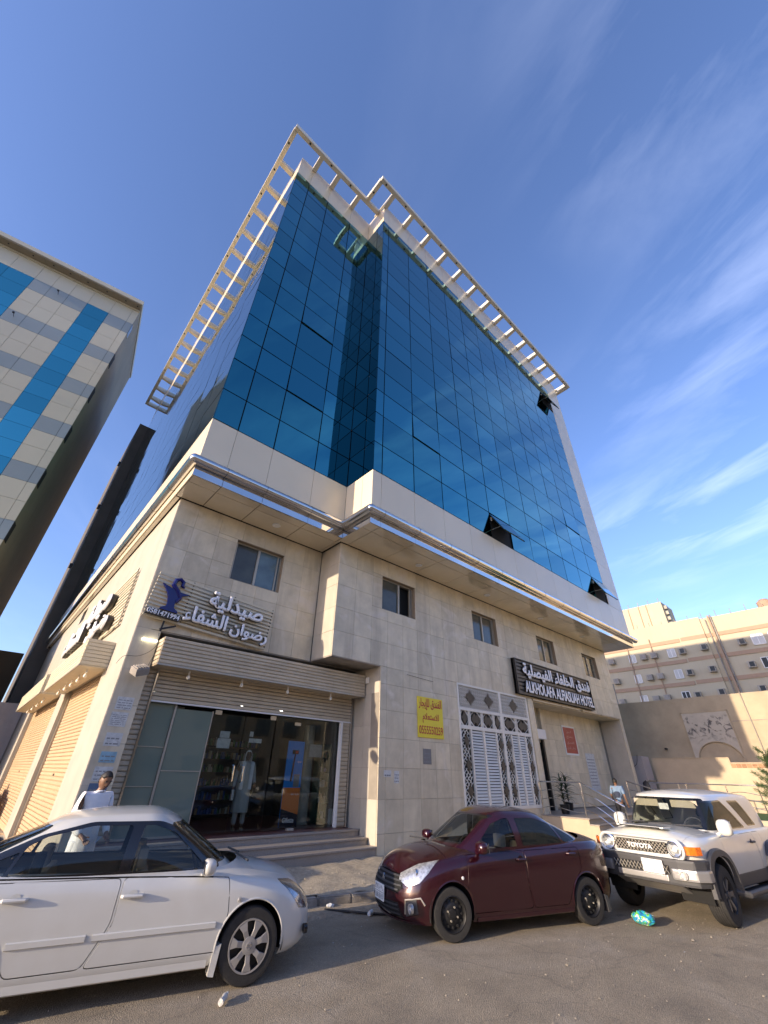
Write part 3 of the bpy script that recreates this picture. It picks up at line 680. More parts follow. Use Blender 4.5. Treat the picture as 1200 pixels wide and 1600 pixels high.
# the long shutter box above
def shutter_box(face, pl, back, a, b, z0, z1, mat):
    m = MB()
    if face == 'F': m.box(a + .01, pl + .022, z0, b - .01, back, z1)
    else: m.box(pl + .022, a + .01, z0, back, b - .01, z1)
    bx = P('shutter_box', m, mat); slats(bx, face, pl, a, b, z0 + .03, z1, .09, mat)
    for e in (a, b):
        s = -1 if e == a else 1
        n = int((z1 - z0 - .03) / .09)
        for i in range(n):
            zz = z0 + .03 + i * (z1 - z0 - .03) / n
            m = MB()
            if face == 'F': m.box(e, pl + .025, zz + .004, e + s * .012, back - .002, zz + .08)
            else: m.box(pl + .025, e, zz + .004, back - .002, e + s * .012, zz + .08)
            m.build('end_slat', mat, bx)
    m = MB()
    if face == 'F': m.box(a - .012, pl - .02, z0 - .012, b + .012, pl + .02, z0 + .03)
    else: m.box(pl - .02, a - .012, z0 - .012, pl + .02, b + .012, z0 + .03)
    m.build('bottom_rail', M['alu'], bx); return bx
shutter_box('F', 10.9, SY, 2.70, 8.98, 4.02, 4.66, M['slat'])
shutter_box('S', 1.47, 2.085, 13.05, 19.2, 4.12, 4.78, M['slatbd'])
shutter_box('S', 1.45, 2.085, 20.3, 28.6, 4.20, 4.86, M['slatbd'])
P('box_soffit', MB().box(2.7, 11.0, 4.03, 8.98, SY + .1, 4.05), M['slat'])
for (a, z, b, t) in SH:
    m = MB(); m.box(2.3, a, 0, 2.34, b, t); s = P('side_shutter', m, M['slatw']); slats(s, 'S', 2.27, a + .12, b - .12, .12, t, .095, M['slatw'])
    for y in (a + .02, b - .1): MB().box(2.2, y, .1, 2.31, y + .08, t).build('guide', M['alu'], s)
    lk = MB().box(2.245, (a + b) / 2 - .09, 1.75, 2.26, (a + b) / 2 + .09, 1.80); lk.build('lock_plate', M['black'], s)
# glazing
def shopglass(a, b, z0, z1, mat, y=11.62, name='shop_glass'): P(name, MB().box(a + .004, y, z0, b - .004, y + .01, z1), mat)
shopglass(2.97, 3.56, .70, 3.3, M['frost']); shopglass(3.62, 4.52, .70, 3.22, M['frost'], 11.60)
shopglass(4.56, 5.46, .72, 3.2, M['shopglass'], 11.64, 'glass_door'); shopglass(5.48, 6.38, .72, 3.2, M['shopglass'], 11.64, 'glass_door'); shopglass(6.40, 8.56, .70, 3.3, M['shopglass'])
m = MB(); m.box(3.565, 11.58, .7, 3.61, 11.64, 3.3); m.box(4.52, 11.59, .7, 4.545, 11.63, 3.24); m.box(3.62, 11.59, 1.92, 4.52, 11.597, 1.94); m.box(2.97, 11.60, 2.38, 3.56, 11.61, 2.395); m.box(2.97, 11.60, 1.62, 3.56, 11.61, 1.635); m.box(3.0, 11.58, .69, 4.54, 11.66, .73); P('glazing_bar', m, M['alu'])
m = MB(); m.box(4.22, 11.63, .7, 4.235, 11.65, 3.2); m.box(4.27, 11.63, .7, 4.285, 11.65, 3.2); P('glazing_bar', m, M['greytxt'])
for x in (5.34, 5.60):
    m = MB().tube([(x, 11.6, 1.72), (x, 11.53, 1.74), (x, 11.53, 2.06), (x, 11.6, 2.08)], .018, 8); P('door_handle', m, M['chrome'], smooth=True)
P('patch_fitting', MB().box(4.6, 11.62, 3.18, 4.78, 11.67, 3.28).box(6.2, 11.62, 3.18, 6.38, 11.67, 3.28).box(7.0, 11.61, 3.1, 7.2, 11.64, 3.18), M['steel'])
# landing, steps
P('shop_floor', MB().box(2.66, 10.95, .3, 9.02, 16, .675), M['redtile'])
steps = empty('shop_steps', 'three long granite steps in front of the pharmacy glass doors', 'steps')
for k, (y, z) in enumerate(((10.2, .38), (10.57, .53), (10.94, .68))):
    m = MB().box(2.35, y, .0, 9.0, 11.0 if k == 2 else y + .40, z - .045); m.build('riser', M['granite'], steps)
    piece('tread', M['granite'], steps, 2.33, y - .025, z - .043, 9.015, (11.1 if k == 2 else y + .37), z + .003 * (k == 2), bev=.006)
# room behind the glass
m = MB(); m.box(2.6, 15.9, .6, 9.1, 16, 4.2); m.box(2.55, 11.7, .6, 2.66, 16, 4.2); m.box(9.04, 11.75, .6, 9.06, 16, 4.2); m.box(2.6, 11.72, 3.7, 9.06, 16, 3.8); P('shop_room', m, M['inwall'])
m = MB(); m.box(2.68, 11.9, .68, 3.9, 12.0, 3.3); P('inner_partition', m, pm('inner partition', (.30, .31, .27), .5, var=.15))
def shelf(name, label, x0, y0, x1, y1, z0, z1, n, mat, goods):
    t = empty(name, label, 'shelf')
    m = MB(); m.box(x0, y1 - .02, z0, x1, y1, z1); m.box(x0, y0, z0, x0 + .02, y1, z1); m.box(x1 - .02, y0, z0, x1, y1, z1); m.build('frame', mat, t)
    rnd = random.Random(5)
    for i in range(n):
        z = z0 + .1 + i * (z1 - z0 - .1) / n; piece('shelf_board', mat, t, x0 + .02, y0, z, x1 - .02, y1 - .02, z + .02)
        x = x0 + .05
        k = 0; gm = [MB() for _ in goods]
        while x < x1 - .1:
            w = rnd.uniform(.05, .09); h = rnd.uniform(.12, .24); k = rnd.randrange(len(goods))
            if rnd.random() < .5: gm[k].box(x, y0 + .03, z + .021, x + w, y0 + .12, z + .02 + h)
            else: gm[k].lathe([(w / 2, 0), (w / 2, h * .7), (w / 5, h * .8), (w / 5, h)], (x + w / 2, y0 + .08, z + .021), n=8)
            x += w + .015
        for a, g_ in enumerate(gm):
            if g_.v: g_.build('shelf_goods', goods[a], t)['kind'] = 'stuff'
    return t
GD = [pm('goods green', (.05, .16, .06), .4), pm('goods white', (.5, .5, .48), .4), pm('goods blue', (.05, .1, .3), .4), pm('goods tan', (.35, .25, .15), .5)]
shelf('display_shelf', 'narrow green shelf of bottles inside the shop beside the right slatted strip', 8.62, 12.5, 9.02, 12.85, .69, 2.75, 5, pm('green shelf', (.08, .14, .09), .4), GD)  # plain green boards
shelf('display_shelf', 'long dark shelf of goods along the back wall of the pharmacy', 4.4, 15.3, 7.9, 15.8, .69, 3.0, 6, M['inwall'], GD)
# advertising stand with blue and orange print
ad = empty('advertising_stand', 'tall blue and orange razor poster stand behind the shop glass', 'poster', (7.45, 12.1, .69))
MB().box(-.28, 0, 0, .27, .03, 2.05).build('board', pm('stand blue', (.0, .24, .75), .4, var=.03), ad)
MB().prism([(-.28, .42), (.27, .28), (.27, .9), (-.28, .9)], lambda u, v, d: (u, d, v), -.006, -.001).build('orange_print', pm('orange print', (.85, .22, .04), .4, var=.03), ad)
MB().prism([(-.28, 0), (.27, 0), (.27, .279), (-.28, .419)], lambda u, v, d: (u, d, v), -.006, -.001).build('navy_print', pm('navy print', (.008, .01, .035), .4), ad)
m = MB(); m.tube([(-.08, -.015, 1.05), (-.04, -.015, 1.55), (-.02, -.015, 1.72)], [.03, .02, .015], 8); m.box(-.12, -.02, 1.72, .08, -.008, 1.82); m.build('razor_print', M['black'], ad, smooth=True)
MB().box(-.03, -.012, 1.74, .06, -.021, 1.80).build('razor_head', M['redtxt'], ad)
MB().box(.02, -.008, .92, .20, -.003, 1.22).build('pack_print', M['greytxt'], ad)
text('brand_print', 'Gillette', .36, .12, ad, (-.2, -.007, .1), M['letter'], depth=.006, bold=.03)
text('print_line', 'ماكينة حلاقة', .26, .05, ad, (-.02, -.007, .72), M['letter'], depth=.004, bold=.01, arabic=True)
text('print_line', 'جديد', .14, .05, ad, (.08, -.003, 1.5), M['letter'], depth=.004, bold=.01, arabic=True)
col = empty('display_column', 'pearly round display column with a small screen inside the shop', 'column', (8.25, 12.7, .69))
MB().lathe([(.2, 0), (.2, .05), (.17, .06), (.17, 2.55)], n=24).build('shaft', pm('pearl column', (.40, .38, .33), .25, coat=.5), col, smooth=True)
MB().box(-.1, -.24, 1.68, .36, -.2, 2.02).build('screen', M['paper'], col)
tag(MB().box(8.92, 12.1, .69, 9.03, 12.3, 1.06).build('small_heater', M['whitep'], bevel=.01), 'small white upright box on the shop floor at the right door post', 'box')
tag(MB().box(4.82, 11.655, 2.44, 5.17, 11.66, 2.66).box(4.86, 11.657, 2.67, 5.12, 11.661, 2.82).build('paper_notice', M['paper'], None), 'white paper notices stuck inside the left leaf of the glass door', 'notice')
tag(MB().box(5.68, 11.655, 2.6, 6.05, 11.66, 2.7).box(5.68, 11.657, 2.74, 5.78, 11.661, 2.86).build('paper_notice', M['paper'], None), 'small white stickers above the right door handle', 'notice')
tag(MB().box(7.02, 11.38, .69, 7.2, 11.5, .74).build('door_stop', M['alu'], None, bevel=.01), 'small pale wedge lying on the shop threshold', 'door stop')
tag(MB().box(9.0, 10.75, 4.42, 9.034, 10.9, 4.6).build('junction_box', M['whitep'], None, bevel=.01), 'white junction box at the right end of the front shutter box', 'junction box')
# ceiling spots inside the shop are switched on in the photograph
for i, (x, y) in enumerate(((4.6, 12.4), (5.3, 12.6), (6.1, 13.4), (6.6, 14.2), (3.3, 12.9), (7.6, 13.6))):
    t = tag(MB().lathe([(.05, 0), (.05, -.015)], (x, y, 3.69), n=12).build('ceiling_spot', pm('lit spot %d' % i, (1, .95, .85), emit=((1, .93, .8), 5))), 'lit round ceiling spot inside the pharmacy, ' + ('above the left glass door', 'above the right glass door', 'in the middle behind the doors', 'deepest in the middle', 'farthest left behind the frosted panel', 'farthest right above the poster stand')[i], 'lamp', 'ceiling spots inside the pharmacy')
# bare bulbs under the shutter boxes
ords = ['first', 'second', 'third', 'fourth', 'fifth', 'sixth', 'seventh', 'eighth', 'ninth']
def bulb(x, y, z, lab, grp):
    t = empty('light_bulb', lab, 'bulb', (x, y, z), group=grp)
    MB().lathe([(.02, 0), (.025, -.06), (.018, -.07)], n=10).build('socket', M['whitep'], t, smooth=True)
    MB().lathe([(.014, -.065), (.02, -.085), (.04, -.12), (.045, -.15), (.035, -.18), (.001, -.195)], n=14).build('bulb', M['bulb'], t, smooth=True)
for i, x in enumerate((3.55, 4.95, 6.35, 7.85)): bulb(x, 11.15, 4.01, '%s bulb from the left under the front shutter box' % ords[i], 'bare bulbs under the front shutter box')
for i, y in enumerate((13.6, 14.6, 15.6, 16.6, 17.8)): bulb(1.75, y, 4.11, '%s bulb from the street under the nearer side shutter box' % ords[i], 'bare bulbs under the nearer side shutter box')
for i, y in enumerate((21.6, 23.2, 24.8, 26.4)): bulb(1.75, y, 4.19, '%s bulb from the street under the farther side shutter box' % ords[i], 'bare bulbs under the farther side shutter box')

# ------------------------------------------------------------------ signs
sg = empty('pharmacy_sign', 'sagging beige slatted pharmacy sign with white letters and a navy snake and bowl', 'sign', (2.1, 11.22, 5.12)); sg.rotation_euler = (0, R_(4.2), 0)
for i in range(12):
    piece('sign_slat', M['slatbd'], sg, 0, -.035, .01 + i * .1, 3.36, 0, .07 + i * .1, bev=.006)
for x in (.9, 2.1, 3.33):
    MB().box(x, 0, .02, x + .03, .03, 1.2).build('sign_strut', M['black'], sg)
MB().box(.52, .0, -.25, .56, .03, .1).obox((.68, .015, -.12), (.17, 0, .09), (0, .01, 0), (.01, 0, -.02)).build('sign_bracket', M['black'], sg)
text('sign_letters', 'صيدلية', 1.62, .56, sg, (1.40, -.04, .56), M['letter'], M['letside'], .15, .045, arabic=True)
text('sign_letters', 'رضوان', 1.14, .44, sg, (2.16, -.04, .05), M['letter'], M['letside'], .14, .045, arabic=True)
text('sign_letters', 'الشفاء', 1.18, .45, sg, (.88, -.04, .11), M['letter'], M['letside'], .14, .045, arabic=True)
MB().box(.02, -.134, .05, .84, -.04, .20).build('number_shadow_plate', M['letside'], sg); text('sign_number', '0581471994', .79, .125, sg, (.035, -.135, .065), M['letter'], M['letter'], .02, .02)  # black plate added as the dark shadow behind the digits
m = MB(); m.prism([(-.42, .74), (-.12, .66), (.1, .62), (.40, .62), (.22, .52), (.17, .44), (.11, .34), (.09, .22), (.12, .12), (.24, .05), (.25, 0), (-.25, 0), (-.24, .05), (-.13, .11), (-.10, .2), (-.13, .32), (-.16, .42), (-.22, .52), (-.30, .62)], lambda u, v, d: (u * .88 + .52, -d, v * .88 + .24), .04, .11)
m.tube([(.52 + a * .88, -.08, .24 + b * .88) for a, b in ((.10, .3), (.18, .45), (.05, .62), (-.12, .78), (-.10, .94), (.02, 1.0), (.12, .94), (.12, .82), (.20, .78))], [.05, .06, .065, .06, .055, .05, .05, .05, .02], 10)
m.build('snake_and_bowl', M['navy'], sg, smooth=False)
ss = empty('side_sign', 'sunlit slatted pharmacy sign with dark edged white letters on the left side wall', 'sign', (2.05, 13.45, 5.35))
for i in range(13): piece('sign_slat', M['slatbd'], ss, -.05, 0, .0 + i * .135, -.02, 9.2, .075 + i * .135, bev=.006)
for y in (.02, 3.0, 6.0, 9.1): MB().box(-.02, y, 0, 0, y + .04, 1.75).build('sign_strut', M['alu'], ss)
text('sign_letters', 'صيدلية', 3.5, .95, ss, (-.06, 5.0, .72), M['letter'], M['letside'], .22, .035, 'S', True)
text('sign_letters', 'رضوان', 2.9, .62, ss, (-.06, 3.6, .02), M['letter'], M['letside'], .22, .035, 'S', True)
text('sign_letters', 'الشفاء', 3.4, .9, ss, (-.06, 8.9, .45), M['letter'], M['letside'], .22, .035, 'S', True)
hs = empty('hotel_sign', 'long black hotel sign with white Arabic and Latin letters above the doorway', 'sign', (16.72, YW - .02, 4.97))
MB().box(0, -.10, 0, 7.13, -.0, 1.46).build('back_board', M['black'], hs)
for i in range(9): piece('sign_slat', M['letside'], hs, .03, -.14, .03 + i * .16, 7.1, -.101, .15 + i * .16, bev=.012)
m = MB()
for b in ((0, -.2, 0, 7.13, -.02, .035), (0, -.2, 1.425, 7.13, -.02, 1.46), (0, -.2, .036, .05, -.02, 1.424), (7.08, -.2, .036, 7.13, -.02, 1.424)): m.box(*b)
m.build('sign_frame', M['black'], hs)
text('sign_letters', 'فندق الخلفاء الفيصلية', 6.45, .66, hs, (.55, -.145, .70), M['letter'], M['letside'], .08, .05, arabic=True)
text('sign_letters', 'ALKHOLAFA ALFIASLIAH HOTEL', 6.5, .50, hs, (.55, -.145, .10), M['letter'], M['letside'], .08, .035)
yb = empty('yellow_notice', 'yellow rental board with red Arabic writing and phone number on the stone wall', 'notice', (10.68, YW - .02, 2.98))
MB().box(0, -.012, 0, 1.23, .015, 1.20).build('board', M['yellow'], yb)
text('red_writing', 'الفندق للإيجار', 1.12, .36, yb, (.05, -.013, .80), M['redtxt'], depth=.004, bold=.02, arabic=True)
text('red_writing', 'للاستعلام', .8, .30, yb, (.22, -.013, .42), M['redtxt'], depth=.004, bold=.02, arabic=True)
text('red_writing', '0555550259', 1.14, .24, yb, (.045, -.013, .10), M['redtxt'], depth=.004, bold=.01)
rb = empty('red_notice', 'red notice with white border beside the hotel doorway', 'notice', (22.3, RB - .035, 2.95))
MB().box(0, -.02, 0, 1.32, 0, 1.30).build('white_border', M['whitep'], rb); MB().box(.08, -.026, .08, 1.24, -.021, 1.22).build('red_sheet', M['redbd'], rb)
for i, t_ in enumerate(('الدخول', 'يمنع', 'الفندق', 'مواقف الفندق')): text('print_line', t_, .5 + .12 * i, .14, rb, (.36 - .06 * i, -.03, .95 - .24 * i), pm('pale red print %d' % i, (.62, .3, .26), .5), depth=.003, bold=.0, arabic=True)
def paper(name, lab, x, y, z, w, h, rows=4, mat='paper', face='F', cols=1):
    t = empty(name, lab, 'notice', (x, y, z)); 
    f = (lambda a, b, c, d, e, g: (a, -e, b, c, -g, d))
    MB().box(0, -.004, 0, w, 0, h).build('sheet', M[mat] if isinstance(mat, str) else mat, t)
    m = MB(); rnd = random.Random(hash(lab) % 99)
    for i in range(rows):
        z0 = h * (.12 + .78 * i / rows)
        x0 = w * .1
        while x0 < w * .85:
            ww = rnd.uniform(.02, .09) * 1.2; m.box(x0, -.006, z0, min(x0 + ww, w * .92), -.0041, z0 + h * .22 / rows); x0 += ww + .02
    m.build('print_line', M['greytxt'], t)
    return t
bluep = pm('blue faded paper', (.25, .42, .52), .7, var=.2, scale=9)
paper('paper_notice', 'torn white flyer, topmost on the shaded left pillar', 2.22, YW2 - .004, 3.05, .34, .26)
paper('paper_notice', 'grey flyer under the topmost one on the left pillar', 2.2, YW2 - .004, 2.72, .34, .28, 6)
paper('paper_notice', 'scraped flyer remains in the middle of the left pillar', 2.24, YW2 - .004, 2.35, .32, .25, 2)
paper('paper_notice', 'pale blue torn flyer on the left pillar', 2.26, YW2 - .004, 2.05, .30, .2, 2, bluep)
paper('paper_notice', 'white flyer with a heading low on the left pillar', 2.24, YW2 - .004, 1.72, .34, .26, 3)
paper('paper_notice', 'dark blue sticker, lowest on the left pillar', 2.24, YW2 - .004, 1.54, .34, .15, 1, pm('blue sticker', (.10, .15, .24), .6))
paper('wall_sticker', 'small grey stencilled sticker on the stone wall under the yellow board', 10.9, YW - .004, 2.25, .38, .42, 3, pm('grey sticker', (.2, .19, .18), .8))
paper('wall_sticker', 'small white sticker low on the stone wall, left one of two', 9.25, YW - .004, 1.9, .28, .16, 1)
paper('wall_sticker', 'small faded sticker low on the stone wall, right one of two', 9.65, YW - .004, 1.75, .2, .3, 3)
paper('wall_sticker', 'grid of faded white slips on the recess wall right of the red notice', 24.3, RB - .034, 1.5, 1.0, 1.6, 9)

# ornate metal screen doors
scr = P('metal_screen', MB().box(12.84, YW + .12, 1.0, 17.46, YW + .15, 4.88), M['dark'])
SW = pm('painted grille white', (.72, .69, .62), .45, var=.06)
m = MB()
for b in ((12.80, 1.0, 12.88, 4.89), (17.42, 1.0, 17.50, 4.89), (12.88, 4.82, 17.42, 4.89), (15.40, 1.0, 15.55, 4.82), (12.88, 3.98, 15.40, 4.08), (15.55, 3.98, 17.42, 4.08), (12.88, 3.38, 15.40, 3.50), (15.55, 3.38, 17.42, 3.50), (14.17, 1.0, 14.25, 3.38), (16.48, 1.0, 16.56, 3.38),
          (12.88, 1.0, 14.17, 1.1), (14.25, 1.0, 15.40, 1.1), (15.55, 1.0, 16.48, 1.1), (16.56, 1.0, 17.42, 1.1), (13.42, 1.1, 13.48, 3.38), (14.98, 1.1, 15.03, 3.38), (15.98, 1.1, 16.04, 3.38), (17.0, 1.1, 17.05, 3.38)): m.box(b[0], YW - .03, b[1], b[2], YW + .06, b[3])
m.build('screen_frame', SW, scr, bevel=.006)
for a, b in ((13.48, 14.17), (14.25, 14.98), (16.04, 16.48), (16.56, 17.0)):
    n = 25; key = ('lou', round(b - a, 3))
    if key not in _cache:
        mm = MB().prism([(0, 0), (.012, 0), (.05, .066), (.038, .070)], lambda u, v, d: (d, u - .01, v), 0, b - a); me = mm.mesh('louvre_slat'); me.materials.append(SW); _cache[key] = me
    for i in range(n):
        o = bpy.data.objects.new('louvre_slat', _cache[key]); COL.objects.link(o); o.parent = scr; o.location = (a, YW, 1.115 + i * 2.26 / n)
def lattice(x0, z0, x1, z1, st):
    m = MB(); y = YW + .01; r = .017
    for sgn in (1, -1):
        k = -(z1 - z0)
        while k < (x1 - x0) + (z1 - z0):
            pts = []
            for q in np.linspace(0, z1 - z0, 30):
                x = x0 + k + (q if sgn > 0 else (z1 - z0) - q) + .03 * math.sin(q * 2 * math.pi / st)
                if x0 < x < x1: pts.append((x, y + sgn * .006, z0 + q))
            if len(pts) > 1: m.tube(pts, r, 4, False)
            k += st
    o = m.build('lattice', SW, scr); return o
for b in ((12.9, 4.09, 15.38, 4.81, .13), (15.57, 4.09, 17.4, 4.81, .13)): lattice(*b)
for b in ((12.9, 1.1, 13.4, 3.37), (15.05, 1.1, 15.38, 3.37), (15.57, 1.1, 15.96, 3.37), (17.07, 1.1, 17.4, 3.37)): lattice(*b, .17)
rose = pm('dark cast rosette', (.075, .06, .04), .6, var=.2)
def rosette(x, z, rx, rz):
    n = 16; poly = [(math.cos(2 * math.pi * k / n) * rx * (1 if k % 4 == 0 else .72 if k % 2 == 0 else .55), math.sin(2 * math.pi * k / n) * rz * (1 if k % 4 == 0 else .72 if k % 2 == 0 else .55)) for k in range(n)]
    MB().prism(poly, lambda u, v, d: (x + u, YW + d, z + v), -.035, .0).build('rosette', rose, scr)
for x in (13.55, 14.7, 16.4): rosette(x, 4.45, .36, .27)
for x in (13.15, 15.22, 15.76, 17.23):
    for z in (1.55, 2.3, 3.0): rosette(x, z, .17, .23)
for a, b, s in ((12.9, 13.38, .17), (13.46, 14.14, .27), (14.22, 14.88, .27), (14.95, 15.38, .17), (15.6, 16.42, .33), (16.52, 17.4, .33)):
    c = (a + b) / 2; m = MB()
    for u in (a, b): m.box(u - .02, YW - .02, 3.5, u + .02, YW + .04, 3.98)
    for sx in (-1, 1):
        for sz in (-1, 1): m.obox((c + sx * (b - a) * .32, YW + .02, 3.74 + sz * .15), ((b - a) * .17, 0, -sx * sz * .09), (0, .01, 0), (.012, 0, .018))
    m.build('diamond_frame', SW, scr)
    MB().prism([(-s, 0), (0, -.2), (s, 0), (0, .2)] if s < .2 else [(-s, .02), (-s * .5, -.19), (-.02, -.1), (s * .3, -.2), (s, -.02), (s * .5, .19), (.02, .1), (-s * .3, .2)], lambda u, v, d: (c + u, YW + d, 3.74 + v), -.01, .03).build('diamond', rose, scr)

# floodlight on the left pillar, loose wires, small fittings
fl = empty('floodlight', 'grey box floodlight hanging beside the left end of the front shutter box', 'lamp', (2.42, 11.05, 3.85)); fl.rotation_euler = (R_(25), R_(-18), R_(20))
MB().box(-.16, -.12, -.08, .16, .12, .08).build('housing', M['cement'], fl, bevel=.02); MB().box(-.13, -.10, -.095, .13, .10, -.081).build('lens', M['paper'], fl)
for i in range(5): MB().box(-.13 + i * .06, -.1, .081, -.11 + i * .06, .1, .11).build('cooling_fin', M['cement'], fl)
MB().tube([(0, .1, 0), (.1, .22, .02)], .015, 8).build('bracket', M['black'], fl)
def wire(label, pts, r=.006, mat='black'):
    P_ = [Vector(p) for p in pts]; out = []
    for i in range(len(P_) - 1):
        a, b, c, d = P_[max(i - 1, 0)], P_[i], P_[i + 1], P_[min(i + 2, len(P_) - 1)]
        for k in range(8):
            t = k / 8; out.append(.5 * ((2 * b) + (c - a) * t + (2 * a - 5 * b + 4 * c - d) * t * t + (3 * b - a - 3 * c + d) * t ** 3))
    out.append(P_[-1]); return tag(MB().tube(out, r, 6).build('cable', M[mat], None, smooth=True), label, 'cable')
wire('thin loose cable looping from the floodlight to the sunlit pillar edge', [(2.75, 11.28, 4.75), (2.6, 11.28, 4.4), (2.35, 11.27, 4.2), (2.05, 11.3, 4.15), (1.98, 11.5, 4.0)], .005)
wire('short cable hanging from the overhang to the floodlight', [(2.62, 11.28, 4.8), (2.66, 11.2, 4.4), (2.6, 11.15, 4.1), (2.55, 11.1, 3.9)], .005)
tag(MB().tube([(2.3, 11.29, 4.6), (2.64, 11.29, 4.6)], .018, 10).build('tube_light', pm('lit tube', (1, 1, .9), emit=((1, 1, .82), 2.5))), 'lit fluorescent tube at the top of the left pillar', 'lamp')
m = MB().tube([(10.2, 10.19, 4.78), (11.1, 10.19, 4.74), (11.5, 10.19, 4.73)], .006, 5); tag(m.build('cable', M['black']), 'short dark cable on the stone wall above the yellow board', 'cable')
tag(MB().box(1.93, 13.75, 2.3, 2.085, 13.55, 2.4).build('hook', M['alu']), 'tiny bracket on the sunlit pillar by the nearer side shutter', 'bracket') if False else None

# ------------------------------------------------------------------ cars
def curve(pts):
    xs = [p[0] for p in pts]; ys = [p[1] for p in pts]; n = len(xs)
    if n == 1: return lambda x: ys[0]
    d = [(ys[i + 1] - ys[i]) / (xs[i + 1] - xs[i]) for i in range(n - 1)]
    t = [d[0]] + [0 if d[i - 1] * d[i] <= 0 else 2 * d[i - 1] * d[i] / (d[i - 1] + d[i]) for i in range(1, n - 1)] + [d[-1]]
    def f(x):
        if x <= xs[0]: return ys[0]
        if x >= xs[-1]: return ys[-1]
        for i in range(n - 1):
            if x <= xs[i + 1]: break
        h = xs[i + 1] - xs[i]; s = (x - xs[i]) / h
        return (2 * s ** 3 - 3 * s * s + 1) * ys[i] + (s ** 3 - 2 * s * s + s) * h * t[i] + (3 * s * s - 2 * s ** 3) * ys[i + 1] + (s ** 3 - s * s) * h * t[i + 1]
    return f
WS = [0, .08, .18, .28, .38, .48, .57, .65, .72, .78, .84, .885, .92, .945, .965, .98]
def half_outline(F, B, W, pf, qf, pb, qb, K=46):
    xm = (F + B) / 2; a = F - xm; pts = []
    fx = lambda w, p, q: (1 - w ** q) ** (1 / p)
    for w in WS: pts.append((xm + a * fx(w, pf, qf), W * w))
    xe, xb = fx(WS[-1], pf, qf), fx(WS[-1], pb, qb)
    for i in range(1, K):
        x = xe + (-xb - xe) * i / K
        w = (1 - abs(x) ** pf) ** (1 / qf) if x >= 0 else (1 - abs(x) ** pb) ** (1 / qb)
        pts.append((xm + a * x, W * w))
    for w in reversed(WS): pts.append((xm - a * fx(w, pb, qb), W * w))
    return pts
def ring_mesh(rings):        # rings: lists of (x, y, z) for y >= 0, front centre to rear centre
    bm = bmesh.new(); M_ = len(rings[0])
    for s in (1, -1):
        vv = [[bm.verts.new((x, y * s, z)) for x, y, z in r] for r in rings]
        for j in range(len(rings) - 1):
            for i in range(M_ - 1):
                q = [vv[j][i], vv[j][i + 1], vv[j + 1][i + 1], vv[j + 1][i]]
                if s < 0: q.reverse()
                try: bm.faces.new(q)
                except ValueError: pass
    bmesh.ops.remove_doubles(bm, verts=bm.verts, dist=1e-5)
    bmesh.ops.recalc_face_normals(bm, faces=bm.faces)
    return bm
def inpoly(p, poly):
    x, y = p; c = False; n = len(poly)
    for i in range(n):
        (x1, y1), (x2, y2) = poly[i], poly[i - 1]
        if (y1 > y) != (y2 > y) and x < (x2 - x1) * (y - y1) / (y2 - y1) + x1: c = not c
    return c
PROJ = {'y': (Vector((1, 0, 0)), Vector((0, 0, 1))), 'x': (Vector((0, 1, 0)), Vector((0, 0, 1))), 'z': (Vector((1, 0, 0)), Vector((0, 1, 0)))}
def roundpoly(poly, r, n=3):
    out = []
    for i in range(len(poly)):
        a, b, c = map(Vector, (poly[i - 1], poly[i], poly[(i + 1) % len(poly)]))
        rr = min(r, (a - b).length * .45, (c - b).length * .45); p, q = b + (a - b).normalized() * rr, b + (c - b).normalized() * rr
        for k in range(n + 1):
            t = k / n; out.append(tuple(p * (1 - t) ** 2 + b * 2 * t * (1 - t) + q * t * t))
    return out
def cut(bm, poly, ax, filt):
    U, V = PROJ[ax] if isinstance(ax, str) else ax
    W = U.cross(V)
    x0, x1 = min(p[0] for p in poly), max(p[0] for p in poly); y0, y1 = min(p[1] for p in poly), max(p[1] for p in poly)
    n = len(poly)
    for i in range(n):
        a, b = Vector(poly[i]), Vector(poly[(i + 1) % n]); d = b - a
        if d.length < 1e-6: continue
        lo = (min(a.x, b.x) - 1e-4, min(a.y, b.y) - 1e-4); hi = (max(a.x, b.x) + 1e-4, max(a.y, b.y) + 1e-4)
        fs = []
        for f in bm.faces:
            us = [v.co.dot(U) for v in f.verts]
            if min(us) > hi[0] or max(us) < lo[0]: continue
            vs = [v.co.dot(V) for v in f.verts]
            if min(vs) > hi[1] or max(vs) < lo[1]: continue
            if filt(f): fs.append(f)
        if not fs: continue
        ge = set(fs)
        for f in fs: ge.update(f.edges); ge.update(f.verts)
        no = (U * -d.y + V * d.x).normalized(); co = U * a.x + V * a.y
        bmesh.ops.bisect_plane(bm, geom=list(ge), dist=1e-5, plane_co=co, plane_no=no)
    res = []
    for f in bm.faces:
        c = f.calc_center_median(); u, v = c.dot(U), c.dot(V)
        if x0 <= u <= x1 and y0 <= v <= y1 and inpoly((u, v), poly) and filt(f): res.append(f)
    return res
def take(bm, faces, side=None):
    """move faces into a new bmesh (optionally only those on one side of the car)"""
    if side: faces = [f for f in faces if f.calc_center_median().y * side > 0]
    nb = bmesh.new(); mp = {}
    for f in faces:
        q = []
        for v in f.verts:
            if v not in mp: mp[v] = nb.verts.new(v.co)
            q.append(mp[v])
        nb.faces.new(q)
    bmesh.ops.delete(bm, geom=faces, context='FACES')
    nb.normal_update(); return nb
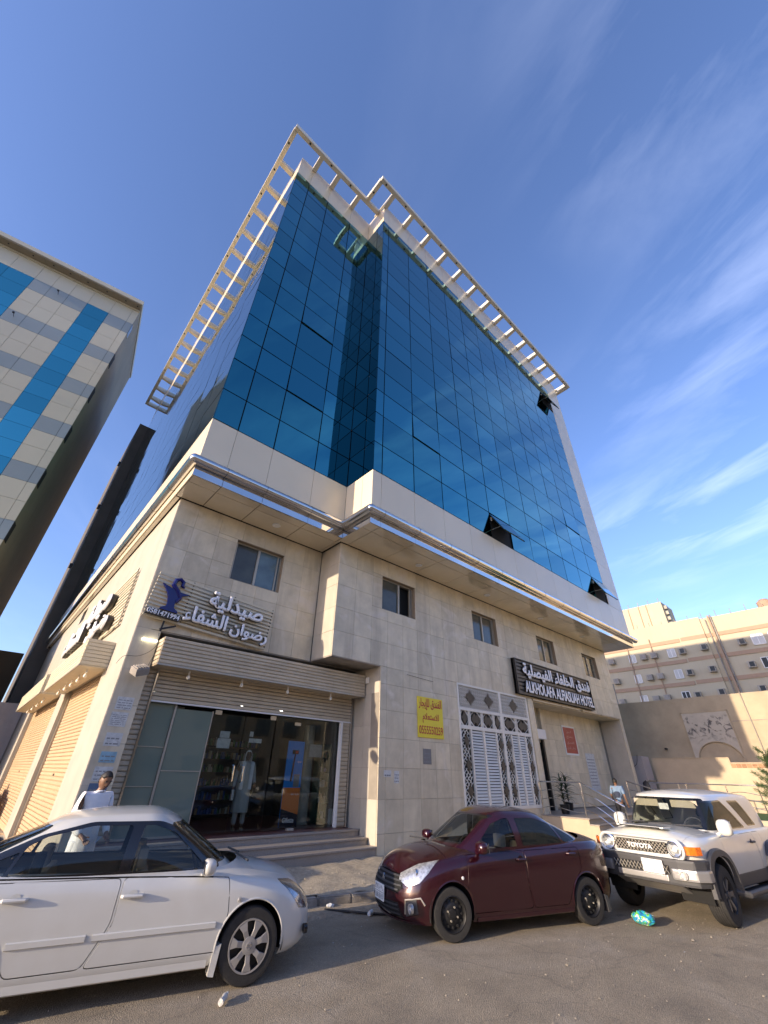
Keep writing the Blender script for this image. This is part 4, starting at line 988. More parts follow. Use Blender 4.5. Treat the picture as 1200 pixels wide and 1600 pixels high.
def bm_obj(bm, name, mat, parent, smooth=True, thick=0, groove=0, off=0):
    bm.normal_update()
    if off:
        for v in bm.verts: v.co += v.normal * off
    if groove:
        bd = [e for e in bm.edges if e.is_boundary]; vs = {v for e in bd for v in e.verts}
        try:
            bmesh.ops.inset_region(bm, faces=bm.faces[:], thickness=groove, depth=0, use_boundary=True)
            bm.normal_update()
            for e in bm.edges:
                if e.is_boundary:
                    for v in e.verts: v.tag = True
            for v in bm.verts:
                if v.tag: v.co -= v.normal * groove * 1.6
        except Exception: pass
    if thick:
        bmesh.ops.solidify(bm, geom=bm.faces[:], thickness=thick)
    me = bpy.data.meshes.new(name); bm.to_mesh(me); bm.free()
    if smooth: me.polygons.foreach_set('use_smooth', [True] * len(me.polygons))
    try: me.set_sharp_from_angle(angle=R_(42))
    except Exception: pass
    return link(name, me, parent, mat)
def paint(name, col, rough=.3, dust=.12, metal=0, coat=1):
    m = pm(name, col, rough, metal, var=.02, scale=1, coat=coat)
    nt = m.node_tree; n = nt.nodes; l = nt.links; p = n['Principled BSDF']; p.inputs['Coat Roughness'].default_value = .05
    # dust: a thin rough film
    nz = n.new('ShaderNodeTexNoise'); nz.inputs['Scale'].default_value = 5; nz.inputs['Detail'].default_value = 6
    tc = n.new('ShaderNodeTexCoord'); l.new(tc.outputs['Object'], nz.inputs[0])
    r = n.new('ShaderNodeMapRange'); r.inputs[1].default_value = .35; r.inputs[2].default_value = .8; r.inputs[3].default_value = dust * .35; r.inputs[4].default_value = dust * 1.6; l.new(nz.outputs[0], r.inputs[0])
    old = p.inputs['Base Color'].links[0].from_socket; mx = n.new('ShaderNodeMix'); mx.data_type = 'RGBA'; l.new(r.outputs[0], mx.inputs[0]); l.new(old, mx.inputs['A']); mx.inputs['B'].default_value = (.34, .29, .22, 1); l.new(mx.outputs['Result'], p.inputs['Base Color'])
    ro = n.new('ShaderNodeMapRange'); ro.inputs[3].default_value = .03; ro.inputs[4].default_value = .22; l.new(nz.outputs[0], ro.inputs[0]); l.new(ro.outputs[0], p.inputs['Coat Roughness'])
    return m
M['white_paint'] = paint('white car paint', (.56, .56, .53), .35, .10)
M['maroon'] = paint('maroon car paint', (.030, .002, .006), .25, .005, metal=.3)
M['cream_paint'] = paint('off white car paint', (.60, .60, .56), .35, .08)
M['carglass'] = glassmat('car glass', (.80, .84, .82), .04, .6)
M['tint'] = glassmat('tinted car glass', (.10, .11, .12), .62, .45)
M['trimblk'] = pm('glossy black trim', (.010, .010, .011), .15, var=0, coat=.5)
M['plastic'] = pm('dark grey plastic', (.045, .045, .048), .55, var=.1, scale=8)
M['under'] = pm('underbody', (.008, .008, .008), .9, var=0)
M['lens'] = glassmat('lamp lens', (.9, .92, .93), .12, 1.0, .02, (.5, .5, .5))
M['reflector'] = pm('lamp reflector', (.60, .60, .59), .28, metal=.7, var=.5, scale=24, coat=.6)
M['reflector_dk'] = pm('headlamp insides', (.22, .235, .26), .22, metal=.85, var=.5, scale=26, coat=1)
M['amber'] = pm('amber lens', (.75, .16, .01), .15, coat=1, var=.25, scale=30)
M['redlens'] = pm('red lens', (.30, .008, .012), .12, coat=1, var=.15, scale=20)
M['rimsil'] = pm('silver wheel cover', (.42, .41, .40), .35, metal=.6, var=.08)
M['rimblk'] = pm('black steel rim', (.018, .018, .019), .45, metal=.3, var=.2)
M['seat'] = pm('beige seat', (.38, .33, .25), .85, var=.08, bump=.2)
M['seatdk'] = pm('dark seat', (.05, .05, .052), .85, var=.08)
M['plate'] = pm('number plate', (.72, .72, .70), .4, var=.06, scale=30)

def wheel(parent, x, y, r, w, kind, side, steer=0, z=None):
    """side = +1 when the outer face looks to +y"""
    t = empty('wheel'); t.parent = parent; t.location = (x, y, r if z is None else z); t.rotation_euler = (0, 0, steer)
    hw = w / 2; rr = r * (.69 if kind != 'suv' else .61)
    s = side
    tp = [(rr, -hw * .95), (r * .86, -hw), (r * .95, -hw * .96), (r * .985, -hw * .8), (r, -hw * .55)]
    prof = tp + [(a, -b) for a, b in reversed(tp)]
    tm = MB(); tm.lathe([(a, b * 1) for a, b in prof], ax='y', n=48, cap=False)
    tm.build('tyre', M['rubber'], t, smooth=True)
    tr = MB()
    for k in range(5):
        yy = -hw * .5 + k * hw * .25
        if kind == 'suv': tr.lathe([(r + .001, yy - .01), (r + .006, yy - .008), (r + .006, yy + .012), (r + .001, yy + .014)], ax='y', n=40, cap=False)
    if tr.v: tr.build('tread', M['rubber'], t)
    dish = MB()
    if kind == 'cover':
        o = s * hw
        dish.lathe([(rr, o * .9), (rr * .97, o * 1.02), (rr * .90, o * .96), (rr * .88, o * .5), (.001, o * .5)], ax='y', n=36, cap=False)
        dish.build('rim', M['rimblk'], t, smooth=True)
        lip = MB().lathe([(rr * 1.0, o * .92), (rr * .985, o * 1.05), (rr * .92, o * 1.03), (rr * .91, o * .9)], ax='y', n=40, cap=False); lip.build('rim_lip', M['rimsil'], t, smooth=True)
        cm = MB()
        for k in range(7):
            a = 2 * math.pi * (k + .3) / 7
            def pt(rad, da, yy): return (rad * math.cos(a + da), yy, rad * math.sin(a + da))
            ti, to = .30, .155
            vs = [pt(rr * .28, -ti * 1.35, o * .98), pt(rr * .28, ti * 1.35, o * .98), pt(rr * .62, .19, o * 1.08), pt(rr * .93, .24, o * 1.03), pt(rr * .93, -.24, o * 1.03), pt(rr * .62, -.19, o * 1.08)]
            vb = [(v[0], o * .80, v[2]) for v in vs]
            cm.add(vs + vb, [(0, 1, 2, 3, 4, 5), (11, 10, 9, 8, 7, 6)] + [(i, i + 6, (i + 1) % 6 + 6, (i + 1) % 6) for i in range(6)])
        cm.build('wheel_cover', M['rimsil'], t, bevel=.004)
        MB().lathe([(rr * .34, o * .95), (rr * .33, o * 1.06), (rr * .2, o * 1.10), (.001, o * 1.10)], ax='y', n=24, cap=False).build('hub', M['rimsil'], t, smooth=True)
        MB().lathe([(rr * .16, o * 1.105), (rr * .15, o * 1.14), (.001, o * 1.14)], ax='y', n=20, cap=False).build('hub_cap', M['greytxt'], t, smooth=True)
        em = MB()
        for ra, rb in ((.13, .09), (.045, .08), (.10, .035)):
            em.tube([(rr * ra * math.cos(k * .524), o * 1.145, rr * rb * math.sin(k * .524) + (rr * .02 if ra == .10 else 0)) for k in range(13)], .0025, 5, False)
        em.build('emblem', M['chrome'], t)
    elif kind == 'steel':
        o = s * hw
        dish.lathe([(rr, o * .9), (rr * .95, o * .95), (rr * .9, o * .8), (rr * .84, o * .35), (rr * .6, o * .45), (rr * .5, o * .62), (rr * .3, o * .62), (rr * .26, o * .75), (rr * .15, o * .78), (.001, o * .78)], ax='y', n=40, cap=False)
        dish.build('rim', M['rimblk'], t, smooth=True)
        h = MB()
        for k in range(12):
            a = k * math.pi / 6; c = Vector((rr * .70 * math.cos(a), o * .47, rr * .70 * math.sin(a))); h.lathe([(.016, -.006), (.016, .012)], c, ax='y', n=8)
        h.build('rim_hole', M['under'], t)
        h = MB()
        for k in range(4):
            a = k * math.pi / 2 + .4; h.lathe([(.012, 0), (.012, s * .02)], (rr * .38 * math.cos(a), o * .62, rr * .38 * math.sin(a)), ax='y', n=6)
        h.build('wheel_nut', M['alu'], t)
    else:
        o = s * hw
        dish.lathe([(rr, o * .9), (rr * .97, o * .98), (rr * .92, o * .85), (rr * .88, o * .1), (.001, o * .05)], ax='y', n=40, cap=False)
        dish.build('rim', M['rimblk'], t, smooth=True)
        for k in range(6):
            a = 2 * math.pi * k / 6; m = MB()
            def pt(rad, da, yy): return (rad * math.cos(a + da), yy, rad * math.sin(a + da))
            vs = [pt(rr * .2, -.5, o * .72), pt(rr * .2, .5, o * .72), pt(rr * .92, .17, o * .88), pt(rr * .92, -.17, o * .88)]; vb = [(v[0], v[1] - s * .05, v[2]) for v in vs]
            m.add(vs + vb, [(0, 1, 2, 3), (7, 6, 5, 4)] + [(i, i + 4, (i + 1) % 4 + 4, (i + 1) % 4) for i in range(4)]); m.build('spoke', pm_spoke, t, bevel=.006)
        MB().lathe([(rr * .25, o * .6), (rr * .22, o * .86), (.001, o * .9)], ax='y', n=20, cap=False).build('hub', M['plastic'], t, smooth=True)
    return t
pm_spoke = pm('grey alloy spoke', (.13, .125, .12), .4, metal=.5, var=.1)

def car(S):
    """builds a car in its own frame: x forward from between the axles, y left, z up"""
    root = empty(S['name'], S['label'], S['cat'])
    zb, zs, zt = curve(S['zb']), curve(S['zs']), curve(S['zt'])
    Ft, Bt, Wt = curve(S['Ft']), curve(S['Bt']), curve(S['Wt'])
    pf, qf, pb, qb = S['plan']
    rings = []
    for t in S['levels']:
        o = half_outline(Ft(t), Bt(t), Wt(t), pf, qf, pb, qb)
        rings.append([(x, y, zb(x) + (zs(x) - zb(x)) * t) for x, y in o])
    top = rings[-1]; F1, B1 = Ft(1), Bt(1)
    for r in S.get('tops', (.06, .14, .26, .42, .60, .80, 1.0)):
        ring = []
        for x, y, z in top:
            xc = min(max(x, B1 + .25), F1 - .25); xx = x + (xc - x) * r * .9; g = 1 - (1 - r) ** 2.2
            z0 = zs(xx); ring.append((xx, y * (1 - r), z0 + (zt(xx) - z0) * g))
        rings.append(ring)
    bm = ring_mesh(rings)
    G = S['gh']; gF, gB, gW = curve(G['F']), curve(G['B']), curve(G['W']); gp = G['plan']; zr, zc = curve(G['zr']), curve(G['zc'])
    gr = []
    for s in G['levels']:
        o = half_outline(gF(s), gB(s), gW(s), *gp)
        gr.append([(x, y, (zs(x) + G.get('dz', -.03)) * (1 - s) + zr(x) * s) if True else None for x, y in o])
    gt = gr[-1]; a1, b1 = gF(1), gB(1)
    for r in (.05, .12, .22, .36, .55, .78, 1.0):
        ring = []
        for x, y, z in gt:
            xc = min(max(x, b1 + .3), a1 - .3); xx = x + (xc - x) * r * .9; g = 1 - (1 - r) ** 2.4
            ring.append((xx, y * (1 - r), zr(xx) + (zc(xx) - zr(xx)) * g))
        gr.append(ring)
    gm = ring_mesh(gr)
    # cabin opening under the greenhouse
    ins = [(x, y) for x, y in half_outline(gF(0) - .06, gB(0) + .06, gW(0) - .05, *gp, K=8)]; ins = ins[::2] if len(ins) > 30 else ins
    loop = ins + [(x, -y) for x, y in reversed(ins[1:-1])]
    fs = cut(bm, loop, 'z', lambda f: f.normal.z > .5 and f.calc_center_median().z > .6); bmesh.ops.delete(bm, geom=fs, context='FACES')
    pnt = S['paint']
    sidef = lambda f: abs(f.normal.y) > .25
    # wheel arches
    for wx in S['axles']:
        n = 36; ar = S['arch']; az = S.get('archz', S['r']); poly = [(wx + ar * math.cos(2 * math.pi * k / n), az + ar * math.sin(2 * math.pi * k / n)) for k in range(n)]
        fs = cut(bm, poly, 'y', lambda f: abs(f.calc_center_median().y) > .45 and abs(f.normal.y) > .05); bmesh.ops.delete(bm, geom=fs, context='FACES')
    def region(b, poly, ax, filt, name, mat, both=True, groove=.0, off=0, label=None, rnd=0):
        if rnd: poly = roundpoly(poly, rnd)
        fs = cut(b, poly, ax, filt); out = []
        if not fs: print('EMPTY region', name); return out
        if both:
            for s in (1, -1):
                fs2 = [f for f in b.faces if f in set(fs)] if False else [f for f in fs if f.is_valid and f.calc_center_median().y * s > 0]
                if fs2: out.append(bm_obj(take(b, fs2), name, mat, root, groove=groove, off=off))
        else: out.append(bm_obj(take(b, fs), name, mat, root, groove=groove, off=off))
        if label:
            for o in out: o['label'] = label
        return out
    # windows in the greenhouse: black frame first, glass cut out of it
    for poly, r in S['frames']:
        fs = cut(gm, roundpoly(poly, r), 'y', sidef)
        for s in (1, -1):
            fs2 = [f for f in fs if f.is_valid and f.calc_center_median().y * s > 0]
            fb = take(gm, fs2)
            for wp, wr, wmat in S['windows']:
                ws = cut(fb, roundpoly(wp, wr), 'y', sidef)
                if ws: bm_obj(take(fb, ws), 'window_glass', wmat, root, off=-.006)
            bm_obj(fb, 'window_frame', S.get('framemat', M['trimblk']), root)
    for nm, poly, sg_, mt in S['screens']:
        fs = cut(gm, roundpoly(poly, .05), 'x', lambda f: f.normal.x * sg_ > .22)
        fb = take(gm, fs)
        if mt == 'wind':
            mn = min(p[1] for p in poly); 
            inner = [(p[0] * .955, p[1] + (.022 if p[1] < mn + .05 else -.02)) for p in poly]
            gs = cut(fb, roundpoly(inner, .05), 'x', lambda f: f.normal.x * sg_ > .2)
            if gs: bm_obj(take(fb, gs), nm, S['wglass'], root, off=-.003)
            bm_obj(fb, 'glass_border', M['trimblk'], root)
        else: bm_obj(fb, nm, mt, root, off=-.004)
    # lamps, grille, doors: regions cut out of the skin
    for rg in S['regions']:
        nm, poly, ax, filt, mt, kw = rg
        region(bm, poly, ax, filt, nm, mt, **kw)
    for nm, poly in S['doors']: region(bm, poly, 'y', lambda f: abs(f.normal.y) > .35 and abs(f.calc_center_median().y) > .5, nm, pnt, True, .008, rnd=.05)
    if 'hood' in S:
        region(bm, S['hood'], 'z', lambda f: f.normal.z > .45 and f.calc_center_median().z > .55, 'bonnet', pnt, False, .006, rnd=.08)
    bm_obj(bm, 'body', pnt, root)
    bm_obj(gm, 'roof', S.get('roofmat', pnt), root)
    # underbody, wheel wells, wheels
    m = MB(); W = S['Wt'][1][1]; F0, B0 = S['Ft'][1][1], S['Bt'][1][1]
    zb0 = S['zbmin']
    m.box(B0 + .35, -W * .70, zb0 + .04, F0 - .40, W * .70, zb0 + .10)
    for wx in S['axles']:
        m.box(wx - .5, -W * .42, zb0, wx + .5, W * .42, zb0 + .35)
    m.box(S['axles'][1] + .42, -W + .07, zb0 + .01, S['axles'][0] - .42, W - .07, zb0 + .06)
    m.box(F0 - .75, -W * .5, zb0 + .10, F0 - .30, W * .5, zs(F0 - .3) - .16)
    m.build('underbody', M['under'], root)
    for wx in S['axles']:
        for s in (1, -1):
            wl = MB(); n = 20; ar = S['arch'] + .02; az = S.get('archz', S['r']); vs = []; fs = []
            for k in range(n + 1):
                a = -.25 + (math.pi + .5) * k / n
                for yy in (W * .42, W - .035): vs.append((wx + ar * math.cos(a), s * yy, az + ar * math.sin(a)))
            for k in range(n): fs.append((2 * k, 2 * k + 1, 2 * k + 3, 2 * k + 2))
            wl.add(vs, fs); wl.box(wx - ar, s * W * .40, zb0, wx + ar, s * W * .42, az + ar); wl.build('wheel_well', M['under'], root)
    for wx in S['axles']:
        for s in (1, -1):
            wheel(root, wx, s * S['track'], S['r'], S['tw'], S['wkind'], s, S.get('steer', 0) if wx > 0 else 0)
    # arch lips
    if S.get('lips', True):
        for wx in S['axles']:
            for s in (1, -1):
                pts = []
                for k in range(25):
                    a = -.12 + (math.pi + .24) * k / 24; x = wx + S['arch'] * math.cos(a); z = (S.get('archz', S['r'])) + S['arch'] * math.sin(a)
                    t = min(max((z - zb(x)) / (zs(x) - zb(x)), 0), 1)
                    y = side_y(S, x, t); pts.append((x, s * (y - .004), z))
                MB().tube(pts, .011, 6).build('arch_lip', pnt, root, smooth=True)
    return root
def side_y(S, x, t):
    F, B, W = curve(S['Ft'])(t), curve(S['Bt'])(t), curve(S['Wt'])(t); pf, qf, pb, qb = S['plan']; xm = (F + B) / 2; u = (x - xm) / (F - xm)
    u = max(-1, min(1, u)); return W * ((1 - abs(u) ** pf) ** (1 / qf) if u > 0 else (1 - abs(u) ** pb) ** (1 / qb))
def strip(S, root, name, xs, zf, h, th, mat, s, n=14):
    """a raised moulding that follows the side of the body"""
    zb, zs = curve(S['zb']), curve(S['zs']); vs = []; fs = []
    for i in range(n):
        x = xs[0] + (xs[1] - xs[0]) * i / (n - 1); z = zf(x)
        tt = min(max((z - zb(x)) / (zs(x) - zb(x)), 0), 1); y = side_y(S, x, tt)
        for dz, dy in ((-h, -.004), (-h * .7, th), (h * .7, th), (h, -.004)): vs.append((x, s * (y + dy), z + dz))
    for i in range(n - 1):
        for k in range(3): fs.append((4 * i + k, 4 * i + 4 + k, 4 * i + 5 + k, 4 * i + 1 + k))
    fs += [(0, 1, 2, 3), tuple(4 * (n - 1) + k for k in (3, 2, 1, 0))]
    return MB().add(vs, fs).build(name, mat, root, smooth=True)
def mirror_(root, x, y, z, s, mat, size=(.09, .11, .075)):
    m = MB(); n = 12
    prof = []
    bm = bmesh.new(); bmesh.ops.create_uvsphere(bm, u_segments=16, v_segments=10, radius=1)
    for v in bm.verts:
        v.co = Vector((math.copysign(abs(v.co.x) ** .7, v.co.x) * size[0] * (1 if v.co.x > 0 else .55), math.copysign(abs(v.co.y) ** .8, v.co.y) * size[1], math.copysign(abs(v.co.z) ** .75, v.co.z) * size[2]))
    me = bpy.data.meshes.new('door_mirror'); bm.to_mesh(me); bm.free(); me.polygons.foreach_set('use_smooth', [True] * len(me.polygons))
    o = link('door_mirror', me, root, mat); o.location = (x, s * (y + .1), z)
    MB().box(-size[0] * .56, -size[1] * .8, -size[2] * .75, -size[0] * .50, size[1] * .8, size[2] * .75).build('mirror_glass', M['chrome'], o, bevel=.01)
    MB().tube([(0, -s * .06, -size[2] * .5), (0, -s * .16, -size[2] * 1.0)], [.03, .035], 8).build('mirror_foot', mat, o, smooth=True)
    return o
def handle(root, S, x, z, s, mat, L=.10):
    zb, zs = curve(S['zb']), curve(S['zs']); y = side_y(S, x, (z - zb(x)) / (zs(x) - zb(x)))
    m = MB().tube([(x - L, s * (y + .004), z), (x - L * .85, s * (y + .034), z), (x + L * .85, s * (y + .034), z), (x + L, s * (y + .004), z)], [.014, .017, .017, .013], 8); o = m.build('door_handle', mat, root, smooth=True)
    MB().lathe([(.045, 0), (.03, .003), (.001, .004)], (x, s * (y - .002), z), ax='y', n=20).build('handle_recess', mat, o, smooth=True)
def seats(root, rows_, mat, wheel_side=1, top=1.2):
    for x, ys in rows_:
        for y, w in ys:
            t = MB().prism([(-.25, .38), (.28, .42), (.30, .52), (-.10, .50), (-.22, .95), (-.33, .93), (-.36, .60)], lambda u, v, d: (x + u, y + d, v), -w, w).build('seat', mat, root, bevel=.035)
            MB().box(x - .36, y - .12, .96, x - .26, y + .12, 1.14).build('headrest', mat, t, bevel=.04)
def steering(root, x, y, z, tilt=.45):
    m = MB(); r = .18; m.tube([(x - r * math.sin(tilt) * math.sin(a) * 1, y + r * math.cos(a), z + r * math.cos(tilt) * math.sin(a)) for a in [k * math.pi / 12 for k in range(25)]], .016, 8)
    m.tube([(x, y - r, z), (x, y + r, z)], .016, 6); m.tube([(x, y, z), (x + .3, y, z - .15)], .03, 8); m.build('steering_wheel', M['seatdk'], root, smooth=True)
FRNT = lambda f: f.normal.x > .18
LAMP = (Vector((-.62, .785, 0)), Vector((0, 0, 1)))

# ---- white sedan (parked at the left)
SW_ = dict(name='white_sedan', label='white sedan in the left foreground with round wheel covers and side moulding', cat='car', paint=M['white_paint'],
    zb=[(-2.3, .34), (-1.9, .25), (-1.3, .20), (1.0, .20), (1.9, .20), (2.25, .24)], zbmin=.17,
    zs=[(-2.32, .93), (-2.2, .965), (-1.6, .985), (-.8, .965), (.2, .93), (1.0, .885), (1.5, .82), (1.9, .72), (2.2, .60)],
    zt=[(-2.25, 1.00), (-2.0, 1.08), (-1.5, 1.13), (1.0, 1.02), (1.25, .97), (1.6, .90), (1.95, .80), (2.15, .70)],
    Ft=[(0, 2.04), (.12, 2.12), (.35, 2.15), (.6, 2.145), (.8, 2.11), (.93, 2.06), (1, 2.0)], Bt=[(0, -2.22), (.15, -2.3), (.5, -2.3), (.85, -2.27), (1, -2.2)],
    Wt=[(0, .80), (.10, .835), (.30, .848), (.55, .852), (.8, .838), (.92, .815), (1, .775)], plan=(9, 2.3, 9, 2.3),
    levels=[0, .05, .12, .2, .3, .4, .5, .6, .7, .78, .85, .9, .94, .97, 1.0],
    gh=dict(F=[(0, 1.22), (.5, .78), (1, .34)], B=[(0, -1.88), (.5, -1.46), (1, -.98)], W=[(0, .765), (.3, .74), (.7, .665), (.9, .60), (1, .54)], plan=(5.5, 2.2, 5.5, 2.3), levels=[0, .12, .25, .4, .55, .7, .82, .91, .96, 1],
            zr=[(-1.0, 1.375), (-.5, 1.44), (.0, 1.455), (.36, 1.415)], zc=[(-1.0, 1.43), (-.4, 1.50), (0, 1.505), (.34, 1.455)]),
    axles=(1.3, -1.3), r=.315, arch=.365, archz=.33, track=.735, tw=.195, wkind='cover',
    frames=[([(.88, .955), (.86, 1.0), (.40, 1.31), (.14, 1.395), (-.55, 1.395), (-.98, 1.29), (-1.58, 1.015), (-1.60, .97)], .06)],
    windows=[([(.70, .975), (.66, 1.02), (.32, 1.285), (.08, 1.36), (-.03, 1.36), (-.07, .975)], .03, M['carglass']),
             ([(-.18, .98), (-.14, 1.36), (-.53, 1.36), (-.92, 1.275), (-1.06, 1.20), (-1.13, .985)], .03, M['carglass']),
             ([(-1.17, .99), (-1.10, 1.165), (-1.42, 1.035), (-1.45, 1.0)], .02, M['carglass'])],
    screens=[('windscreen', [(-.66, .99), (.66, .99), (.55, 1.375), (-.55, 1.375)], 1, 'wind'), ('rear_window', [(-.62, 1.06), (.62, 1.06), (.50, 1.36), (-.50, 1.36)], -1, 'wind')], wglass=M['carglass'],
    regions=[('headlight', [(.02, .60), (.26, .555), (.33, .62), (.30, .75), (.07, .72)], (Vector((-.83, .55, 0)), Vector((0, 0, 1))), lambda f: f.calc_center_median().x > 1.6 and f.calc_center_median().y > 0 and f.normal.x > .05, M['reflector'], dict(both=True, groove=.004)),
             ],
    doors=[('front_door', [(.98, .30), (1.02, .60), (.98, .90), (-.10, .94), (-.10, .60), (-.26, .30)]), ('rear_door', [(-.115, .935), (-.115, .60), (-.27, .30), (-.86, .30), (-1.0, .55), (-1.28, .72), (-1.36, .955)])],
    hood=[(1.28, -.6), (1.96, -.44), (1.96, .44), (1.28, .6)])
# second copy of the lamp direction for the right hand side of the car
def mirror_regions(S):
    out = []
    for nm, poly, ax, filt, mt, kw in S['regions']:
        out.append((nm, poly, ax, filt, mt, kw))
        if kw.pop('mir', None) or nm in ('headlight', 'tail_light', 'indicator'):
            U, V = ax
            f2 = (lambda g: (lambda f: g(_Fl(f))))(filt)
            out.append((nm, poly, (Vector((U.x, -U.y, 0)), V), f2, mt, dict(kw)))
    S['regions'] = out
class _Fl:
    def __init__(s, f): s.f = f; n = f.normal; s.normal = Vector((n.x, -n.y, n.z))
    def calc_center_median(s): c = s.f.calc_center_median(); return Vector((c.x, -c.y, c.z))
# headlight axes: U points outward along the corner; origin of u is the car centre
SW_['regions'] = [('headlight', [(-1.56, .655), (-1.50, .70), (-1.17, .795), (-.98, .82), (-1.02, .76), (-1.22, .62), (-1.42, .575), (-1.55, .60)], (Vector((-.5, .866, 0)), Vector((0, 0, 1))), lambda f: f.calc_center_median().x > 1.5 and f.calc_center_median().y > 0 and f.normal.x > -.2, M['reflector'], {})]
# express the lamp outline in that frame from (x, y) pairs instead: helper
def lampdef(name, pts, U, filt, mat, **kw):
    U = Vector(U).normalized(); return (name, [(Vector((x, y, 0)).dot(U), z) for x, y, z in pts], (U, Vector((0, 0, 1))), filt, mat, kw)
fl_ = lambda f: f.calc_center_median().x > 1.3 and f.calc_center_median().y > 0 and f.normal.x > -.1
rl_ = lambda f: f.calc_center_median().x < -1.3 and f.calc_center_median().y > 0 and f.normal.x < .1
SW_['regions'] = [lampdef('headlight', [(2.08, .46, .56), (2.04, .56, .72), (1.93, .68, .80), (1.74, .80, .825), (1.70, .81, .80), (1.80, .79, .68), (1.88, .75, .56), (2.0, .62, .53)], (-.62, .785, 0), fl_, M['reflector_dk'], groove=.004),
    lampdef('tail_light', [(-2.27, .50, .90), (-2.1, .70, .93), (-1.95, .77, .92), (-2.0, .76, .75), (-2.25, .5, .68)], (.62, .785, 0), rl_, M['redlens'], groove=.004),
    ('grille', [(-.40, .56), (.40, .56), (.46, .66), (-.46, .66)], 'x', FRNT, M['plastic'], dict(both=False, groove=.006)),
    ('lower_intake', [(-.5, .28), (.5, .28), (.46, .42), (-.46, .42)], 'x', FRNT, M['plastic'], dict(both=False, groove=.006))]
mirror_regions(SW_)
ws = car(SW_)
ws.location = (2.15, 6.93, 0); ws.rotation_euler = (0, R_(.3), R_(-14.5)); ws.scale = (1.03, 1.03, 1.03)
for s in (1, -1):
    strip(SW_, ws, 'side_moulding', (.90, -.24), lambda x: .515, .028, .016, M['white_paint'], s); strip(SW_, ws, 'side_moulding', (-.30, -.92), lambda x: .515, .028, .016, M['white_paint'], s)
    strip(SW_, ws, 'sill', (.88, -.92), lambda x: .225, .04, .012, M['white_paint'], s)
    strip(SW_, ws, 'belt_trim', (.80, -1.50), lambda x: curve(SW_['zs'])(x) - .005, .008, .004, M['trimblk'], s, 20)
    mirror_(ws, .70, .80, 1.0, s, M['white_paint']); handle(ws, SW_, .02, .80, s, M['white_paint']); handle(ws, SW_, -.98, .83, s, M['white_paint'])
    m = MB().lathe([(.022, 0), (.018, .012), (.001, .014)] if s > 0 else [(.022, 0), (.018, -.012), (.001, -.014)], (1.12, s * .845, .70), ax='y', n=12); m.build('side_indicator', M['reflector'], ws, smooth=True)
    MB().prism([(.93, .34), (1.0, .36), (.97, .12), (.91, .13)], lambda u, v, d: (u, s * d, v), .70, .845).build('mud_flap', M['white_paint'], ws)
    MB().lathe([(.045, -.03), (.045, .006), (.001, .006)], (1.98, s * .70, .37), ax='x', n=14).build('fog_lamp', M['trimblk'], ws)
seats(ws, ((.35, ((.36, .23), (-.36, .23))), (-.62, ((0, .55),))), M['seat']); steering(ws, .72, .36, .93)
MB().prism([(.75, .62), (1.12, .62), (1.08, .89), (.95, .93), (.78, .88)], lambda u, v, d: (u, d, v), -.62, .62).build('dashboard', M['seatdk'], ws, bevel=.03)
MB().box(.42, -.1, 1.26, .45, .1, 1.32).build('inner_mirror', M['plastic'], ws, bevel=.01)
MB().box(-1.9, -.62, .84, -1.15, .62, .88).build('parcel_shelf', M['seatdk'], ws)
for y in (.35, -.35): MB().box(-1.0, y - .12, .9, -.9, y + .12, 1.12).build('headrest', M['seatdk'], ws, bevel=.04)
MB().tube([(1.20, -.6, 1.0), (1.16, -.1, 1.01)], .012, 6).tube([(1.20, 0, 1.01), (1.16, .5, 1.0)], .012, 6).build('wiper', M['plastic'], ws)
MB().box(-1.33, -.72, 1.0, -1.30, -.60, 1.04).build('window_sticker', M['paper'], ws) if False else None

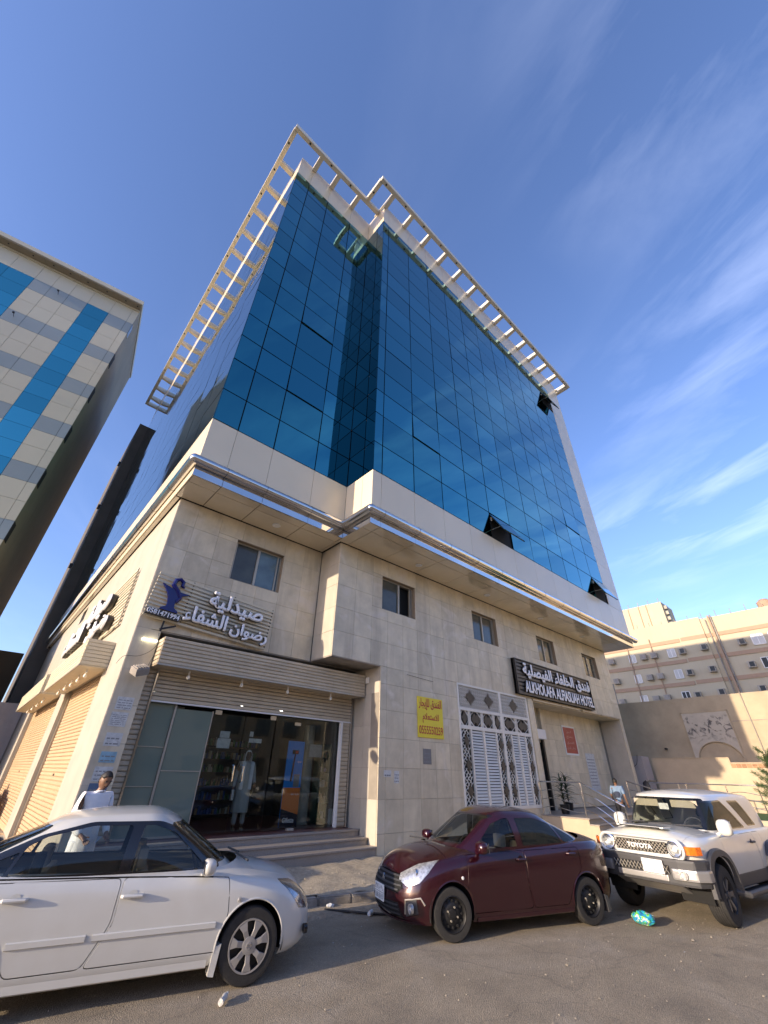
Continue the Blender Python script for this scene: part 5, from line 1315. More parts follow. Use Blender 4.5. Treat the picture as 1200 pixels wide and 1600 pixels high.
# ---- maroon sedan
SR = dict(name='maroon_sedan', label='dark maroon sedan with black steel wheels parked by the kerb in the middle', cat='car', paint=M['maroon'],
    zb=[(-2.1, .30), (-1.7, .22), (-1.2, .19), (1.0, .19), (1.8, .18), (2.05, .22)], zbmin=.16,
    zs=[(-2.15, .97), (-2.0, 1.015), (-1.5, 1.03), (-.8, 1.00), (.2, .955), (1.0, .91), (1.5, .85), (1.8, .77), (2.0, .69)],
    zt=[(-2.1, 1.04), (-1.9, 1.09), (-1.5, 1.13), (1.0, 1.08), (1.2, 1.04), (1.55, .965), (1.85, .86), (2.0, .77)],
    Ft=[(0, 1.99), (.12, 2.05), (.35, 2.075), (.6, 2.065), (.8, 2.03), (.93, 1.98), (1, 1.93)], Bt=[(0, -2.08), (.15, -2.15), (.5, -2.165), (.85, -2.13), (1, -2.06)],
    Wt=[(0, .79), (.10, .82), (.30, .832), (.55, .838), (.8, .825), (.92, .80), (1, .755)], plan=(8, 2.2, 8, 2.3), levels=SW_['levels'],
    gh=dict(F=[(0, 1.32), (.5, .86), (1, .42)], B=[(0, -1.80), (.5, -1.36), (1, -.86)], W=[(0, .745), (.3, .725), (.7, .655), (.9, .59), (1, .53)], plan=(5.0, 2.2, 5.0, 2.3), levels=SW_['gh']['levels'],
            zr=[(-.9, 1.385), (-.4, 1.45), (.05, 1.46), (.45, 1.41)], zc=[(-.9, 1.44), (-.3, 1.512), (.05, 1.515), (.42, 1.455)]),
    axles=(1.275, -1.275), r=.295, arch=.345, archz=.31, track=.73, tw=.18, wkind='steel', framemat=M['maroon'],
    frames=[([(.95, .985), (.92, 1.03), (.45, 1.34), (.2, 1.41), (-.5, 1.41), (-.88, 1.32), (-1.42, 1.10), (-1.45, 1.045)], .06)],
    windows=[([(.72, 1.0), (.68, 1.05), (.36, 1.30), (.12, 1.37), (.03, 1.37), (-.02, .995)], .03, M['carglass']),
             ([(-.14, 1.0), (-.10, 1.37), (-.48, 1.37), (-.82, 1.285), (-.97, 1.03)], .03, M['tint']),
             ([(-1.01, 1.035), (-.87, 1.27), (-1.22, 1.12), (-1.30, 1.06)], .02, M['tint'])],
    screens=[('windscreen', [(-.64, 1.035), (.64, 1.035), (.54, 1.41), (-.54, 1.41)], 1, 'wind'), ('rear_window', [(-.6, 1.10), (.6, 1.10), (.49, 1.40), (-.49, 1.40)], -1, 'wind')], wglass=M['carglass'],
    doors=[('front_door', [(.98, .28), (1.02, .6), (.98, .93), (-.08, .965), (-.08, .6), (-.14, .28)]), ('rear_door', [(-.095, .96), (-.095, .6), (-.155, .28), (-.84, .28), (-.97, .5), (-1.2, .7), (-1.22, .98)])],
    hood=[(1.36, -.62), (1.93, -.40), (1.93, .40), (1.36, .62)], steer=R_(-8))
SR['regions'] = [lampdef('headlight', [(2.0, .44, .64), (2.0, .44, .71), (1.84, .66, .83), (1.56, .80, .885), (1.58, .80, .86), (1.68, .78, .74), (1.80, .74, .63), (1.93, .62, .575)], (-.62, .785, 0), fl_, M['reflector'], groove=.004),
    lampdef('tail_light', [(-2.12, .55, .92), (-1.98, .70, .96), (-1.84, .76, .95), (-1.90, .76, .80), (-2.1, .58, .70)], (.62, .785, 0), rl_, M['redlens'], groove=.004),
    ('grille', [(-.44, .50), (.44, .50), (.52, .56), (.44, .70), (-.44, .70), (-.52, .56)], 'x', FRNT, M['under'], dict(both=False, groove=.008, off=-.012)),
    ('lower_intake', [(-.52, .23), (.52, .23), (.46, .40), (-.46, .40)], 'x', FRNT, M['under'], dict(both=False, groove=.008, off=-.012)),
    lampdef('fog_lamp_bezel', [(1.97, .60, .26), (1.97, .60, .42), (1.86, .73, .47), (1.84, .75, .30)], (-.62, .785, 0), fl_, M['plastic'], groove=.006, mir=1)]
mirror_regions(SR)
rs_ = car(SR)
rs_.location = (7.6, 5.57, 0); rs_.rotation_euler = (0, 0, R_(160.6))
def front_x(S, y, z):
    """x of the nose at a height, to seat badges and plates"""
    zb, zs = curve(S['zb']), curve(S['zs']); x = S['Ft'][2][1]
    for _ in range(3):
        t = min(max((z - zb(x)) / (zs(x) - zb(x)), 0), 1); F, B, W = curve(S['Ft'])(t), curve(S['Bt'])(t), curve(S['Wt'])(t); pf, qf = S['plan'][:2]; xm = (F + B) / 2
        x = xm + (F - xm) * (max(1e-6, 1 - (abs(y) / W) ** qf)) ** (1 / pf)
    return x
def bowbar(S, z, w, h, th, out=0):
    vs = []; fs = []; n = 13
    for i in range(n):
        y = -w + 2 * w * i / (n - 1); 
        for dz, dx in ((-h, -th), (-h, out), (h, out), (h, -th)): vs.append((front_x(S, y, z + dz) + dx, y, z + dz))
    for i in range(n - 1):
        for k in range(4): fs.append((4 * i + k, 4 * i + (k + 1) % 4, 4 * i + 4 + (k + 1) % 4, 4 * i + 4 + k))
    return MB().add(vs, fs)
for z, w in ((.53, .44), (.58, .48), (.63, .46), (.675, .43)): bowbar(SR, z, w, .008, .02, .004).build('grille_bar', M['plastic'], rs_, smooth=False)
for z, w in ((.27, .48), (.32, .46), (.365, .45)): bowbar(SR, z, w, .008, .02, .002).build('intake_bar', M['plastic'], rs_)
bx_ = front_x(SR, 0, .615) + .012
m = MB()
for a in (90, 210, 330):
    c, s_ = math.cos(R_(a)), math.sin(R_(a)); L = .048; wd_ = .023
    m.add([(bx_, 0, .615), (bx_, c * L * .5 - s_ * wd_, .615 + s_ * L * .5 + c * wd_), (bx_, c * L, .615 + s_ * L), (bx_, c * L * .5 + s_ * wd_, .615 + s_ * L * .5 - c * wd_), (bx_ - .01, 0, .615), (bx_ - .01, c * L * .5 - s_ * wd_, .615 + s_ * L * .5 + c * wd_), (bx_ - .01, c * L, .615 + s_ * L), (bx_ - .01, c * L * .5 + s_ * wd_, .615 + s_ * L * .5 - c * wd_)],
          [(0, 1, 2, 3), (7, 6, 5, 4), (0, 4, 5, 1), (1, 5, 6, 2), (2, 6, 7, 3), (3, 7, 4, 0)])
m.build('emblem', M['chrome'], rs_)
BX = Matrix(((0, 0, 1), (1, 0, 0), (0, 1, 0)))       # letters facing the front of the car
def plate(root, x, z, w, h, rows_, y=0):
    t = empty('number_plate'); t.parent = root; t.location = (x, y, z)
    MB().box(-.006, -w / 2, -h / 2, .006, w / 2, h / 2).build('plate_sheet', M['plate'], t, bevel=.004)
    MB().box(.0065, -w / 2 + .006, -.003, .008, w / 2 - .006, .003).box(.0065, -.002, -h / 2 + .006, .008, .002, h / 2 - .006).build('plate_line', M['greytxt'], t)
    k = len(rows_)
    for i, (tx, ar) in enumerate(rows_):
        text('plate_characters', tx, w * .38, h * .32, t, (.0065, -w * .45 + (i % 2) * w * .49, h * (.10 if i < 2 else -.40)), M['greytxt'], depth=.002, bold=.0, basis=BX, arabic=ar)
    return t
plate(rs_, front_x(SR, 0, .44) + .02, .45, .34, .19, (('١٣٨٦', False), ('د ه ر', False), ('1386', False), ('R H D', False)))
for s in (1, -1):
    strip(SR, rs_, 'sill', (.88, -.92), lambda x: .215, .03, .012, M['maroon'], s)
    mirror_(rs_, .76, .80, 1.03, s, M['maroon'], (.10, .12, .08)); handle(rs_, SR, .0, .86, s, M['maroon'], .085); handle(rs_, SR, -1.03, .90, s, M['maroon'], .085)
    MB().lathe([(.024, 0), (.018, s * .012), (.001, s * .014)], (1.10, s * .825, .68), ax='y', n=12).build('side_indicator', M['whitep'], rs_, smooth=True)
    fx = 1.945; MB().lathe([(.055, -.03), (.055, .012), (.04, .012), (.035, -.01), (.001, -.01)], (fx - .05, s * .665, .36), ax='x', n=18).build('fog_lamp', M['reflector'], rs_, smooth=True)
    zb_, zs_ = curve(SR['zb']), curve(SR['zs'])
    pts = [(1.99, .56, .29), (1.985, .575, .44), (1.87, .725, .475), (1.85, .75, .40)]
    MB().tube([(front_x(SR, y * s, z) + .004, y * s, z) for x, y, z in pts], .012, 6).build('fog_lamp_trim', M['alu'], rs_, smooth=True)
    MB().prism([(-1.66, .34), (-1.60, .36), (-1.63, .14), (-1.68, .15)], lambda u, v, d: (u, s * d, v), .68, .82).build('mud_flap', M['plastic'], rs_)
    MB().lathe([(.05, -.02), (.046, .004), (.03, -.006), (.001, -.008)], (front_x(SR, .60, .73) - .004, s * .60, .73), ax='x', n=16).build('bulb_reflector', M['chrome'], rs_, smooth=True)
seats(rs_, ((.35, ((.35, .22), (-.35, .22))), (-.60, ((0, .52),))), M['seat']); steering(rs_, .75, .35, .97)
MB().prism([(.78, .65), (1.22, .65), (1.14, .93), (1.0, .97), (.82, .91)], lambda u, v, d: (u, d, v), -.60, .60).build('dashboard', M['seatdk'], rs_, bevel=.03)
for y in (.3, -.3): MB().box(-.98, y - .12, .95, -.88, y + .12, 1.16).build('headrest', M['seat'], rs_, bevel=.04)
MB().box(-1.8, -.6, .88, -1.15, .6, .92).build('parcel_shelf', M['seatdk'], rs_)
MB().tube([(1.30, -.55, 1.04), (1.24, .0, 1.06)], .012, 6).tube([(1.30, .05, 1.05), (1.24, .6, 1.03)], .012, 6).build('wiper', M['plastic'], rs_)
bowbar(SR, .20, .70, .012, .03, .015).build('front_lip', M['maroon'], rs_, smooth=True)

# ------------------------------------------------------------------ neighbouring buildings
def face_frame(org, az):
    """facade frame: u runs along the front (to the right), v runs into the depth"""
    u = Vector((math.cos(az), math.sin(az), 0)); v = Vector((-u.y, u.x, 0)); o = Vector(org)
    return o, u, v
def fbox(mb, fr, u0, v0, z0, u1, v1, z1):
    o, u, v = fr; c = o + u * (u0 + u1) / 2 + v * (v0 + v1) / 2 + Vector((0, 0, (z0 + z1) / 2))
    return mb.obox(c, u * (u1 - u0) / 2, v * (v1 - v0) / 2, (0, 0, (z1 - z0) / 2))
lt = empty('office_tower', 'beige and grey panelled tower with vertical blue glass strips at the left edge', 'building', (-2.65, 31.2, 0), R_(-8.7))
LZ = [36.9, 35.05, 33.7, 32.3, 30.9, 29.6, 28.2, 26.8, 25.5, 24.1, 22.7, 21.4, 20.05, 18.7, 17.4, 16.0, 14.6, 13.3, 12.0, 10.6, 9.3, 7.9, 6.6, 5.2, 3.9, 2.5, 1.2, 0]
LU = [0, -.5, -1.85, -3.42, -4.72, -5.94, -7.08, -8.72, -10.3, -11.9, -13.4, -14.8, -16.2]
MB().box(-16.1, .05, 0, -.05, 8.9, 36.8).build('tower_core', M['dark'], lt)
def lpanel(u0, u1, z0, z1, mt, v=0):
    w, h = u1 - u0 - .02, z1 - z0 - .02; k = ('lp', round(w, 2), round(h, 2), mt.name)
    if k not in _cache:
        me = MB().box(-w / 2, 0, -h / 2, w / 2, .04, h / 2).mesh('p'); me.materials.append(mt); _cache[k] = me
    o = bpy.data.objects.new('glass_panel' if mt in (M['lblue'], M['lgrey']) else 'cladding_panel', _cache[k]); COL.objects.link(o); o.parent = lt; o.location = ((u0 + u1) / 2, v, (z0 + z1) / 2)
for j in range(len(LZ) - 1):
    for i in range(len(LU) - 1):
        if LZ[j] < 8: continue
        blue = i in (2, 6, 7, 10) and j > 0
        mt = M['lblue'] if blue else (M['lgrey'] if j > 0 and j % 3 == 1 else M['lclad'])
        lpanel(LU[i + 1], LU[i], LZ[j + 1], LZ[j], mt)
MB().box(-16.2, 0, 0, 0, .05, 7.9).build('lower_wall', M['lclad'], lt)
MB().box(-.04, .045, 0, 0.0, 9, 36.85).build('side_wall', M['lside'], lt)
for j in range(1, len(LZ) - 1):
    if LZ[j] > 8 and j % 3 == 1: MB().box(0, .0, LZ[j + 1] + .02, .03, .62, LZ[j] - .02).build('corner_panel', pm('dark corner glass', (.07, .10, .10), .2, coat=.5) if 'cg' not in M else M['cg'], lt)
    M.setdefault('cg', lt.children[-1].data.materials[0])
for i in range(len(LU) - 1): MB().box(LU[i + 1] + .01, -.75, 36.95, LU[i] - .01, .3, 37.05).build('cornice_soffit_panel', M['lside'], lt)
MB().box(-16.3, -.8, 37.06, .1, 9.0, 37.5).build('cornice', M['lclad'], lt); MB().box(-16.2, -.12, 36.80, .02, 9, 36.94).build('cornice_step', M['lclad'], lt)
for i in range(len(LU) - 1): MB().lathe([(.06, 0), (.06, -.02)], ((LU[i] + LU[i + 1]) / 2, -.45, 36.95), n=10).build('downlight', M['black'], lt)
for (u, z) in ((-5.3, 34.5), (-6.5, 30.3), (-8.0, 26.0)): 
    m = MB().tube([(u, 0, z), (u, -.35, z + .05)], .02, 6).box(u - .06, -.42, z, u + .06, -.3, z + .1); m.build('camera_bracket', M['black'], lt)

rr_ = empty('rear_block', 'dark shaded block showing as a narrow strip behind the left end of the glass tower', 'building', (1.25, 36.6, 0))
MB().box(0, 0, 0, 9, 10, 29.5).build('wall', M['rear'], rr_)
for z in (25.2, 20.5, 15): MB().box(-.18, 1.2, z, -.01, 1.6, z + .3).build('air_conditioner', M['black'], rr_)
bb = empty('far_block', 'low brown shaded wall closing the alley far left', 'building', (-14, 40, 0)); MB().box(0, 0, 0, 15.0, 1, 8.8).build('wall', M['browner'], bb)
pw = empty('alley_wall', 'pale pink plaster wall at the end of the alley beside the shutters', 'wall', (-12, 34.5, 0)); MB().box(0, 0, 0, 14.05, .3, 5.1).build('wall', M['pinkwall'], pw); MB().box(12.55, -.04, 3.2, 13.0, -.001, 3.9).build('window', M['darkwin'], pw)

# right side: old wall, low wall, alley block, beige building
ow = empty('boundary_wall', 'tall old plaster wall with a peeling arched panel right of the hotel', 'wall', (34, 0, 0))
MB().box(0, -22, 0, .4, 14.5, 6.55).build('wall', M['oldwall'], ow)
peel = pm('peeling white paint', (.50, .45, .37), .85, var=.08, scale=3, var2=((.07, .065, .07), 3.2, .50))
# only the upper band of the panel is flaked
def peelmat():
    nt = peel.node_tree; n = nt.nodes; l = nt.links; mx = [x for x in n if x.type == 'MIX'][0]; src = mx.inputs[0].links[0].from_socket
    g = n.new('ShaderNodeNewGeometry'); sp = n.new('ShaderNodeSeparateXYZ'); l.new(g.outputs['Position'], sp.inputs[0])
    r = n.new('ShaderNodeMapRange'); r.inputs[1].default_value = 3.9; r.inputs[2].default_value = 4.7; l.new(sp.outputs[2], r.inputs[0])
    r2 = n.new('ShaderNodeMapRange'); r2.inputs[1].default_value = 5.5; r2.inputs[2].default_value = 5.2; l.new(sp.outputs[2], r2.inputs[0])
    m = n.new('ShaderNodeMath'); m.operation = 'MULTIPLY'; l.new(r.outputs[0], m.inputs[0]); l.new(r2.outputs[0], m.inputs[1])
    m2 = n.new('ShaderNodeMath'); m2.operation = 'MULTIPLY'; l.new(m.outputs[0], m2.inputs[0]); l.new(src, m2.inputs[1]); l.new(m2.outputs[0], mx.inputs[0])
peelmat()
arc = [(7.53 + 1.12 * math.cos(a), 3.05 + .98 * math.sin(a)) for a in [math.pi * k / 18 for k in range(19)]]
m = MB()
def arcz(y): return 3.05 + .98 * math.sqrt(max(0, 1 - ((y - 7.53) / 1.12) ** 2)) if abs(y - 7.53) < 1.12 else 2.95
for k in range(24):
    ya, yb2 = 6.42 + k * 2.42 / 24, 6.42 + (k + 1) * 2.42 / 24; za, zb2 = arcz(ya), arcz(yb2)
    m.add([(-.07, ya, za), (-.07, yb2, zb2), (-.07, yb2, 5.64), (-.07, ya, 5.64), (0, ya, za), (0, yb2, zb2)], [(0, 1, 2, 3), (0, 4, 5, 1)])
m.build('peeling_panel', peel, ow)
MB().tube([(-.08, y, z) for y, z in arc], .035, 6).build('arch_moulding', M['oldwall'], ow)
m = MB(); m.box(-.09, 6.36, 2.95, -.02, 6.42, 5.7); m.box(-.09, 8.84, 2.95, -.02, 8.9, 5.7); m.box(-.09, 6.36, 5.641, -.02, 8.9, 5.7); m.build('panel_frame', M['oldwall'], ow)
MB().box(-.02, 4.0, 5.05, -.001, 6.3, 5.09).build('joint_line', M['cement'], ow)
for y0_, y1_ in ((5.4, 3.9),): MB().tube([(-.06, y0_, 6.6), (-.06, y0_ - .02, 3.0)], .025, 6).build('down_pipe', M['cement'], ow)
m = MB().tube([(-.05, 10.3, 3.7), (-.3, 10.3, 3.7)], .06, 8).build('pipe_stub', M['black'], ow)
lw = empty('low_wall', 'lower sand plaster wall with brick course in front of the old wall', 'wall', (31, 0, 0))
m = MB(); m.box(0, 6.55, 0, .3, 10.4, 3.07); m.box(0, -20, 0, .3, 6.549, 2.80); m.build('wall', M['oldwall2'], lw)
for i in range(14):
    for j in range(3): piece('brick', M['brick'], lw, -.012, 6.35 - i * .23, 2.62 + j * .085, .05, 6.35 - i * .23 + .215, 2.62 + j * .085 + .075, bev=.006)
m = MB(); m.box(-.03, -20, 2.81, .33, 6.549, 2.86); m.box(-.03, 6.551, 3.07, .33, 10.4, 3.10); m.build('coping', M['oldwall2'], lw)
pw2 = tag(MB().box(29.5, 10.4, 0, 30.6, 11.4, 3.15).build('plant_room', M['pinkwall'], None), 'pale grey block of wall between the hotel corner and the low sand wall', 'wall')
wire('dark cable sagging across the pale wall block right of the hotel', [(29.48, 10.6, 3.2), (29.46, 10.75, 2.75), (29.46, 11.1, 2.6), (29.47, 11.3, 2.9)], .012)
vb = empty('roof_screen', 'small grey rendered roof screen with vents beyond the hotel corner', 'building', (36, 13.4, 0))
MB().box(0, 0, 0, .4, 4, 8.3).build('wall', M['cement'], vb)
for k in range(3):
    for q in range(2): MB().box(-.03, .5 + k * 1.1, 7.2 + q * .45, -.001, 1.2 + k * 1.1, 7.5 + q * .45).build('vent', M['darkwin'], vb)

bg_ = empty('beige_hotel', 'large sunlit beige building with tan bands and many air conditioners at the right', 'building', (80, 0, 0))
MB().box(0, -40, 0, 20, 40, 23.85).build('wall', M['beige'], bg_)
MB().box(-.3, 13.9, 0, -.001, 40, 24.1).build('wall', M['beige'], bg_)
for z in (20.9, 17.75, 14.5, 11.2):
    MB().box(-.12, -40, z, -.001, 13.85, z + .55).build('band', M['band'], bg_); MB().box(-.42, 17.5, z - .1, -.301, 40, z + .45).build('band', M['band'], bg_)
    MB().box(-.36, 13.9, z - .02, -.301, 17.3, z + .53).build('band', M['band'], bg_)
m = MB(); m.box(-.5, 12.55, 0, -.301, 12.8, 24.0) ; m.build('drain_shaft', M['band'], bg_); MB().tube([(-.2, 12.4, 0), (-.2, 12.4, 24.1)], .12, 6).build('drain_pipe', M['cement'], bg_)
MB().tube([(-.2, 13.2, 0), (-.2, 13.2, 23.5)], .09, 6).build('drain_pipe', M['cement'], bg_)
for y in (21.8, 25.5): MB().tube([(-.5, y, 0), (-.5, y, 22)], .08, 6).build('drain_pipe', M['band'], bg_)
def ac(y, z, x=-.31):
    o = MB().box(x - .75, y - .45, z, x - .001, y + .45, z + .85).build('air_conditioner', M['acbox'], bg_, bevel=.04); MB().box(x - .78, y - .36, z + .1, x - .751, y + .2, z + .75).build('grille', M['darkwin'] if int(y * 7) % 3 == 0 else M['cement'], o)
def bwin(y, z, mt, x=-.301, w=1.15, h=1.35):
    f = MB(); f.box(x - .03, y - w / 2, z, x, y - w / 2 + .1, z + h); f.box(x - .03, y + w / 2 - .1, z, x, y + w / 2, z + h); f.box(x - .03, y - w / 2, z, x, y + w / 2, z + .1); f.box(x - .03, y - w / 2, z + h - .1, x, y + w / 2, z + h); f.box(x - .03, y - .05, z, x, y + .05, z + h)
    o = f.build('window', M['whitep'], bg_); MB().box(x - .012, y - w / 2, z, x - .002, y + w / 2, z + h).build('pane', mt, o); MB().box(x - .1, y - w / 2 - .1, z - .1, x, y + w / 2 + .1, z - .01).build('sill', M['beige'], o)
for r in range(4):
    z = 18.9 - 3.2 * r
    for y in (23.3, 21.7, 17.6): ac(y, z, -.301)
    for y in (13.8,): ac(14.6, z + .1, -.301)
    ac(9.9, z + .1, -.001)
    bwin(25.2, z - .2, M['litwin']); bwin(19.2, z - .2, M['litwin'] if r < 2 else M['darkwin'])
    for y in (8.0, 6.0, 1.0, -1.5, -5): bwin(y, z - .1, M['litwin'] if r == 0 else M['darkwin'], -.001, 1.5, 1.5)
    for y in (28.5, 31): ac(y, z, -.301)
for z in (19.0, 15.8): 
    b = MB(); b.box(-1.3, 2.9, z - 1.3, -.001, 5.3, z - 1.2); b.box(-1.3, 2.9, z - 1.2, -1.2, 5.3, z - .1); b.box(-1.2, 2.9, z - 1.2, 0, 3.0, z - .1); b.box(-1.2, 5.2, z - 1.2, 0, 5.3, z - .1); o = b.build('balcony', M['beige'], bg_)
    for k in range(6): MB().box(-1.33, 3.1 + k * .36, z - 1.0, -1.301, 3.3 + k * .36, z - .35).build('pierced_screen', M['darkwin'], o)
rnd = random.Random(9)
for y in np.arange(4, 30, 1.9): MB().tube([(-.1, y, 23.8), (-.1 + rnd.uniform(-.1, .1), y, 24.5 + rnd.uniform(0, .35))], .045, 5).build('rebar_stub', M['cement'], bg_)
MB().lathe([(.9, 0), (.95, .9), (.5, 1.3)], (2, 5.6, 24.1), n=14).build('roof_tank', M['band'], bg_, smooth=True)
rt = empty('rooftop_block', 'pale yellow stair tower on top of the beige building', 'building', (84, 19.2, 0)); MB().box(0, 0, 20, 6, 16, 29.2).build('wall', M['beige'], rt)
for y in (2.5, 3.8, 5.6): MB().tube([(-.1, y, 23.9), (-.1, y, 29.1)], .06, 5).build('pipe', M['band'], rt)
for y in np.arange(.3, 16, 1.7): MB().tube([(0, y, 29.1), (0, y, 29.9)], .05, 5).build('rebar_stub', M['cement'], rt)
for k in range(4): MB().box(.8, -.5, 25 + k * 1.0, 1.6, -.01, 25.6 + k).build('air_conditioner', M['acbox'], rt)

# the other side of the street: houses seen only in glass and steel, added to warm the shade
def street_block(x0, x1, y0, y1, h, mat, lab, nf):
    t = empty('street_house', lab, 'building', (x0, y1, 0))
    MB().box(0, y0 - y1, 0, x1 - x0, 0, h).build('wall', mat, t)
    for i in range(int((x1 - x0) / 3.2)):
        for j in range(nf):
            MB().box(1 + i * 3.2, 0, 1.6 + j * 3.4, 2.5 + i * 3.2, .04, 3.1 + j * 3.4).build('window', M['darkwin'], t)
    MB().box(-.1, -.1, h, x1 - x0 + .1, .12, h + .35).build('parapet', mat, t)
pk = pm('salmon render', (.46, .33, .25), .9, var=.05)
street_block(-30, -10, -30, -17, 11, M['beige'], 'beige house across the street behind the camera, farthest from the off-roader', 3)
street_block(-8, 9, -32, -18.5, 9, pk, 'salmon house across the street straight behind the camera', 2)
street_block(11, 34, -34, -20, 12, M['beige'], 'wide beige house across the street behind the camera, nearest the off-roader', 3)

# ------------------------------------------------------------------ white off-roader
SF = dict(name='white_off_roader', label='boxy white off-roader with round headlights and dark grey bumpers parked at the right', cat='car', paint=M['cream_paint'],
    zb=[(-2.3, .52), (-1.3, .50), (1.3, .50), (2.2, .55)], zbmin=.40,
    zs=[(-2.3, 1.17), (-1, 1.17), (.9, 1.15), (1.5, 1.13), (2.0, 1.10), (2.1, 1.08)], zt=[(-2.3, 1.2), (.9, 1.26), (1.5, 1.25), (1.95, 1.20), (2.1, 1.14)],
    Ft=[(0, 2.02), (.2, 2.07), (.6, 2.10), (.85, 2.09), (.95, 2.06), (1, 2.01)], Bt=[(0, -2.15), (.3, -2.2), (.9, -2.2), (1, -2.17)],
    Wt=[(0, .85), (.15, .885), (.5, .90), (.85, .885), (.95, .865), (1, .83)], plan=(13, 2.8, 14, 3), levels=[0, .08, .2, .35, .5, .65, .78, .88, .94, .97, 1],
    gh=dict(F=[(0, 1.12), (.5, .96), (1, .76)], B=[(0, -2.12), (1, -1.98)], W=[(0, .80), (.5, .765), (.85, .715), (1, .66)], plan=(9, 2.6, 10, 2.8), levels=[0, .15, .3, .5, .7, .85, .93, 1],
            zr=[(-2, 1.70), (-.5, 1.745), (.8, 1.715)], zc=[(-2, 1.76), (-.5, 1.82), (.76, 1.78)], dz=-.03),
    axles=(1.345, -1.345), r=.39, arch=.47, archz=.42, track=.78, tw=.265, wkind='suv', framemat=M['trimblk'], lips=False,
    frames=[([(.93, 1.20), (.72, 1.64), (-.02, 1.655), (-.62, 1.20)], .05), ([(-.80, 1.22), (-.34, 1.64), (-.90, 1.64), (-1.25, 1.22)], .05)],
    windows=[([(.86, 1.22), (.68, 1.61), (-.0, 1.625), (-.54, 1.22)], .03, M['tint']), ([(-.74, 1.24), (-.36, 1.61), (-.86, 1.61), (-1.17, 1.24)], .03, M['tint'])],
    screens=[('windscreen', [(-.73, 1.21), (.73, 1.21), (.65, 1.68), (-.65, 1.68)], 1, 'wind'), ('rear_window', [(-.6, 1.25), (.6, 1.25), (.52, 1.65), (-.52, 1.65)], -1, M['tint'])], wglass=M['carglass'],
    doors=[('front_door', [(.90, .58), (.95, 1.12), (-.58, 1.14), (-.60, .58)]), ('rear_door', [(-.63, .6), (-.60, 1.14), (-.95, 1.14), (-.98, .85), (-.90, .6)])],
    hood=[(1.14, -.74), (1.98, -.68), (1.98, .68), (1.14, .74)], steer=R_(4),
    regions=[('grille_surround', [(-.45, .90), (.45, .90), (.45, 1.06), (-.45, 1.06)], 'x', FRNT, M['under'], dict(both=False, groove=.008, off=-.02, rnd=.03))])
sf = car(SF); sf.location = (11.76, 3.62, 0); sf.rotation_euler = (0, 0, R_(173.8))
mesh_m = MB(); gx = 2.085
for i in range(-9, 10):
    for s in (1, -1):
        y0_, y1_ = i * .06 - s * .08, i * .06 + s * .08
        a, b = max(-.44, min(.44, y0_)), max(-.44, min(.44, y1_))
        if abs(a - b) < .01: continue
        za, zb2 = .905 + .15 * (a - y0_) / (y1_ - y0_), .905 + .15 * (b - y0_) / (y1_ - y0_); mesh_m.tube([(gx, a, za), (gx, b, zb2)], .006, 4, False)
mesh_m.build('grille_mesh', M['alu'], sf)
text('maker_letters', 'TOYOTA', .44, .07, sf, (gx + .012, -.22, .945), M['whitep'], depth=.015, bold=.05, basis=BX)
pill = lambda w_, h_: [(w_ * (1 if q < 2 or q > 5 else -1) if False else 0, 0) for q in range(1)]
fr_ = MB(); N_ = 48
def pillpt(k, hw, hh):
    a = 2 * math.pi * k / N_; cx = (hw - hh) * (1 if math.cos(a) > 0 else -1); return cx + hh * math.cos(a), hh * math.sin(a)
fr_.tube([(2.085 + .02, pillpt(k, .72, .135)[0], .98 + pillpt(k, .72, .135)[1]) for k in range(N_ + 1)], .022, 8, False); fr_.build('lamp_surround', M['cream_paint'], sf, smooth=True)
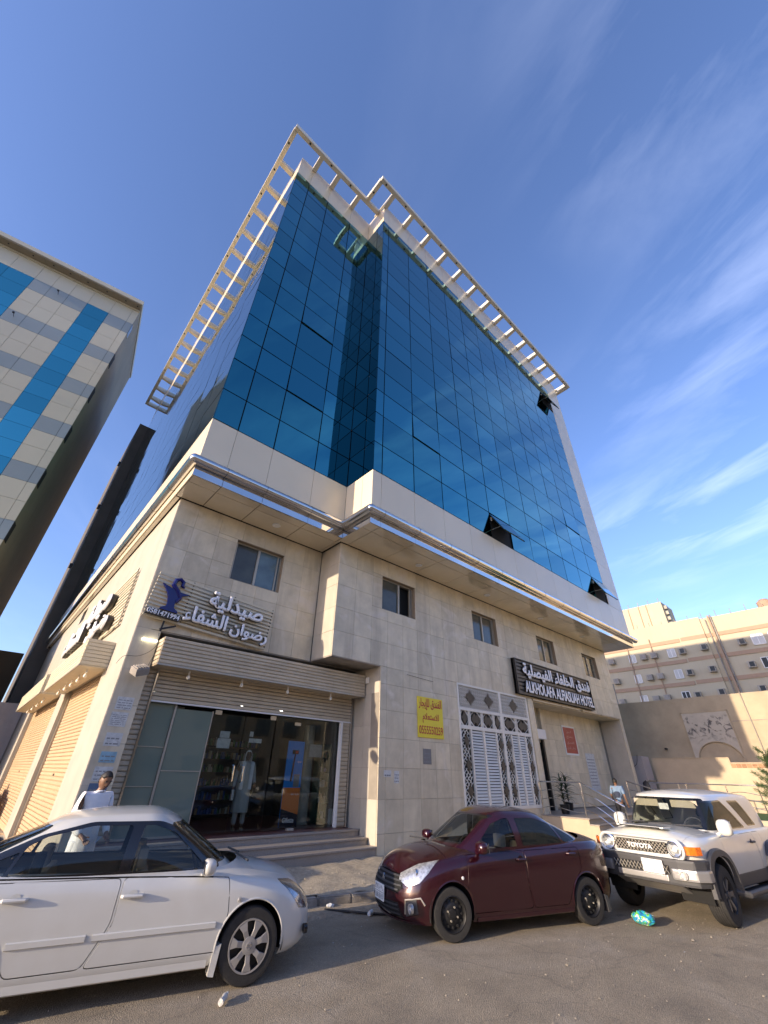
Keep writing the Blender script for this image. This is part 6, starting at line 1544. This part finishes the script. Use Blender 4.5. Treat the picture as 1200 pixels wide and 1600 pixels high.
for s in (1, -1):
    h = empty('headlight'); h.parent = sf; h.location = (2.06, s * .575, .98)
    MB().lathe([(.125, .0), (.122, .045), (.108, .05), (.10, .03), (.001, -.02)], ax='x', n=28, cap=False).build('chrome_ring', M['chrome'], h, smooth=True)
    MB().lathe([(.10, .035), (.07, .05), (.001, .058)], ax='x', n=28, cap=False).build('lens', M['lens'], h, smooth=True)
    MB().lathe([(.03, -.01), (.035, .03), (.001, .035)], ax='x', n=14).build('bulb_shield', M['whitep'], h, smooth=True)
    pts_ = [(2.075, .705), (2.05, .79), (1.99, .865), (1.88, .905)]
    m = MB(); vs = []
    for x, y in pts_: vs += [(x + .012, s * (y + .004), .925), (x + .012, s * (y + .004), 1.035)]
    m.add(vs, [(2 * i, 2 * i + 2, 2 * i + 3, 2 * i + 1) for i in range(3)])
    o = m.build('indicator', M['amber'], sf); md = o.modifiers.new('s', 'SOLIDIFY'); md.thickness = .02
    # bumper corner with silver end cap and fog lamp
    MB().prism([(2.245, s * .50), (2.25, s * .62), (2.17, s * .86), (2.0, s * .97), (1.85, s * .97), (1.92, s * .50)], lambda u, v, d: (u, v, d), .60, .745).build('bumper_end', M['rimsil'], sf, bevel=.03)
    MB().lathe([(.058, 0), (.058, .035), (.045, .035), (.04, .02), (.001, .02)], (2.215, s * .68, .672), ax='x', n=20).build('fog_lamp', M['reflector'], sf, smooth=True)
    # flares
    for wx in SF['axles']:
        vs = []; fs = []; n = 26
        for k in range(n + 1):
            a = -.02 + (math.pi + .04) * k / n; ca, sa = math.cos(a), math.sin(a)
            ca2 = math.copysign(abs(ca) ** .8, ca); sa2 = math.copysign(abs(sa) ** .8, sa)
            for rr2, yy in ((.465, .855), (.475, .955), (.555, .945), (.575, .89)): vs.append((wx + rr2 * ca2, s * yy, .42 + rr2 * sa2))
        for k in range(n):
            for q in range(3): fs.append((4 * k + q, 4 * k + 4 + q, 4 * k + 5 + q, 4 * k + 1 + q))
        MB().add(vs, fs).build('wheel_flare', M['plastic'], sf, smooth=True)
    MB().box(-.86, s * .80 - .05, .42, .86, s * .80 + .085, .60).build('rocker_cladding', M['plastic'], sf, bevel=.02)
    MB().tube([(.95, s * .75, .40), (.80, s * 1.0, .36), (-.80, s * 1.0, .36), (-.95, s * .75, .40)], .045, 10).box(-.8, min(s * .78, s * .98), .345, .8, max(s * .78, s * .98), .365).build('side_step', M['plastic'], sf)
    mirror_(sf, .80, .86, 1.26, s, M['cream_paint'], (.09, .12, .125)); handle(sf, SF, -.40, 1.0, s, M['plastic'], .09)
    MB().box(-2.24, s * .78 - .06, .85, -2.18, s * .78 + .06, 1.10).build('tail_light', M['redlens'], sf, bevel=.01)
    MB().box(.02, s * .92 - .02, .905, .12, s * .92 + .0, .92).build('scuff', M['plate'], sf) if False else None
b = MB().prism([(2.20, -.60), (2.22, 0), (2.20, .60), (2.12, .84), (1.95, .93), (1.75, .93), (1.75, -.93), (1.95, -.93), (2.12, -.84)], lambda u, v, d: (u, v, d), .52, .86); b.build('front_bumper', M['plastic'], sf, bevel=.035)
MB().prism([(2.23, -.42), (2.23, .42), (2.0, .42), (2.0, -.42)], lambda u, v, d: (u, v, d), .565, .64).build('bumper_insert', M['rimsil'], sf, bevel=.01)
MB().box(2.05, -.46, .66, 2.228, .46, .77).build('lower_grille', M['under'], sf)
lm = MB()
for i in range(-7, 8): 
    for s in (1, -1): lm.tube([(2.232, i * .06 - s * .035, .665), (2.232, i * .06 + s * .035, .765)], .005, 4, False)
lm.build('lower_grille_mesh', M['alu'], sf)
MB().prism([(2.12, .52), (1.75, .36), (1.72, .40), (2.10, .55)], lambda u, v, d: (u, d, v), -.55, .55).build('skid_plate', M['rimsil'], sf, bevel=.01)
plate(sf, 2.25, .74, .34, .18, (('١٤٩٥', False), ('د ط ر', False), ('3220', False), ('B Z R', False)), y=.22)
MB().box(1.66, -.42, 1.235, 1.96, .42, 1.262).build('bonnet_scoop', M['cream_paint'], sf, bevel=.015); MB().box(1.955, -.36, 1.238, 1.968, .36, 1.255).build('scoop_slot', M['under'], sf)
for y in (-.5, 0, .5): MB().tube([(1.14, y - .22, 1.26), (1.10, y + .2, 1.275)], .012, 6).build('wiper', M['plastic'], sf)
seats(sf, ((.15, ((.38, .24), (-.38, .24))),), M['seatdk']); steering(sf, .62, .38, 1.2)
MB().box(.70, -.72, .7, 1.05, .72, 1.19).build('dashboard', M['seatdk'], sf, bevel=.03)
MB().box(.72, .12, 1.52, .735, .60, 1.64).build('sun_visor', M['seat'], sf, bevel=.005); MB().box(.72, -.60, 1.52, .735, -.12, 1.64).build('sun_visor', M['seat'], sf, bevel=.005)
MB().box(.80, -.08, 1.48, .812, .10, 1.58).build('hanging_card', M['paper'], sf)
MB().tube([(1.2, -.80, 1.2), (1.1, -.82, 1.6)], .008, 5).build('aerial', M['black'], sf)

# two more parked cars at the frame edges: copies of the sedans with labels of their own
c2 = copy_tree(rs_); c2.name = 'dark_red_sedan'; c2['label'] = 'dark red sedan mostly hidden behind the white sedan at the left edge'; c2.location = (.05, 10.6, .10); c2.rotation_euler = (0, 0, R_(97))
c3 = copy_tree(ws); c3.name = 'pale_sedan'; c3['label'] = 'pale sedan cut off by the right frame edge behind the off-roader'; c3.location = (17.9, 1.75, 0); c3.rotation_euler = (0, 0, R_(168))

# ------------------------------------------------------------------ people
def skin_mesh(nodes, edges, root=0, sub=2):
    me = bpy.data.meshes.new('s'); me.from_pydata([n[0] for n in nodes], edges, []); o = bpy.data.objects.new('s', me); COL.objects.link(o)
    md = o.modifiers.new('k', 'SKIN'); sv = me.skin_vertices[0].data
    for i, n in enumerate(nodes):
        r = n[1]; sv[i].radius = r if isinstance(r, tuple) else (r, r); sv[i].use_root = (i == root)
    sb = o.modifiers.new('u', 'SUBSURF'); sb.levels = sub
    dg = bpy.context.evaluated_depsgraph_get(); dg.update(); out = bpy.data.meshes.new_from_object(o.evaluated_get(dg)); bpy.data.objects.remove(o); bpy.data.meshes.remove(me)
    out.polygons.foreach_set('use_smooth', [True] * len(out.polygons)); return out
def hand(root, wrist, dirv, palmn, s, mat, curl=.5):
    """palm with four bent fingers and a thumb"""
    d = Vector(dirv).normalized(); n = Vector(palmn).normalized(); sd = d.cross(n).normalized(); w = Vector(wrist)
    nodes = [(w, .024), (w + d * .05, (.034, .018)), (w + d * .085, (.036, .016))]; edges = [(0, 1), (1, 2)]
    for k, L in enumerate((.062, .072, .067, .052)):
        b = w + d * .085 + sd * (.028 - .019 * k); nodes.append((b, .010)); edges.append((2, len(nodes) - 1))
        dd = d.copy(); p = b
        for q in range(2):
            dd = (dd * math.cos(curl * .6) + n * math.sin(curl * .6)).normalized(); p = p + dd * L * .5; nodes.append((p, .0085)); edges.append((len(nodes) - 2, len(nodes) - 1))
    p = w + d * .035 + sd * .03 * s; nodes.append((p, .012)); edges.append((1, len(nodes) - 1)); p = p + (d * .6 + sd * s * .6 + n * .3) * .05; nodes.append((p, .010)); edges.append((len(nodes) - 2, len(nodes) - 1))
    return nodes, edges
def head(root, c, face_dir, tilt, beard=True, cover=None, hairmat=None):
    f = Vector(face_dir).normalized(); sd = Vector((-f.y, f.x, 0)).normalized(); up = sd.cross(f) * -1
    if up.z < 0: up = -up
    c = Vector(c)
    rot = Matrix((f, sd, up)).transposed().to_4x4(); rot.translation = c
    bm = bmesh.new(); bmesh.ops.create_uvsphere(bm, u_segments=28, v_segments=20, radius=1)
    for v in bm.verts:
        x, y, z = v.co; w = 1 - .22 * max(0, -z) ** 1.3
        X = x * .096 * (1 if x < 0 else .98); Y = y * .076 * w; Z = z * .118
        if x > 0:
            X += .028 * math.exp(-((y * 5.5) ** 2 + ((z + .12) * 4.2) ** 2))            # nose
            X -= .010 * math.exp(-(((abs(y) - .38) * 6) ** 2 + ((z - .12) * 6) ** 2))     # eye sockets
            X += .006 * math.exp(-((y * 3) ** 2 + ((z + .45) * 7) ** 2)); X += .008 * math.exp(-((y * 3) ** 2 + ((z + .85) * 4) ** 2))
        v.co = (X, Y, Z)
    me = bpy.data.meshes.new('head'); bm.to_mesh(me); bm.free(); me.transform(rot)
    me.polygons.foreach_set('use_smooth', [True] * len(me.polygons)); h = link('head', me, root, M['skin'])
    def T(p): return rot @ Vector(p)
    for s in (1, -1):
        MB().lathe([(.012, -.004), (.012, .003), (.004, .007), (.001, .008)], (0, 0, 0), ax='x', n=10)
        m = MB(); m.lathe([(.001, -.003), (.011, .0), (.008, .006), (.001, .008)], (.082, s * .030, .014), ax='x', n=12); m.lathe([(.005, .0075), (.001, .010)], (.082, s * .030, .014), ax='x', n=8)
        e = m.mesh('eye', True); e.transform(rot); link('eye', e, h, M['plate'] if False else M['eye'])
        m = MB().box(.088, s * .030 - .017, .032, .096, s * .030 + .017, .039); e = m.mesh('brow'); e.transform(rot); link('eyebrow', e, h, M['hair'])
        m = MB().lathe([(.001, -.006), (.016, -.004), (.021, .002), (.012, .007), (.001, .005)], (-.004, s * .074, -.004), ax='y', n=14); e = m.mesh('ear', True); e.transform(rot); link('ear', e, h, M['skin'])
    m = MB().tube([(.083, -.022, -.052), (.091, 0, -.050), (.083, .022, -.052)], .005, 6); e = m.mesh('mouth', True); e.transform(rot); link('mouth', e, h, M['lip'])
    if beard:
        m = MB().tube([(.084, -.028, -.042), (.093, 0, -.036), (.084, .028, -.042)], .006, 6); e = m.mesh('mo', True); e.transform(rot); link('moustache', e, h, M['hair'])
    if cover is None:
        bm = bmesh.new(); bmesh.ops.create_uvsphere(bm, u_segments=28, v_segments=18, radius=1)
        dl_ = [v for v in bm.verts if (v.co.z < .28 and v.co.x > -.1) or v.co.z < -.35 or (v.co.x > .55 and v.co.z < .55)]
        bmesh.ops.delete(bm, geom=dl_, context='VERTS')
        for v in bm.verts:
            k = 1 + .03 * noise.noise(v.co * 6); v.co = Vector((v.co.x * .104 * k, v.co.y * .084 * k, v.co.z * .127 * k + .004))
        me = bpy.data.meshes.new('hair'); bm.to_mesh(me); bm.free(); me.transform(rot); me.polygons.foreach_set('use_smooth', [True] * len(me.polygons))
        o = link('hair', me, h, M['hair']); md = o.modifiers.new('s', 'SOLIDIFY'); md.thickness = .008
    else:
        bm = bmesh.new(); bmesh.ops.create_uvsphere(bm, u_segments=28, v_segments=22, radius=1)
        bmesh.ops.delete(bm, geom=[v for v in bm.verts if v.co.x > .45 and -.85 < v.co.z < .62], context='VERTS')
        for v in bm.verts:
            z = v.co.z; fl2 = max(0, -z); k = 1 + .6 * fl2 ** 1.4
            v.co = Vector((v.co.x * .108 * k, v.co.y * .090 * (1 + 1.0 * fl2 ** 1.5), z * .13 - .22 * fl2 ** 2 + .004))
        me = bpy.data.meshes.new('head_scarf'); bm.to_mesh(me); bm.free(); me.transform(rot); me.polygons.foreach_set('use_smooth', [True] * len(me.polygons))
        o = link('head_scarf', me, h, cover); md = o.modifiers.new('s', 'SOLIDIFY'); md.thickness = .008
    return h
M['eye'] = pm('eye', (.10, .08, .07), .2, var=0, coat=1); M['lip'] = pm('lips', (.16, .06, .045), .5, var=0)
def robe_mesh(prof, n=28, fold=.012, seed=0):
    """prof: (z, rx, ry, cx, cy); a hollow garment with soft folds"""
    vs = []; fs = []
    for i, (z, rx, ry, cx, cy) in enumerate(prof):
        for k in range(n):
            a = 2 * math.pi * k / n; f = 1 + (fold / max(rx, .05)) * math.sin(a * 7 + seed + z * 3) * min(1, max(0, (1.35 - z)) * 1.2)
            vs.append((cx + rx * math.cos(a) * f, cy + ry * math.sin(a) * f, z))
    for i in range(len(prof) - 1):
        for k in range(n): fs.append((i * n + k, i * n + (k + 1) % n, (i + 1) * n + (k + 1) % n, (i + 1) * n + k))
    return MB().add(vs, fs)
def person(lab, loc, rz, J, top, bottom, hd, skin_extra=None, shirt_len=.86, robe=None, scarf=None, beard=True, seed=0):
    """J: joints in metres, facing +x: hip, kneeL/R, ankL/R, shL/R, elL/R, wrL/R, neck, head"""
    t = empty('person', lab, 'person', loc, rz)
    V_ = {k: Vector(v) for k, v in J.items() if isinstance(v, tuple)}
    nodes = [(V_['hip'], (.13, .10)), (V_['hip'] + Vector((0, 0, .18)), (.12, .09)), (V_['chest'], (.14, .10)), (V_['neck'], .052), (V_['head'] - Vector((0, 0, .06)), .05)]
    edges = [(0, 1), (1, 2), (2, 3), (3, 4)]
    for s in 'LR':
        b = len(nodes); nodes += [(V_['hip' + s], .085), (V_['knee' + s], .056), (V_['ank' + s], .038), (V_['toe' + s], .030)]; edges += [(0, b), (b, b + 1), (b + 1, b + 2), (b + 2, b + 3)]
        b = len(nodes); nodes += [(V_['sh' + s], .045), (V_['el' + s], .038), (V_['wr' + s], .026)]; edges += [(2, b), (b, b + 1), (b + 1, b + 2)]
        hn, he = hand(None, V_['wr' + s], V_['wr' + s] - V_['el' + s], J.get('palm' + s, (1, 0, 0)), 1 if s == 'L' else -1, None, J.get('curl', .6))
        b2 = len(nodes); nodes += hn[1:]; edges += [((i + b2 - 1) if i > 0 else b + 2, (j + b2 - 1)) for i, j in he]
    me = skin_mesh(nodes, edges); link('body', me, t, M['skin'])
    # shirt: torso and upper sleeves
    sn = [(V_['hip'] + Vector((0, 0, -.06)), (.165, .13)), (V_['hip'] + Vector((0, 0, .16)), (.15, .115)), (V_['chest'], (.185, .135)), (V_['neck'] - Vector((0, 0, .03)), .075)]; se = [(0, 1), (1, 2), (2, 3)]
    for s in 'LR':
        e = V_['el' + s]; w = V_['wr' + s]; b = len(sn); sn += [(V_['sh' + s], .092), (e.lerp(V_['sh' + s], .12) if J.get('short') else e, .058)]; se += [(2, b), (b, b + 1)]
        if not J.get('short'): sn.append((w.lerp(e, .1), .045)); se.append((b + 1, b + 2))
    link('shirt', skin_mesh(sn, se), t, top)
    if robe: robe_mesh(robe, seed=seed).build('robe', top, t, smooth=True)
    tn = [(V_['hip'] + Vector((0, 0, .03)), (.15, .115))]; te = []
    for s in 'LR':
        b = len(tn); tn += [(V_['hip' + s], .105), (V_['knee' + s], .078), (V_['ank' + s] + Vector((0, 0, .02)), .062)]; te += [(0, b), (b, b + 1), (b + 1, b + 2)]
        m = MB(); a, c = V_['ank' + s], V_['toe' + s]; link('shoe', skin_mesh([(a + Vector((-.05, 0, -.045)), .038), (a.lerp(c, .5) - Vector((0, 0, .02)), .042), (c, .034)], [(0, 1), (1, 2)], sub=1), t, M['darkcloth'] if not J.get('sandal') else M['seat'])
    link('trousers', skin_mesh(tn, te), t, bottom)
    head(t, V_['head'], hd, 0, beard, scarf)
    # collar
    n_ = V_['neck']; MB().tube([(n_.x + .062 * math.cos(a), n_.y + .062 * math.sin(a), n_.z - .015 + .012 * math.cos(a)) for a in [k * math.pi / 8 for k in range(17)]], .014, 6, False).build('collar', top, t, smooth=True)
    return t
base = dict(hip=(0, 0, .95), chest=(.0, 0, 1.33), neck=(.01, 0, 1.50), head=(.03, 0, 1.63),
    hipL=(0, .09, .88), kneeL=(.03, .10, .50), ankL=(0, .10, .09), toeL=(.15, .11, .035), hipR=(0, -.09, .88), kneeR=(.02, -.10, .50), ankR=(0, -.10, .09), toeR=(.15, -.11, .035),
    shL=(0, .18, 1.42), elL=(-.02, .25, 1.14), wrL=(.10, .26, .90), shR=(0, -.18, 1.42), elR=(-.02, -.25, 1.14), wrR=(.10, -.26, .90))
J1 = dict(base); J1.update(head=(.075, .0, 1.625), neck=(.03, 0, 1.50), wrL=(.22, .18, .98), wrR=(.22, -.16, .98))
person('man in a white shirt and white robe looking down behind the white sedan', (1.80, 8.3, .17), R_(-72), J1, M['whitecloth'], M['whitecloth'], (.90, 0, -.42),
       robe=[(.25, .20, .19, 0, 0), (.55, .19, .18, 0, 0), (.85, .175, .165, 0, 0), (1.05, .165, .155, 0, 0), (1.2, .17, .15, 0, 0)])
J2 = dict(base); J2.update(short=1, kneeL=(.16, .09, .53), ankL=(.10, .09, .20), toeL=(.24, .09, .17), kneeR=(-.04, -.09, .50), ankR=(-.18, -.09, .12), toeR=(-.04, -.10, .04), elL=(.05, .25, 1.16), wrL=(.28, .22, 1.02), elR=(-.08, -.24, 1.15), wrR=(-.04, -.28, .90), palmL=(0, -1, 0))
p2 = person('man in a pale blue short sleeved shirt and navy vest walking up the hotel steps', (19.65, 8.15, .35), R_(20), J2, M['bluecloth'], M['darkcloth'], (.95, -.1, -.05)); p2.scale = (.95, .95, .95)
link('vest', skin_mesh([(Vector((.02, 0, 1.0)), (.19, .16)), (Vector((.02, 0, 1.2)), (.185, .16)), (Vector((.01, 0, 1.34)), (.20, .175))], [(0, 1), (1, 2)]), p2, M['navycloth'])
J3 = dict(base); J3.update(sandal=1, kneeR=(.06, -.10, .50), ankL=(-.02, .12, .09), wrL=(.16, .24, .98), wrR=(.05, -.27, .88), curl=1.2)
p3 = person('man in a long pale robe and head cloth standing inside the glass doors', (5.98, 12.15, .69), R_(-98), J3, M['greycloth'], M['greycloth'], (1, 0, -.02),
       robe=[(.38, .23, .21, 0, 0), (.6, .22, .20, 0, 0), (.85, .20, .18, 0, 0), (1.1, .18, .165, 0, 0), (1.25, .18, .155, 0, 0), (1.38, .165, .16, 0, 0)], scarf=M['whitecloth'], seed=2)
for s in (1, -1): MB().prism([(.05, 1.5), (.17, 1.46), (.19, .86), (.11, .86), (.09, 1.3)], lambda u, v, d: (u, s * (.07 + d), v), 0, .09).build('scarf_end', M['whitecloth'], p3, bevel=.02)
MB().prism([(.02, .62), (.16, .64), (.13, .86), (.05, .86)], lambda u, v, d: (u, -.28 + d, v), -.03, .03).build('white_bag', M['paper'], p3, bevel=.012)

# ------------------------------------------------------------------ plants and tree
def strap_plant(lab, x, y, z, n, H, seed):
    t = empty('potted_plant', lab, 'plant', (x, y, z)); rnd = random.Random(seed)
    MB().lathe([(.14, 0), (.18, .26), (.19, .30), (.165, .30), (.16, .26)], n=20).build('pot', M['rimblk'], t, smooth=True)
    MB().tube([(0, 0, .25), (.02, 0, .55), (0, .02, H * .75)], [.03, .025, .015], 8).build('stem', M['bark'], t, smooth=True)
    key = 'strap'
    if key not in _cache:
        vs = []; fs = []
        for i in range(9):
            s = i / 8; w = .032 * math.sin(math.pi * min(1, s * .85 + .15)) ** .7 * (1 - s * .75); x_ = .50 * s; z_ = .30 * s - .42 * s * s
            vs += [(x_, -w, z_ + w * .5), (x_, 0, z_), (x_, w, z_ + w * .5)]
        for i in range(8):
            for q in range(2): fs.append((3 * i + q, 3 * i + 3 + q, 3 * i + 4 + q, 3 * i + 1 + q))
        me = MB().add(vs, fs).mesh('leaf', True); me.materials.append(M['leaf']); _cache[key] = me
    for k in range(n):
        h = .35 + (H - .35) * (k / n); o = bpy.data.objects.new('leaf', _cache[key]); COL.objects.link(o); o.parent = t; o.location = (0, 0, h)
        o.rotation_euler = (rnd.uniform(-.2, .2), R_(rnd.uniform(-62, -5)) * (.4 + .6 * k / n), k * 2.4 + rnd.uniform(-.3, .3)); o.scale = (rnd.uniform(.8, 1.15),) * 3
strap_plant('bushy dark green potted plant left of the railing post at the hotel door', 18.55, 9.85, .80, 44, 1.1, 1)
strap_plant('taller dark green potted plant right of the hotel door', 20.65, 10.75, .80, 44, 1.2, 2)
def conifer(lab, x, y, z, H, R, seed):
    t = empty('evergreen_tree', lab, 'tree', (x, y, z)); rnd = random.Random(seed)
    MB().tube([(0, 0, 0), (.04, .02, H * .4), (.0, .05, H * .8), (.02, .04, H)], [.09, .07, .04, .01], 8).build('trunk', M['bark'], t, smooth=True)
    mb = MB()
    for b in range(30):
        h = H * (.12 + .85 * b / 30); a = rnd.uniform(0, 6.28); L = R * (1 - .6 * b / 30) * rnd.uniform(.7, 1.15); el = R_(rnd.uniform(5, 50))
        d = Vector((math.cos(a) * math.cos(el), math.sin(a) * math.cos(el), math.sin(el))); p0 = Vector((0, 0, h)); br = MB(); br.tube([p0, p0 + d * L * .5, p0 + d * L + Vector((0, 0, L * .1))], [.018, .012, .004], 5); br.build('branch', M['bark'], t)
        for k in range(240):
            s = rnd.uniform(.25, 1.05); q = p0 + d * L * s + Vector((rnd.gauss(0, .06), rnd.gauss(0, .06), rnd.gauss(0, .06))) * (1.25 - s * .6)
            dd = (d + Vector((rnd.gauss(0, .5), rnd.gauss(0, .5), rnd.gauss(.3, .4)))).normalized() * rnd.uniform(.05, .11); w = dd.cross(Vector((rnd.gauss(0, 1), rnd.gauss(0, 1), rnd.gauss(0, 1)))).normalized() * .008
            mb.add([q - w, q + w, q + dd], [(0, 1, 2)])
    me = mb.mesh('crown', fix=False); link('crown', me, t, M['conifer'])
conifer('feathery evergreen tree by the low sand wall at the right edge', 27.2, 4.35, .6, 2.6, 1.1, 4)
# terrace turf and kerb beyond the off-roader
o = structure('turf', MB().box(23.5, -6, .62, 30.9, 7.4, .70), M['turf']); o = structure('terrace_kerb', MB().box(23.2, -6, 0, 23.49, 7.45, .78), M['oldwall2'])
bk = empty('camera_bag', 'black bag slung over the far railing post above the off-roader', 'bag', (24.2, 8.65, 1.7))
bgm = bmesh.new(); bmesh.ops.create_icosphere(bgm, subdivisions=3, radius=1)
for v in bgm.verts:
    k = 1 + .35 * noise.noise(v.co * 2.2); v.co = Vector((v.co.x * .10 * k, v.co.y * .15 * k, v.co.z * .24 * k))
me = bpy.data.meshes.new('bag_body'); bgm.to_mesh(me); bgm.free(); me.polygons.foreach_set('use_smooth', [True] * len(me.polygons)); link('bag_body', me, bk, M['darkcloth']); MB().tube([(0, -.05, .2), (.02, -.2, .24), (0, -.36, .23), (0, -.5, .24)], [.03, .045, .04, .05], 8).build('strap_roll', M['darkcloth'], bk, smooth=True)

# bricks stacked by the farther side shutter
bs = empty('brick_pile', 'heap of orange bricks against the farther side shutter', 'bricks', (1.3, 27.0, .13)); rnd = random.Random(11)
for i in range(9):
    for j in range(6):
        for k in range(2):
            if rnd.random() < .12 or j > 5 - abs(i - 4) * .35: continue
            o = piece('brick', M['brick'], bs, -.15 + k * .28, i * .46 - 2.1, j * .22, .11 + k * .28, i * .46 - 1.66, j * .22 + .20, bev=.012); o.rotation_euler = (rnd.uniform(-.03, .03), rnd.uniform(-.03, .03), rnd.uniform(-.16, .16))

# ------------------------------------------------------------------ litter
def crumple(name, lab, cat, loc, size, mats, seed, n=3):
    bm = bmesh.new(); bmesh.ops.create_icosphere(bm, subdivisions=n, radius=1); rnd = random.Random(seed)
    for v in bm.verts:
        k = 1 + .38 * noise.noise(v.co * 2.3 + Vector((seed, 0, 0))) + .16 * noise.noise(v.co * 6 + Vector((0, seed, 0))); v.co = Vector((v.co.x * size[0] * k, v.co.y * size[1] * k, max(0, (v.co.z * .5 + .5)) * size[2] * k))
    me = bpy.data.meshes.new(name); bm.to_mesh(me); bm.free(); o = link(name, me, None, mats)
    for p in me.polygons:
        if len(mats) > 1: c = p.center; p.material_index = int(abs(noise.noise(Vector((c.x, c.y, c.z)) * 9 + Vector((seed, 3, 1)))) * 8) % len(mats)
    me.polygons.foreach_set('use_smooth', [n > 2] * len(me.polygons)); o.location = loc; return tag(o, lab, cat)
crumple('crumpled_bag', 'crumpled blue and green plastic packet on the road in front of the off-roader', 'litter', (9.25, 3.9, .0), (.12, .17, .15), [pm('packet blue', (.02, .20, .42), .3, coat=.4), pm('packet teal', (.03, .38, .36), .3, coat=.4), pm('packet green', (.18, .5, .05), .3), pm('packet white', (.6, .65, .65), .3)], 3, 4)
bt = empty('plastic_bottle', 'squashed clear plastic bottle lying on the road below the white sedan wheel', 'bottle', (2.93, 5.58, .028)); bt.rotation_euler = (0, 0, R_(48))
MB().lathe([(.001, -.10), (.026, -.098), (.029, -.06), (.024, -.02), (.030, .02), (.027, .05), (.012, .085), (.012, .095)], ax='x', n=16).build('bottle', pm('cloudy plastic', (.62, .60, .55), .25, coat=.5, bump=.8, bscale=60), bt, smooth=True)
MB().lathe([(.014, .095), (.014, .11), (.001, .112)], ax='x', n=12).build('cap', M['whitep'], bt)
crumple('paper_scrap', 'crumpled white tissue lying against the kerb between the two sedans', 'litter', (5.78, 7.70, .0), (.07, .06, .06), [M['paper']], 5, 2)
cp = MB().lathe([(.03, -.06), (.038, .05), (.034, .05), (.028, -.055)], (0, 0, .034), ax='x', n=14); o = tag(cp.build('paper_cup', M['paper'], None, smooth=True), 'white paper cup lying on the road between the two sedans', 'cup'); o.location = (6.05, 6.95, 0); o.rotation_euler = (0, 0, .4)
wire('black rubber hose lying along the kerb in front of the maroon sedan', [(5.6, 7.62, .02), (5.8, 7.35, .02), (6.1, 6.95, .02), (6.5, 6.55, .02), (6.9, 6.2, .02)], .018, 'rubber')
rnd = random.Random(21)
for i, (x, y) in enumerate(((4.7, 7.6), (5.1, 6.7), (6.4, 6.9), (4.9, 7.9), (9.6, 3.0), (10.3, 2.9))):
    pass
sm = MB()
for i in range(30):
    x = rnd.uniform(4.2, 7.5) if i < 20 else rnd.uniform(8, 13); y = rnd.uniform(6.0, 7.6) if i < 20 else rnd.uniform(2.4, 4.4)
    if (Vector((x, y, 0)) - KP).dot(Vector((-KD.y, KD.x, 0))) > -.05: continue
    a = rnd.uniform(0, 3.1); s = rnd.uniform(.008, .022); sm.add([(x + s * math.cos(a), y + s * math.sin(a), .006), (x - s * .4 * math.sin(a), y + s * .4 * math.cos(a), .012), (x - s * math.cos(a), y - s * math.sin(a), .006), (x + s * .5 * math.sin(a), y - s * .5 * math.cos(a), .010)], [(0, 1, 2, 3)])
o = sm.build('paper_bits', M['paper']); o['kind'] = 'stuff'; o['label'] = 'tiny scraps of paper scattered on the road'

vs = []; fs = []
for i in range(150):
    sx = -4 + i * .11
    for q in range(5):
        o_ = -.03 - q * .13 * (1 + .5 * noise.noise(Vector((sx * .9, 0, 7)))); h = (.022 * (1 - q / 4) + .004) * (1 + .6 * noise.noise(Vector((sx * 3, q, 2)))) if q < 4 else -.012
        p = kerb_pt(sx, o_, h); vs.append(tuple(p))
for i in range(149):
    for q in range(4): fs.append((5 * i + q, 5 * i + 5 + q, 5 * i + 6 + q, 5 * i + 1 + q))
o = MB().add(vs, fs).build('sand_drift', pm('gutter sand', (.34, .275, .19), .95, var=.3, scale=14, bump=1, bscale=60, stain=.5), None, True); o['kind'] = 'stuff'; o['label'] = 'pale sand and dust gathered in the gutter along the kerb'
